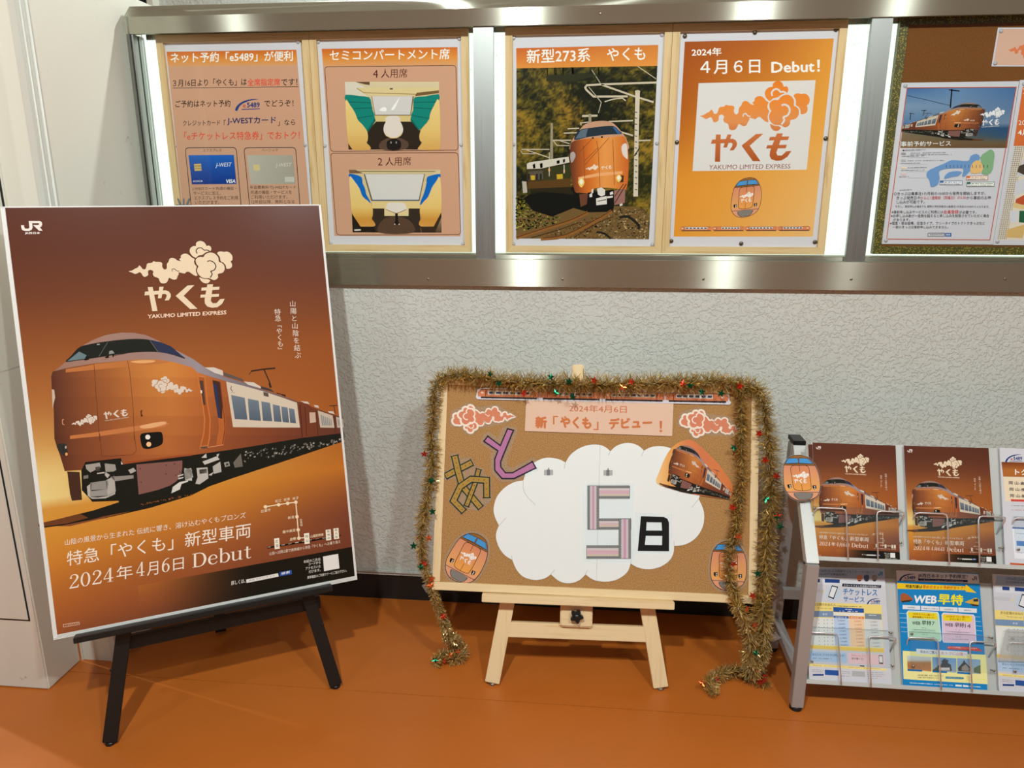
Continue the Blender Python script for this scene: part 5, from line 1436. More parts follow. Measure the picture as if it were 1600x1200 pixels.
a.grid([(208, 78), (965, 73), (903, 495), (162, 495)], table([(0, [(64, 104, 158), (96, 132, 172), (70, 108, 156)]), (.3, [(120, 146, 172), (110, 138, 170), (88, 118, 156)]), (.6, [(84, 118, 156), (96, 124, 156), (110, 132, 158)]), (.66, [(120, 110, 92), (44, 78, 116), (40, 76, 116)]), (.82, [(122, 104, 76), (96, 90, 70), (48, 80, 110)]), (.9, [(124, 98, 66), (110, 88, 60), (104, 90, 66)]), (1, [(132, 100, 66), (104, 78, 52), (96, 74, 50)])]), 10, 24)
r = random.Random(2)
for l_, w_ in (([(520, 85), (510, 215)], 9), ([(500, 90), (575, 100)], 7), ([(225, 255), (260, 258)], 4), ([(235, 250), (230, 300)], 5), ([(212, 130), (510, 200)], 3), ([(310, 235), (345, 232)], 5), ([(330, 235), (320, 270)], 4)): a.line(l_, w_, (52, 56, 60), inc=False)
hl, tl, rt = TB1(231.7, 688), TB1(537, 660), TB1(195, 520)
g = affine3([hl, tl, rt], [a.T(565, 340), a.T(172, 352), a.T(630, 180)])
S = a.T
a.copy(AB, g, ['train_picture'], 'train_picture')
a.T = lambda x, y: (x, y)
emblem(a, similar2(TIP, BIG, S(600, 302), S(640, 296)), (226, 210, 196), (170, 96, 60), name=False, lw=6); emblem(a, similar2(E4(205, 838), E4(1213, 927), S(648, 304), S(678, 304)), (226, 210, 196), 0, cloud=False, latin=False)
emblem(a, similar2(TIP, BIG, S(510, 268), S(578, 238)), (226, 210, 196), (170, 96, 60), name=False, lw=6)
emblem(a, similar2(TIP, BIG, S(715, 262), S(886, 240)), (226, 226, 228), (100, 130, 160), name=False, lw=6)
gg = similar2(E4(205, 838), E4(1213, 927), S(728, 315), S(850, 318)); emblem(a, gg, (226, 226, 228), 0, cloud=False)
a.T = S
a.text('事前予約サービス', (165, 485), (512, 480), 36, (238, 236, 230), .01)
a.part = 'border_line'
a.line([(209, 77), (966, 72), (783, 1132), (67, 1126)], 5, (196, 84, 52), True)
a.part = 'map_picture'
for q_, c in (([(345, 690), (352, 655), (400, 630), (470, 600), (520, 578), (600, 585), (640, 580), (650, 550), (690, 535), (715, 560), (690, 610), (640, 660), (610, 690), (590, 690), (600, 640), (560, 635), (470, 640), (430, 660), (435, 700), (420, 750), (375, 765), (365, 720)], (108, 148, 196)), ([(470, 690), (500, 662), (560, 655), (590, 665), (560, 690), (520, 695), (470, 710)], (108, 148, 196)),
              ([(655, 610), (690, 580), (720, 590), (735, 630), (720, 665), (650, 668)], (226, 182, 116)), ([(715, 560), (760, 520), (790, 505), (815, 530), (810, 590), (800, 650), (770, 680), (725, 670), (740, 630)], (128, 170, 128))): a.spoly(q_, c, 2)
for i in range(12): x = 480 + i * 26; a.line([(x, 612), (x, 632)], 4, (70, 84, 110), inc=False)
for q_, c, lab in (([(438, 722), (592, 722), (590, 750), (436, 750)], (226, 228, 232), (60, 100, 150)), ([(622, 690), (770, 686), (768, 715), (620, 716)], (236, 224, 210), (214, 110, 60)), ([(625, 732), (815, 730), (813, 760), (623, 762)], (226, 228, 222), (60, 100, 90))):
    a.poly(q_, c); a.line(q_, 3, lab, True, inc=False); a.poly([q_[0], (q_[0][0] + 24, q_[0][1]), (q_[0][0] + 24, q_[0][1] + 14), (q_[0][0], q_[0][1] + 14)], lab); a.greek((q_[0][0] + 30, q_[0][1] + 10), (q_[1][0] - 8, q_[1][1] + 10), 7, lab, 5); a.greek((q_[0][0] + 8, q_[0][1] + 22), (q_[1][0] - 20, q_[1][1] + 22), 6, (90, 90, 96), 6)
a.part = 'lettering'
Kn = (64, 62, 62); RN = (196, 70, 66)
a.text('■4月6日以降ご利用エリア', (178, 517), (338, 512), 12, Kn)
for i, (x, y, x1) in enumerate(((232, 530, 475), (232, 542, 520), (212, 583, 470), (212, 632, 350), (160, 650, 330), (172, 552, 330), (165, 602, 300), (155, 695, 222), (157, 787, 243))): a.greek((x, y), (x1, y - 3), 6, (120, 118, 118), 10 + i)
for y, c in ((535, (150, 148, 148)), (583, (176, 176, 176)), (632, (226, 206, 186)), (676, (222, 196, 190))): a.rect(168, y - 8, 200, y + 6, c); a.line([(215, y + 26), (350, y + 24)], 1.5, (190, 188, 186), inc=False)
for s_, p0, p1, h_, c in (('○きっぷは乗車日1カ月前の10:00から発売を開始しますが、', (118, 824), (752, 820), 24, Kn), ('きっぷ発売日の', (136, 853), (300, 851), 24, Kn), ('さらに1週間前（同曜日）の5:30', (302, 853), (616, 850), 24, RN), ('から事前のお申', (620, 852), (790, 851), 24, Kn), ('し込みが可能です。', (136, 881), (330, 879), 24, Kn), ('ただし、事前申込の場合でも 実際の予約手続きは乗車日1カ月前の10:00からとなります。', (128, 908), (778, 910), 17, Kn),
                          ('※事前申し込みサービスのご利用には', (102, 950), (458, 949), 22, Kn), ('会員登録', (461, 952), (566, 951), 27, (206, 60, 60)), ('が必要です。', (570, 951), (690, 951), 22, Kn), ('※お申し込み数が一定数を超えると申し込みを制限させていただく場合', (97, 976), (778, 976), 22, Kn), ('があります。', (113, 1002), (228, 1001), 20, Kn), ('※個室・寝台設備、往復タイプ、フリータイプのトクトクきっぷなど', (90, 1027), (750, 1027), 22, Kn), ('一部のきっぷは事前申し込みできません。', (108, 1053), (495, 1053), 20, Kn)): a.text(s_, p0, p1, h_, c)
rrect(a, [(354, 1084), (468, 1084), (466, 1107), (352, 1107)], 5, 2.5, Kn); a.rect(472, 1084, 516, 1108, (58, 104, 170)); a.text('検索', (478, 1103), (508, 1103), 14, (240, 240, 240), inc=True); a.text('JR西日本予約', (366, 1101), (456, 1101), 10, Kn)
sheet('reservation_service_leaflet', m, W, H, 'white leaflet with a train by the sea and a map, on the cork notice board', 'leaflet', None, a, pins=[(-W / 2 + .012, H / 2 - .008), (-W / 2 + .012, -H / 2 + .010)], thick=.0005)
# neighbouring leaflet, half out of the picture
q = [(1370 + x / 4.443, 120 + y / 4.443) for x, y in ((1000, 25), (1800, 10), (1560, 1175), (800, 1165))]
m, W, H = quad_frame(q, (0, 0, 1), PN, NN); a = Art(crop(plane_T(m), *C5), KP)
a.part = 'background_print'
a.poly([(1012, 70), (1760, 60), (1700, 480), (948, 480)], (206, 108, 56)); a.grid([(960, 480), (1720, 480), (1540, 1140), (835, 1132)], lambda u, v: (216, 206, 190), 1, 1)
a.part = 'mesh_edge'
for i in range(5): a.line([(965 - i * -14, 482), (842 - i * -14, 1130)], 2, (120, 150, 120), inc=False)
for i in range(46): a.line([(950 - i * 2.6, 490 + i * 14), (1012 - i * 2.6, 490 + i * 14)], 2, (120, 150, 120), inc=False)
a.part = 'goods_picture'; a.z += 1
for q_, c in (([(1022, 560), (1060, 560), (1020, 690), (965, 690)], (196, 196, 200)), ([(985, 620), (1060, 590), (1040, 690), (975, 660)], (70, 60, 50)), ([(965, 850), (1060, 800), (1040, 890), (960, 885)], (186, 82, 50)), ([(990, 930), (1060, 930), (1040, 1015), (985, 1010)], (40, 92, 62)), ([(920, 930), (985, 935), (975, 1010), (925, 1010)], (204, 206, 214)), ([(945, 870), (1050, 900), (1030, 920), (950, 910)], (214, 188, 130)), ([(905, 1060), (1040, 1020), (1010, 1120), (895, 1115)], (206, 172, 110)), ([(960, 730), (1050, 700), (1040, 790), (955, 830)], (200, 202, 210))): piece(a); a.poly(q_, c)
a.sub = ''
a.part = 'lettering'
a.text('20', (982, 335), (1030, 335), 32, (226, 222, 216)); a.text('4月6日', (978, 408), (1140, 404), 42, (240, 236, 230), .02); a.text('2024', (1016, 118), (1140, 112), 40, (240, 236, 230), .02)
sheet('goods_leaflet', m, W, H, 'orange and cream leaflet with goods, at the right edge of the picture', 'leaflet', None, a, pins=[(-W / 2 + .012, H / 2 - .010), (-W / 2 + .010, -H / 2 + .010)], thick=.0005)
# pink card with the cloud emblem
q = [(1558, 43), (1725, 43), (1712, 104), (1550, 104)]
m, W, H = quad_frame(q, (0, 0, 1), PN, NN); Tc = plane_T(m); a = Art(lambda x, y: (x, y), KP); a.part = 'background_print'
a.grid([(-W / 2 + .004, H / 2 - .003), (W / 2 - .004, H / 2 - .003), (W / 2 - .004, -H / 2 + .003), (-W / 2 + .004, -H / 2 + .003)], lambda u, v: (208, 170, 150), 1, 1)
a.part = 'emblem'; emblem(a, similar2(TIP, BIG, Tc(1575, 78), Tc(1672, 70)), (214, 120, 80), (208, 170, 150), name=False, lw=16)
sheet('cloud_emblem_card', m, W, H, 'pink card with an orange cloud, near the top of the cork notice board', 'card', None, a, pins=[(-W / 2 + .009, H / 2 - .008), (-W / 2 + .008, -H / 2 + .008)], thick=.0005)

# ------------------------------------------------------------------ decorations on the cork board
TD = plane_T(MD)
def cutout(name, center, label, cat, off, outline=None, film=None, mat_='paper', group=None, thick=.0007):
    """flat card on the cork: its own frame in the board plane; returns thing and pixel->local map"""
    cxy = TD(*center)
    m_ = MD @ Matrix.Translation((cxy[0], cxy[1], off))
    t = thing(name, m_, label, cat, group)
    T = lambda u, v: (TD(u, v)[0] - cxy[0], TD(u, v)[1] - cxy[1])
    if film: MB().prism([T(*p) for p in film], 0, .0003).build('laminate_film', 'film', t)
    if outline: MB().prism([T(*p) for p in outline], .0003, .0003 + thick).build('card', mat_, t)
    return t, T
def px(c, pts): return [(c[0] + x / c[2], c[1] + y / c[2]) for x, y in pts]
def grow(pts, d):
    c = V((sum(p[0] for p in pts) / len(pts), sum(p[1] for p in pts) / len(pts)))
    return [tuple(V(p) + (V(p) - c).normalized() * d) for p in pts]
KB = 1.06
# white cloud: eleven round puffs cut from card
W_ = (760, 680, 4.571)
cusps = [(90, 645), (265, 322), (565, 195), (885, 115), (1125, 110), (1400, 160), (1515, 455), (1340, 790), (1030, 915), (708, 993), (460, 992), (185, 890)]
arcs = [[(60, 580), (52, 520), (75, 440), (130, 375), (200, 335)], [(285, 260), (330, 205), (390, 170), (450, 160), (520, 172)], [(600, 140), (660, 95), (730, 70), (800, 68), (850, 85)], [(925, 78), (980, 58), (1030, 56), (1085, 75)], [(1175, 85), (1230, 78), (1290, 85), (1350, 112)], [(1470, 230), (1520, 330), (1530, 400)],
        [(1545, 520), (1555, 580), (1545, 650), (1510, 715), (1460, 760), (1400, 785)], [(1335, 840), (1310, 890), (1260, 930), (1200, 952), (1130, 955), (1070, 940)], [(1010, 970), (960, 1015), (900, 1040), (830, 1045), (760, 1030)], [(670, 1030), (620, 1053), (560, 1055), (510, 1035)], [(420, 1020), (360, 1033), (300, 1025), (250, 1000), (210, 950)], [(130, 855), (90, 800), (70, 740), (72, 690)]]
out = []
for i, c in enumerate(cusps): out += spl([c] + arcs[i] + [cusps[(i + 1) % 12]], False, 3)[:-1]
out = px(W_, out)
t, T = cutout('cloud_card', (937, 800), 'large white cloud card in the middle of the cork board', 'card', .0012, out, mat_='white_card')
a = Art(crop(T, *W_), KB); a.part = 'puff_line'; GL = (168, 172, 170)
for l_ in ([(265, 322), (262, 370), (285, 430), (350, 497)], [(565, 195), (556, 240)], [(90, 645), (140, 590)], [(185, 890), (180, 860)], [(885, 115), (870, 145)], [(1125, 110), (1105, 152)], [(1515, 455), (1465, 515)], [(460, 992), (490, 958)], [(708, 993), (720, 962)], [(1340, 790), (1338, 755)], [(1030, 915), (1036, 890)]): piece(a); a.line(l_, 2.4, GL, smooth=3, inc=False)
a.sub = ''
a.part = 'fold_line'; a.line([(812, 70), (804, 350), (785, 1046)], 2.6, (196, 200, 198), inc=False)
a.part = 'clip_mark'; a.z += 1
for x, y in ((444, 265), (868, 268)):
    piece(a); a.rect(x - 32, y - 18, x + 32, y + 20, (176, 180, 180)); a.rect(x - 12, y - 20, x + 10, y + 22, (120, 124, 126)); a.rect(x - 3, y - 32, x + 4, y - 10, (110, 114, 116))
a.sub = ''; a.build(t, 'ink_card', .0011)
# number five made of printed ribbon on clear sheet
t, T = cutout('number_five', (951, 816), 'number five made of pink and grey ribbon strips on the white cloud', 'number', .0024, film=px(W_, [(690, 350), (1050, 350), (1050, 910), (690, 910)]))
a = Art(crop(T, *W_), KB); a.part = 'ribbon_strip'
def ribbon(x0, y0, x1, y1, vert):
    piece(a)
    a.rect(x0, y0, x1, y1, (150, 152, 152))
    n = int((y1 - y0 if vert else x1 - x0) / 11)
    if vert:
        a.rect(x0 + 18, y0, x1 - 18, y1, (204, 198, 200)); a.rect(x0 + 32, y0, x1 - 32, y1, (208, 164, 188)); a.rect((x0 + x1) / 2 - 2, y0, (x0 + x1) / 2 + 2, y1, (186, 140, 168))
        for i in range(n):
            y = y0 + 6 + i * 11
            for xa in (x0 + 4, x1 - 15): a.rect(xa, y, xa + 10, y + 5, (86, 88, 88)); a.z -= 1
    else:
        a.rect(x0, y0 + 18, x1, y1 - 18, (208, 200, 200)); a.rect(x0, y0 + 34, x1, y1 - 34, (212, 176, 190)); a.rect(x0, y1 - 32, x1, y1 - 20, (206, 192, 172))
        for i in range(n):
            x = x0 + 6 + i * 11
            for ya in (y0 + 5, y1 - 15): a.rect(x, ya, x + 6, ya + 10, (86, 88, 88)); a.z -= 1
    a.z += 1
    for l_ in ([(x0, y0), (x1, y0), (x1, y1), (x0, y1)],): a.line(l_, 3, (96, 98, 98), True)
ribbon(722, 360, 1022, 452, False); ribbon(722, 595, 1032, 672, False); ribbon(715, 787, 1030, 880, False); ribbon(722, 360, 803, 672, True); ribbon(945, 597, 1030, 880, True)
a.build(t, 'ink_card', .0004)
# black character for day
o_ = [(1103, 577), (1265, 583), (1292, 596), (1303, 625), (1303, 828), (1080, 826)]
t, T = cutout('day_character', (760 + 1192 / 4.571, 680 + 702 / 4.571), 'black day character with two white windows on the cloud card', 'character', .0024, film=px(W_, [(1060, 555), (1320, 565), (1322, 850), (1058, 848)]))
a = Art(crop(T, *W_), KB); a.part = 'character'
a.poly(o_, (34, 34, 34), holes=[[(1143, 620), (1250, 622), (1253, 680), (1140, 680)], [(1138, 717), (1255, 718), (1253, 785), (1130, 782)]])
a.build(t, 'ink_card', .0004)
# purple character
Kc = (680, 660, 8)
to = [(905, 80), (978, 98), (818, 490), (820, 555), (880, 630), (970, 628), (1215, 490), (1260, 570), (985, 700), (835, 700), (745, 595), (745, 460), (785, 355), (610, 235), (658, 172), (815, 290)]
t, T = cutout('purple_character', (796, 712), 'purple track shaped character to the left of the cloud, top one of two', 'character', .0026, film=px(Kc, [(890, 40), (1010, 60), (1030, 110), (900, 470), (900, 540), (960, 570), (1220, 440), (1290, 480), (1290, 600), (1010, 740), (820, 745), (700, 640), (690, 420), (720, 360), (560, 260), (600, 150), (660, 110), (790, 190), (840, 60)]))
a = Art(crop(T, *Kc), 1.15); a.part = 'character'
a.poly(to, (176, 116, 156)); r = random.Random(3)
a.line(to, 16, (40, 38, 52), True)
for l_ in ([(895, 76), (990, 100)], [(1205, 478), (1268, 578)], [(604, 238), (664, 160)]): a.line(l_, 11, (44, 42, 56), inc=False)
a.build(t, 'ink_card', .0004)
# olive character
fo = px(Kc, [(190, 380), (300, 390), (320, 450), (450, 430), (510, 540), (540, 550), (620, 590), (590, 650), (700, 680), (710, 960), (590, 960), (600, 900), (630, 1050), (530, 1110), (400, 1080), (330, 1160), (160, 980), (280, 770), (250, 700), (130, 730), (80, 640), (200, 570)])
t, T = cutout('olive_character', (731, 755), 'olive green track shaped character to the left of the cloud, lower one of two', 'character', .0020, film=fo)
a = Art(crop(T, *Kc), 1.15); a.part = 'character'; GR = (22, 50, 44)
def strip(pts, w_):
    piece(a)
    a.line(pts, w_ + 4, GR); a.line(pts, w_ - 24, (166, 134, 66))
    L_ = V(pts[0]); 
    for i in range(len(pts) - 1):
        p, q = V(pts[i]), V(pts[i + 1]); d = (q - p); n = max(1, int(d.length / 60))
        for k in range(n):
            c = p + d * (k + .5) / n; a.ell(c.x, c.y, 8, 8, (130, 70, 40), 8); a.z -= 1
    a.z += 1
    for e, f in ((pts[0], pts[1]), (pts[-1], pts[-2])):
        d = (V(f) - V(e)).normalized(); n_ = V((-d.y, d.x)) * (w_ / 2 + 8); a.line([tuple(V(e) + n_), tuple(V(e) - n_)], 11, GR)
strip([(345, 800), (570, 1065)], 84); strip([(130, 672), (462, 500)], 84); strip([(243, 415), (285, 600), (330, 760)], 88); strip([(545, 585), (500, 760), (390, 1045)], 66); strip([(360, 1112), (230, 978), (315, 800), (450, 708), (643, 722), (645, 938)], 84)
a.build(t, 'ink_card', .0004)
# title sign
q = [(822, 625), (1052, 629.5), (1050, 681.5), (820, 673.5)]
t, T = cutout('title_sign', (936, 653), 'pale pink title sign with orange writing at the top of the cork board', 'sign', .0020, q)
a = Art(T, KB); a.part = 'background_print'; a.poly(q, (226, 192, 168)); a.part = 'lettering'
a.text('2024年4月6日', (889, 643.5), (979, 645.5), 11.5, (200, 108, 62), .004); OR = (206, 120, 72)
a.text('新', (836, 669.5), (855, 670), 19.5, OR, .06); a.text('「', (864, 663), (872, 663), 13, OR, .012); a.text('やくも', (875, 669), (924, 671), 19.5, OR, .06); a.text('」', (927, 672), (935, 672), 13, OR, .012); a.text('デビュー', (951, 671), (1019, 669), 18, OR, .055); a.text('！', (1030, 675.5), (1034.5, 675.5), 18, OR, .03)
a.build(t, 'ink_card', .0011)
# train strip along the top
q = [(744.5, 617), (746, 608), (760, 606), (1125, 611), (1132, 612), (1139, 617), (1139.5, 626), (1142, 629), (1140, 632.5), (746, 624), (743.5, 621)]
t, T = cutout('train_strip', (943, 620), 'long paper cut out of the orange train under the top tinsel', 'cutout', .0030, q)
a = Art(lambda x, y: (x, y), 1.1); a.part = 'train_print'
p0, p1 = T(746, 622.5), T(1138, 630); train_strip(a, similar2((0, 0), (V(p1) - V(p0)).to_tuple() if False else (math.dist(p0, p1), 0), p0, p1), math.dist(p0, p1), .0275)
a.build(t, 'ink_card', .0011)
# cloud cut outs
for nm, (big, tip), lab in (('cloud_cutout', ((707.3, 658), (802.5, 651)), 'coral cloud cut out with white outline at the top left of the cork board'), ('cloud_cutout', ((1063.2, 658), (1158, 675)), 'coral cloud cut out with white outline at the top right of the cork board')):
    c = ((big[0] + tip[0]) / 2, (big[1] + tip[1]) / 2)
    t, T = cutout(nm, c, lab, 'cutout', .0018, group='coral cloud cut outs')
    g = similar2(TIP, BIG, T(*tip), T(*big))
    hull = spl([g(*E4(x, y)) for x, y in ((0, 490), (200, 350), (400, 280), (700, 190), (860, 150), (1000, 0), (1180, 40), (1250, 160), (1460, 150), (1510, 300), (1450, 520), (1250, 640), (1060, 740), (900, 660), (650, 690), (450, 740), (250, 640), (80, 560))], True, 3)
    MB().prism(hull, 0, .0003).build('laminate_film', 'film', t)
    a = Art(lambda x, y: (x, y), 1.15); a.part = 'cloud_print'
    a.T = lambda x, y: (x, y)
    emblem(a, g, (206, 128, 98), (232, 216, 200), name=False, lw=26, edge=((232, 218, 202), 64))
    a.build(t, 'ink_card', .0004)
# photograph of the train cut to shape
Tr = (1025, 680, 11.43)
o_ = spl(px(Tr, [(5, 850), (60, 640), (150, 420), (260, 240), (400, 130), (540, 80), (640, 90), (760, 170), (900, 300), (1080, 480), (1220, 660), (1330, 830), (1370, 960), (1340, 1100), (1310, 1142), (1000, 1105), (600, 1040), (300, 960)]), True, 3)
t, T = cutout('train_cutout', (1082, 738), 'photograph of the orange train cut to shape beside the white cloud', 'cutout', .0034, o_)
a = Art(T, 1.1); a.part = 'background_print'
xs_ = [p[0] for p in o_]
a.gpoly(o_, lambda t_: table([(0, [(240, 200, 140), (226, 160, 88), (214, 130, 80), (206, 122, 80), (212, 126, 76), (208, 120, 66)])])(t_, 0), 10)
g = affine3([hl, tl, rt], [T(1025 + 540 / 11.43, 680 + 712 / 11.43), T(1025 + 1330 / 11.43, 680 + 1055 / 11.43), T(1025 + 610 / 11.43, 680 + 205 / 11.43)])
n0 = len(a.items); a.copy(AB, g, ['train_picture', 'car_emblem'], 'train_picture')
a.build(t, 'ink_card', .0011)
# cartoon train fronts
for nm, ctr, lab, tri in (('cartoon_train', (730, 872), 'tilted cartoon train front in the lower left corner of the cork board', px((690, 820, 12), [(706, 192), (254, 1046), (190, 468)])),
                          ('cartoon_train', (1137, 883), 'upright cartoon train front in the lower right corner, behind hanging tinsel', px((930, 560, 3), [(625, 857), (620, 1086), (541, 968)]))):
    t, T = cutout(nm, ctr, lab, 'cutout', .0018, group='cartoon train fronts on the board')
    g = affine3([(315, 276), (372, 749), (160, 512)], [T(*p) for p in tri])
    oo = [(165, 375), (158, 430), (160, 520), (170, 600), (195, 660), (240, 710), (300, 740), (370, 748), (440, 738), (500, 710), (530, 675), (543, 620), (543, 560), (530, 480), (505, 410), (480, 370), (450, 330), (410, 295), (350, 277), (290, 277), (240, 290), (205, 315), (180, 345)]
    MB().prism([g(*p) for p in spl(grow(oo, 26), True, 3)], 0, .0003).build('laminate_film', 'film', t)
    a = Art(lambda x, y: (x, y), 1.1); a.part = 'train_print'; train_face(a, g); a.build(t, 'ink_card', .0004)

# ------------------------------------------------------------------ brochures in the rack
SH = {UP0.z: MU, LP0.z: ML}
def brochure(name, q, P0, off, label, group=None, bulk=.003, curl=False):
    m_, W, H = quad_frame(q, SL, P0 + SN * off, SN)
    W, H = .210, .297
    ly = (SH[P0.z].inverted() @ m_.translation).y - H / 2          # slide it down onto the shelf tray
    m_ = Matrix.Translation(SL * (-.0104 - ly)) @ m_
    t = thing(name, m_, label, 'brochure', group)
    mb = MB(); mb.box((-W / 2, -H / 2, -bulk), (W / 2, H / 2, 0)); mb.build('sheets', 'paper', t)
    return t, m_, W, H
B1c = lambda q, P0, off: None
src = [(-hw + .008, hh - .002), (hw - .005, hh - .002), (-hw + .008, -hh + .007)]
c9 = 3.902
def q9(oy, pts): return [(1190 + x / c9, oy + y / c9) for x, y in pts]
SPOT = {'a': q9(670, [(318, 68), (803, 93), (830, 808), (345, 790)]), 'b': q9(670, [(865, 120), (1385, 138), (1432, 832), (905, 812)]), 'c': [(1563, 705), (1695, 712), (1706, 890), (1577, 882)],
        'd': q9(870, [(270, 65), (748, 75), (788, 772), (285, 752)]), 'e': q9(870, [(825, 85), (1320, 105), (1380, 820), (862, 795)]), 'f': [(1551, 899), (1680, 906), (1698, 1090), (1563, 1080)]}
BRO = []
for key, lab, off in (('a', 'brown train brochure in the upper shelf, next to the cartoon train tag', .010), ('b', 'brown train brochure in the upper shelf, between the two other brochures', .010)):
    t, m_, W, H = brochure('train_brochure', SPOT[key], UP0, off, lab, 'brown train brochures')
    a = Art(lambda x, y: (x, y), 1.0, 6e-6)
    g = affine3(src, [(-W / 2, H / 2), (W / 2, H / 2), (-W / 2, -H / 2)])
    a.copy(AB, g)
    a.build(t, 'ink_gloss', .0001)
    if key == 'a':
        m2 = m_ @ Matrix.Translation((-.006, -.002, -.004)) @ Matrix.Rotation(.03, 4, 'Z')
        t2 = thing('train_brochure', m2, 'second brown brochure peeping out behind the one next to the cartoon tag', 'brochure', 'brown train brochures')
        MB().box((-W / 2, -H / 2, -.001), (W / 2, H / 2, 0)).build('sheets', 'paper', t2)
        a2 = Art(lambda x, y: (x, y), 1.0); a2.part = 'background_print'; a2.grid([(-W / 2, H / 2), (W / 2, H / 2), (W / 2, -H / 2), (-W / 2, -H / 2)], bgf, 4, 16); a2.build(t2, 'ink_gloss', .0001)
# discount ticket brochure at the right edge
t, m_, W, H = brochure('discount_ticket_brochure', SPOT['c'], UP0, .010, 'white and brown ticket brochure at the right edge of the upper shelf')
a = Art(crop(plane_T(m_), 1530, 690, 6), 1.15); a.part = 'background_print'
a.poly([(208, 190), (1000, 210), (1005, 340), (225, 328)], (172, 104, 48)); piece(a); a.poly([(225, 328), (1005, 345), (1010, 570), (245, 560)], (228, 212, 184)); piece(a); a.poly([(288, 1135), (1080, 1190), (1085, 1225), (290, 1168)], (196, 88, 46))
a.sub = ''; a.grid([(208, 192), (1000, 212), (1003, 270), (216, 262)], table([(0, [(120, 62, 36)]), (1, [(172, 104, 48)])]), 1, 4)
a.part = 'lettering'; Kd = (58, 50, 48)
logo5489(a, (243, 158), (410, 158)); a.text('トクトク', (335, 312), (600, 318), 55, (240, 232, 220), .03)
for i, s_ in enumerate(('岡 山-倉 敷', '岡 山-備 中', '岡 山-新 見')): a.text(s_, (278 + i * 6, 402 + i * 60), (480 + i * 6, 410 + i * 60), 32, Kd, .02)
a.poly([(295, 540), (600, 548), (602, 568), (298, 560)], (206, 70, 60)); a.greek((300, 600), (560, 606), 9, (120, 116, 112), 2); a.greek((300, 640), (560, 646), 9, (196, 130, 120), 3)
a.part = 'table_print'
a.poly([(310, 800), (900, 830), (905, 860), (312, 828)], (70, 100, 160)); a.poly([(310, 815), (900, 845), (930, 1130), (330, 1095)], (226, 228, 236)); a.poly([(348, 930), (600, 942), (605, 990), (352, 976)], (84, 132, 196)); a.greek((345, 860), (600, 872), 9, (120, 124, 136), 8); a.greek((350, 1040), (600, 1052), 9, (120, 124, 136), 9)
a.build(t, 'ink_gloss', .0001)
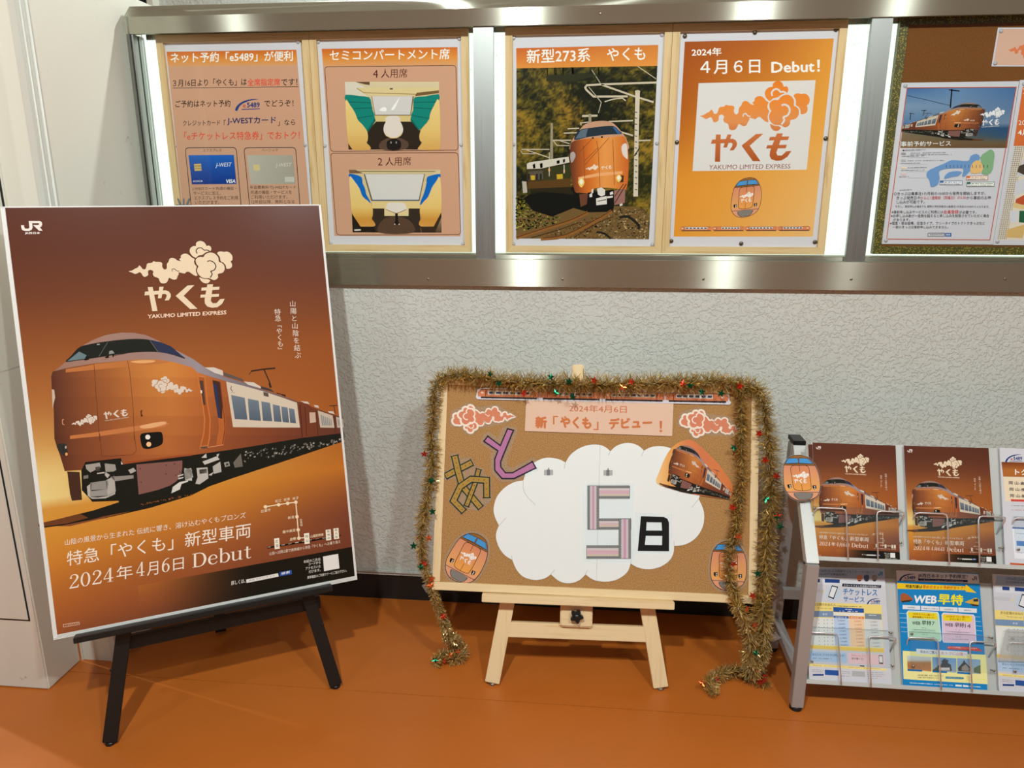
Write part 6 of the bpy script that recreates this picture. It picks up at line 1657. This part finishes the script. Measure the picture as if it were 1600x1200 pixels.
# ticketless service brochures
cT = (1260, 885, 5.857)
AT = None
for key, lab in (('d', 'blue and yellow ticketless service brochure on the lower shelf, by the rack post'), ('f', 'blue and yellow ticketless service brochure on the lower shelf, at the right edge')):
    t, m_, W, H = brochure('ticketless_brochure', SPOT[key], LP0, .010, lab, 'ticketless service brochures')
    if AT is None:
        a = AT = Art(crop(plane_T(m_), *cT), 1.12); a.part = 'background_print'
        a.poly([(10, 18), (708, 20), (718, 115), (0, 98)], (166, 188, 216)); a.poly([(0, 98), (718, 115), (720, 185), (0, 165)], (216, 218, 226))
        a.poly([(-60, 322), (688, 352), (712, 790), (-40, 745)], (240, 216, 130)); a.poly([(-55, 405), (245, 410), (250, 465), (-50, 460)], (124, 148, 180)); a.poly([(535, 430), (685, 436), (690, 490), (535, 485)], (128, 140, 152))
        a.poly([(-50, 465), (690, 490), (705, 745), (-45, 715)], (226, 226, 222)); a.poly([(250, 470), (388, 474), (400, 730), (262, 724)], (190, 208, 232)); a.poly([(390, 474), (527, 480), (540, 738), (402, 730)], (240, 204, 168)); a.poly([(530, 480), (688, 488), (702, 745), (542, 738)], (214, 216, 214))
        a.poly([(245, 372), (525, 385), (527, 425), (247, 415)], (44, 86, 160)); a.poly([(247, 420), (527, 430), (528, 455), (248, 447)], (232, 230, 226)); a.poly([(250, 450), (385, 456), (388, 476), (250, 470)], (50, 96, 168)); a.poly([(390, 456), (527, 462), (527, 482), (390, 476)], (224, 130, 80))
        a.poly([(-40, 720), (705, 755), (710, 788), (-38, 748)], (236, 200, 96)); a.poly([(-30, 770), (366, 792), (370, 885), (-28, 865)], (176, 200, 226)); a.poly([(382, 792), (714, 808), (718, 905), (385, 885)], (236, 200, 204)); a.poly([(-28, 885), (735, 935), (738, 955), (-26, 910)], (238, 220, 140))
        a.part = 'picture'
        piece(a); a.ell(250, 245, 76, 72, (196, 208, 222)); a.poly([(232, 172), (290, 186), (250, 300), (198, 280)], (50, 52, 60)); a.poly([(236, 184), (280, 194), (246, 286), (206, 272)], (226, 228, 230))
        for x, c in ((485, (214, 140, 100)), (550, (88, 100, 130)), (622, (150, 150, 150))): piece(a); a.spoly([(x - 24, 105), (x - 20, 82), (x, 76), (x + 20, 82), (x + 24, 105), (x + 14, 135), (x - 14, 135)], c); a.poly([(x - 14, 124), (x + 14, 124), (x + 10, 136), (x - 10, 136)], (60, 50, 50))
        piece(a); a.poly([(168, 945), (292, 952), (294, 1000), (170, 992)], (44, 84, 156)); piece(a); a.poly([(415, 955), (535, 962), (538, 1012), (416, 1004)], (176, 178, 180)); piece(a); a.poly([(660, 812), (698, 814), (702, 895), (665, 892)], (90, 84, 86)); a.poly([(664, 820), (694, 822), (698, 880), (668, 878)], (232, 228, 228))
        piece(a); a.rect(-20, 205, 128, 235, (196, 198, 202)); a.ell(152, 232, 9, 9, (226, 214, 130), 10)
        jr(a, lambda x, y: crop(plane_T(m_), *cT)(655 + (x - 440) * .095, 50 + (y - 605) * .16), (40, 120, 170), False)
        a.sub = ''; a.part = 'lettering'; NV = (40, 66, 130)
        a.text('3月16日(土)より特急やくも / スーパーはくと', (90, 52), (620, 68), 26, (60, 74, 110)); a.text('(いなば)が全車指定席に', (92, 82), (372, 88), 24, (60, 74, 110))
        for q_ in ([(60, 112), (122, 114), (122, 145), (60, 143)], [(168, 114), (304, 120), (304, 152), (168, 147)]): a.poly(q_, NV)
        a.poly([(328, 156), (686, 172), (680, 198), (326, 184)], (36, 38, 60)); a.z += 1
        a.text('スマートフォンの画面が特急券に！', (340, 182), (668, 194), 18, (240, 240, 240))
        a.text('チケットレス', (335, 262), (648, 272), 62, (44, 112, 176), .022); a.text('サービス', (338, 322), (530, 330), 52, (44, 112, 176), .016); logo5489(a, (555, 318), (678, 322))
        a.text('主な区間のおねだん', (40, 358), (270, 364), 24, (90, 70, 40)); a.greek((280, 362), (515, 370), 9, (110, 96, 70), 4); a.greek((100, 380), (230, 386), 7, (150, 130, 90), 5)
        a.greek((355, 392), (420, 395), 9, (236, 236, 240), 6); a.greek((305, 408), (470, 413), 9, (236, 236, 240), 7); a.greek((265, 462), (372, 466), 8, (236, 236, 240), 8); a.greek((402, 468), (515, 472), 8, (250, 240, 230), 9); a.greek((570, 445), (640, 448), 8, (236, 236, 236), 10)
        a.text('着 駅', (148, 446), (192, 448), 18, (240, 240, 240))
        for i in range(8):
            y = 505 + i * 32; dx = 5 + i * 3.5
            for x, s_, c in ((283, ['3,090円', '3,090円', '3,730円', '1,910円', '2,390円', '2,190円', '1,910円', '930円'][i], NV), (432, ['3,530円', '3,530円', '3,930円', '2,560円', '2,560円', '2,350円', '2,390円', '1,360円'][i], (206, 120, 60)), (578, ['3,730円', '3,730円', '4,130円', '2,560円', '3,350円', '2,490円', '2,560円', '1,560円'][i], (110, 112, 116))): a.text(s_, (x + dx, y - 2 + (x - 283) * .04), (x + 62 + dx, y + (x - 283) * .04), 15, c)
            for x in (112, 160, 190, 235): a.ell(x + dx * .2, y - 14, 4, 4, (90, 90, 94), 6); a.z -= 1
        a.z += 1
        a.text('あなたの スマホが切符になる！', (54, 816), (350, 828), 24, (60, 90, 130)); a.text('チケットレスで', (408, 826), (540, 832), 22, (206, 110, 120)); a.text('席が選べる！', (412, 852), (524, 858), 20, (90, 70, 76)); a.greek((60, 840), (230, 846), 8, (110, 120, 140), 11)
        a.rect(58, 984, 158, 1000, NV)
        for i, (x, y, x1) in enumerate(((52, 945, 158), (52, 960, 150), (326, 962, 395), (326, 978, 400), (555, 968, 700), (555, 985, 720), (555, 1002, 690), (320, 1002, 400), (556, 1022, 650))): a.greek((x, y), (x1, y + 5), 6, (140, 142, 150), 20 + i)
        a.poly([(488, 905), (530, 907), (530, 916), (488, 914)], (50, 50, 50)); a.greek((60, 905), (680, 938), 7, (190, 160, 90), 33)
        # keep to the sheet
        for i, (pts, fs, cols, z, part) in enumerate(a.items):
            a.items[i] = ([(max(-W / 2, min(W / 2, p[0])), max(-H / 2, min(H / 2, p[1]))) for p in pts], fs, cols, z, part)
    AT.build(t, 'ink_gloss', .0001)
# blue early booking brochure
t, m_, W, H = brochure('early_booking_brochure', SPOT['e'], LP0, .010, 'bright blue and cream early booking brochure in the middle of the lower shelf')
cW = (1395, 885, 5.853); TW = plane_T(m_); a = Art(crop(TW, *cW), 1.12); a.part = 'background_print'
BLU = (30, 132, 196)
S = a.T; a.T = lambda x, y: (x, y); a.rect(-W / 2, -H / 2, W / 2, H / 2, BLU); a.T = S
a.poly([(34, 36), (782, 72), (792, 160), (38, 130)], (222, 220, 226)); a.poly([(40, 152), (665, 182), (668, 165), (765, 242), (668, 232), (667, 218), (42, 205)], (246, 196, 30))
a.poly([(90, 772), (850, 808), (868, 1078), (98, 1030)], (246, 232, 160)); a.poly([(215, 752), (685, 780), (684, 822), (216, 800)], (224, 228, 234))
for q_ in ([(90, 352), (250, 360), (252, 398), (90, 390)], [(258, 360), (422, 368), (424, 408), (260, 400)], [(428, 368), (592, 376), (594, 416), (430, 408)], [(598, 376), (768, 386), (768, 426), (600, 418)]): a.poly(q_, (226, 230, 236))
for q_, c in (([(132, 425), (150, 408), (405, 422), (415, 440), (440, 660), (430, 682), (160, 666), (145, 650)], (186, 222, 196)), ([(452, 445), (468, 428), (730, 446), (745, 465), (758, 682), (745, 700), (470, 690), (460, 670)], (222, 196, 216))): a.poly(grow(q_, 8), (230, 236, 240)); a.poly(q_, c)
a.poly([(135, 418), (400, 428), (412, 486), (150, 470)], (248, 216, 40)); a.poly([(455, 440), (722, 452), (722, 508), (464, 496)], (248, 216, 40)); a.poly([(498, 728), (770, 740), (828, 778), (498, 756)], (214, 70, 56))
for i in range(5): a.line([(60 + i * 4, 428 + i * 42), (130 + i * 3, 432 + i * 42)], 4, (170, 206, 232), inc=False); a.line([(740 + i * 5, 458 + i * 42), (800 + i * 6, 464 + i * 42)], 4, (170, 206, 232), inc=False)
a.part = 'picture'
piece(a); a.gpoly([(130, 815), (350, 828), (352, 962), (134, 940)], lambda t_: table([(0, [(196, 208, 220)]), (.35, [(190, 190, 180)]), (.42, [(172, 118, 76)]), (1, [(196, 140, 92)])])(0, t_), 10, 1)
for i in range(9): a.line([(140 + i * 24, 900 + (i % 3) * 12), (165 + i * 22, 935)], 5, (150, 96, 62), inc=False)
piece(a); a.gpoly([(360, 828), (580, 842), (582, 972), (362, 960)], lambda t_: mixc((110, 156, 206), (160, 180, 190), t_), 5, 1)
a.poly([(400, 950), (410, 905), (440, 900), (450, 875), (440, 870), (470, 842), (510, 862), (500, 880), (530, 900), (540, 955)], (70, 72, 78)); a.poly([(420, 925), (520, 925), (522, 950), (420, 948)], (206, 204, 200)); a.poly([(360, 950), (400, 920), (420, 955), (420, 962)], (80, 92, 70))
piece(a); a.gpoly([(588, 840), (800, 852), (804, 985), (590, 972)], lambda t_: mixc((130, 168, 208), (170, 180, 180), t_), 5, 1)
a.poly([(595, 930), (640, 880), (650, 855), (665, 880), (720, 935), (725, 960), (600, 955)], (66, 64, 62)); a.poly([(630, 920), (665, 895), (700, 930), (700, 955), (630, 950)], (150, 146, 138)); a.poly([(740, 930), (800, 900), (803, 980), (740, 970)], (96, 112, 84))
piece(a); a.spoly([(68, 300), (72, 258), (100, 245), (140, 262), (185, 300), (150, 320), (100, 328), (75, 322)], (166, 92, 52)); a.poly([(75, 315), (180, 305), (150, 325), (85, 330)], (60, 50, 44))
piece(a); a.poly([(655, 325), (720, 300), (760, 285), (788, 300), (786, 355), (740, 362), (700, 340)], (206, 168, 66)); a.poly([(735, 300), (780, 296), (782, 320), (738, 322)], (50, 52, 56)); a.poly([(700, 340), (786, 352), (780, 366), (730, 362)], (60, 52, 46))
for q_ in ([(135, 938), (268, 946), (268, 962), (135, 955)], [(362, 952), (495, 960), (495, 975), (362, 967)], [(588, 964), (715, 972), (715, 988), (588, 980)]): piece(a); a.poly(q_, (30, 110, 176))
piece(a); a.poly([(672, 1000), (708, 1003), (710, 1048), (674, 1044)], (228, 216, 150))
a.sub = ''; a.part = 'lettering'; NV = (40, 44, 96)
logo5489(a, (60, 98), (212, 104)); a.text('JR西日本ネット予約限定！', (230, 108), (682, 118), 44, NV, .012); a.poly([(232, 110), (684, 124), (684, 144), (232, 130)], NV); a.greek((260, 123), (655, 135), 9, (226, 226, 236), 2)
jr(a, lambda x, y: S(725 + (x - 440) * .1, 92 + (y - 605) * .17), (90, 90, 96), False)
a.text('特急列車は', (114, 196), (266, 202), 30, (40, 34, 30), .018, slant=.15); a.text('早めのネット予約がおトク！', (270, 202), (655, 214), 32, (206, 66, 40), .012, slant=.15)
a.text('WEB', (186, 336), (398, 342), 74, (240, 242, 244), .04, slant=.12); a.text('早特', (408, 346), (640, 360), 100, (250, 226, 40), .03, slant=.08)
for s_, p0, p1 in (('利用期間', (135, 382), (200, 384)), ('1名様からご利用OK', (275, 392), (412, 396)), ('予約変更OK', (468, 400), (552, 402)), ('乗車券付', (650, 408), (715, 410))): a.text(s_, p0, p1, 14, (90, 100, 110))
a.text('7日前までのご購入で', (182, 445), (378, 454), 20, (190, 100, 30), .01); a.text('通常価格よりおトク！', (178, 470), (378, 478), 18, (120, 60, 30), .01); a.text('14日前までのご購入で', (486, 466), (698, 474), 20, (190, 100, 30), .01); a.text('さらにおトク！', (520, 490), (658, 496), 18, (120, 60, 30), .01)
a.text('WEB', (176, 532), (250, 534), 30, (40, 44, 46), .018); a.text('早特', (262, 536), (348, 540), 42, (40, 44, 46), .012, slant=.1); a.text('7', (356, 540), (382, 540), 36, (60, 64, 66))
a.text('WEB', (476, 548), (550, 551), 30, (50, 40, 50), .018); a.text('早特', (562, 556), (648, 560), 42, (50, 40, 50), .012, slant=.1); a.text('14', (658, 562), (710, 563), 36, (70, 60, 70))
for i, (x, y, x1, c) in enumerate(((260, 560, 308, 0), (190, 580, 380, 0), (270, 622, 318, 0), (200, 646, 385, 0), (572, 578, 618, 0), (508, 600, 692, 0), (575, 642, 622, 0), (512, 664, 698, 0))): a.greek((x, y), (x1, y + 5), 6, (110, 110, 112), 40 + i)
for l_ in ([(170, 574), (392, 584)], [(172, 590), (394, 600)], [(480, 592), (715, 606)], [(482, 610), (716, 622)]): a.line(l_, 1.6, (120, 120, 122), inc=False)
a.text('おトクな列車についてはWEBで', (504, 746), (772, 758), 14, (250, 230, 226), .005)
a.text('早めのご購入で', (250, 794), (430, 804), 28, (60, 60, 70)); a.text('おトクに山陰へ', (442, 806), (676, 818), 30, (206, 90, 80))
a.text('山陰の魅力満載、日帰りでもゆったりと', (225, 1000), (460, 1008), 13, (90, 84, 66)); a.text('山陰に旅する旅程はこちら', (228, 1020), (420, 1028), 13, (90, 84, 66)); a.poly([(482, 1006), (640, 1014), (652, 1022), (640, 1032), (482, 1026)], (44, 132, 160)); a.greek((490, 1016), (635, 1022), 7, (226, 240, 244), 61)
a.greek((155, 1064), (560, 1088), 9, (226, 238, 246), 62); a.greek((695, 1096), (805, 1102), 9, (226, 238, 246), 63); a.poly([(572, 1080), (630, 1084), (630, 1100), (572, 1096)], (230, 238, 244)); a.poly([(640, 1084), (690, 1088), (690, 1104), (640, 1100)], (230, 238, 244))
a.T = S
a.build(t, 'ink_gloss', .0001)
# frosted flap leaning in front of the right hand brochure
q = [(1572, 983), (1700, 990), (1696, 1036), (1560, 1032)]
pp = [onS(u, v, LP0, .022) for u, v in q]
m_ = frame(sum(pp, V()) / 4, (1, 0, 0), SL); inv = m_.inverted()
t = thing('plastic_flap', m_, 'grey translucent plastic flap over the brochure at the right edge of the lower shelf', 'flap')
o_ = []
ll = [(inv @ p) for p in pp]
MB().prism(spl([(p.x, p.y) for p in (ll[0], ll[1], ll[2], ll[3])], True, 1), -.0006, .0006).build('sheet', 'frosted', t)
MB().prism([(ll[0].x, ll[0].y), (ll[1].x, ll[1].y), (ll[1].x, ll[1].y - .003), (ll[0].x, ll[0].y - .003)], .0007, .0012).build('folded_edge', 'frosted', t)
# cartoon train tag on the rack post
pc = on_plane(1253, 747, UP0 + SN * .0145, SN)
m_ = frame(pc, (1, 0, 0), SL)
t = thing('cartoon_train_tag', m_, 'cartoon train front tag fixed to the upper left post of the brochure rack', 'tag')
TT = plane_T(m_); ct = crop(TT, 1200, 670, 6.6667)
oo = [(165, 375), (158, 430), (160, 520), (170, 600), (195, 660), (240, 710), (300, 740), (370, 748), (440, 738), (500, 710), (530, 675), (543, 620), (543, 560), (530, 480), (505, 410), (480, 370), (450, 330), (410, 295), (350, 277), (290, 277), (240, 290), (205, 315), (180, 345)]
MB().prism([ct(*p) for p in spl(grow(oo, 14), True, 3)], -.0008, 0).build('card', 'film', t)
a = Art(lambda x, y: (x, y), 1.1); a.part = 'train_print'; train_face(a, ct); a.build(t, 'ink_gloss', .0002)
MB().box((-.022, -.014, -.052), (-.006, .004, -.0009)).build('sticky_pad', 'white_plastic', t)

# ------------------------------------------------------------------ tinsel garlands with foil stars
def garland(name, pts, rad, label, stars, seed, dens=4200):
    """pts: world path; rad: tuft radius at each path point"""
    r = random.Random(seed)
    path = spl3(pts, 6); rr = []
    n = len(pts)
    rad = [x * 1.22 for x in rad]
    for i in range(n - 1): rr += [rad[i] + (rad[i + 1] - rad[i]) * k / 6 for k in range(6)]
    rr.append(rad[-1])
    t = thing(name, path[0], label, 'garland', 'gold tinsel garlands')
    MB().tube(path, .0022, 6).build('core_wire', 'zinc', t, True)
    seg = [(path[i + 1] - path[i]).length for i in range(len(path) - 1)]; tot = sum(seg)
    mb = MB(); mb.c = []
    GOLD = [(.95, .71, .28), (.80, .58, .20), (1.0, .84, .46), (.56, .40, .13), (.92, .74, .30), (.62, .46, .14)]
    for _ in range(int(tot * dens)):
        d = r.random() * tot; i = 0
        while i < len(seg) - 1 and d > seg[i]: d -= seg[i]; i += 1
        f = d / seg[i]; p = path[i].lerp(path[i + 1], f); D = (path[i + 1] - path[i]).normalized(); R = rr[i] + (rr[i + 1] - rr[i]) * f
        a_ = D.orthogonal().normalized(); b_ = D.cross(a_); th = r.random() * 2 * math.pi
        O_ = (a_ * math.cos(th) + b_ * math.sin(th)) + D * r.uniform(-.7, .7) + V((0, 0, -.12)); O_.normalize()
        L_ = R * r.uniform(.7, 1.18); S_ = O_.cross(D + V((r.uniform(-.6, .6), r.uniform(-.6, .6), r.uniform(-.6, .6)))).normalized() * r.uniform(.0007, .0015)
        e = p + O_ * L_; mid = p + O_ * L_ * .55 + V((r.uniform(-1, 1), r.uniform(-1, 1), r.uniform(-1, 1))) * R * .10
        lo = .0015
        for q in (e, mid):
            if q.z < lo: q.z = lo
        k = len(mb.v)
        mb.v += [tuple(p + S_), tuple(p - S_), tuple(mid - S_ * 1.1), tuple(mid + S_ * 1.1), tuple(e - S_ * .6), tuple(e + S_ * .6)]
        mb.f += [(k, k + 1, k + 2, k + 3), (k + 3, k + 2, k + 4, k + 5)]; mb.sm += [False, False]
        c = GOLD[r.randrange(6)]; s = r.uniform(.75, 1.1); mb.c += [tuple(x * s for x in c)] * 6
    mb.build('foil_strands', 'tinsel', t, True, kind='stuff')
    for u, c in stars:
        d = u * tot; i = 0
        while i < len(seg) - 1 and d > seg[i]: d -= seg[i]; i += 1
        p = path[i].lerp(path[i + 1], d / seg[i]); R = rr[i]
        D = (path[i + 1] - path[i]).normalized(); toc = (CAM - p).normalized(); sd = D.cross(toc).normalized()
        p = p + toc * R * .75 + sd * R * r.uniform(-.95, .95)
        if p.z < .015: p.z = .015
        m4 = frame(p, sd + V((r.uniform(-.4, .4), r.uniform(-.4, .4), r.uniform(-.4, .4))), D + V((r.uniform(-.5, .5), r.uniform(-.5, .5), r.uniform(-.5, .5))))
        s = MB(); pr_ = []
        for k in range(10):
            q_ = .0125 if k % 2 == 0 else .0052; pr_.append((q_ * math.sin(math.pi * k / 5), q_ * math.cos(math.pi * k / 5)))
        s.add([(x, y, 0) for x, y in pr_] + [(0, 0, .003)], [((k + 1) % 10, k, 10) for k in range(10)])
        s.f += [tuple(range(10))]; s.sm += [False]
        s.v = [tuple(m4 @ V(q)) for q in s.v]
        s.build('foil_star', 'star_' + c, t, True)
    return t
def bp(u, v, o=.022): return onD(u, v, o)
def hang(u, v, y=1.835): return on_y(u, v, y)
G, RD_, O_ = 'green', 'red', 'orange'
# left end on the floor, up the left edge, along the top, down the right outside
p1 = [on_z(680, 1036, .016), on_z(694, 1022, .02), on_z(711, 1030, .02), on_z(722, 1019, .022), on_z(713, 1003, .035)]
p1 += [hang(701, 995, 1.86), hang(694, 972), hang(685, 948), hang(677, 925), hang(668, 900)]
p1 += [bp(661, 875), bp(659, 850), bp(661, 815), bp(668, 780), bp(673, 745), bp(675, 710), bp(674, 675), bp(677, 640), bp(679, 612), bp(686, 594), bp(704, 587)]
p1 += [bp(u, v) for u, v in ((735, 588), (765, 592), (800, 597), (840, 599), (880, 600), (920, 601), (960, 601), (1000, 600), (1040, 599), (1075, 600), (1105, 597), (1130, 597), (1155, 603), (1178, 603), (1190, 614), (1194, 640), (1197, 665), (1201, 700), (1203, 735), (1206, 765), (1205, 790), (1200, 825), (1197, 860), (1196, 895), (1193, 925))]
p1 += [hang(u, v) for u, v in ((1192, 950), (1193, 975), (1194, 1000), (1188, 1022))] + [on_z(1180, 1050, .03), on_z(1190, 1066, .018), on_z(1198, 1066, .016)]
nl = 10
rad = [.016, .018, .02, .022, .02] + [.016, .015, .014, .014, .015] + [.019, .02, .022, .022, .022, .022, .021, .022, .022, .024, .026] + [.028, .03, .031, .032, .032, .032, .032, .032, .032, .031, .03, .03, .028, .026, .026, .026, .027, .029, .03, .030, .029, .028, .028, .028, .028] + [.027, .026, .024, .022] + [.022, .02, .016]
rs = random.Random(21)
st = [(rs.random(), rs.choice([G, G, G, RD_, RD_, O_])) for _ in range(46)]
garland('tinsel_garland', p1, rad, 'long gold tinsel garland around the left, top and right edges of the cork board', st, 5, 5600)
# inner strand hanging down across the board
p2 = [bp(1140, 600), bp(1157, 608), bp(1158, 630), bp(1160, 670), bp(1158, 705), bp(1160, 740), bp(1155, 780), bp(1152, 815), bp(1145, 850), bp(1138, 880), bp(1141, 905), bp(1148, 930)]
p2 += [hang(u, v, 1.82) for u, v in ((1154, 952), (1166, 972), (1172, 992), (1172, 1020))] + [on_z(1174, 1052, .03), on_z(1158, 1048, .022), on_z(1135, 1050, .02), on_z(1116, 1060, .02), on_z(1110, 1074, .018), on_z(1120, 1084, .014)]
rad = [.02, .02, .02, .021, .02, .02, .02, .019, .018, .017, .018, .019] + [.02, .022, .024, .024] + [.026, .022, .02, .02, .019, .014]
st = [(.18, G), (.33, RD_), (.40, O_), (.47, RD_), (.60, O_), (.645, O_), (.72, G), (.80, O_), (.97, O_), (.93, RD_)]
garland('tinsel_garland', p2, rad, 'gold tinsel strand hanging down over the right part of the cork board to the floor', st, 9, 5000)
# clear tape holding the ends
for nm, q, lab, y in (('tape_piece', [(659, 915), (669, 908), (676, 918), (666, 926)], 'small piece of clear tape at the lower left corner of the cork board', 1.84), ('tape_piece', [(1204, 992), (1212, 987), (1220, 997), (1208, 1003)], 'small piece of clear tape between the tinsel and the rack post', 1.85)):
    pp = [on_y(u, v, y) for u, v in q]; m_ = frame(sum(pp, V()) / 4, (1, 0, 0), (0, 0, 1)); inv = m_.inverted()
    t = MB().prism([((inv @ p).x, (inv @ p).y) for p in pp], -.0002, .0002).build(nm, 'frosted'); t.matrix_world = m_
    tag(t, lab, 'tape', 'pieces of clear tape')
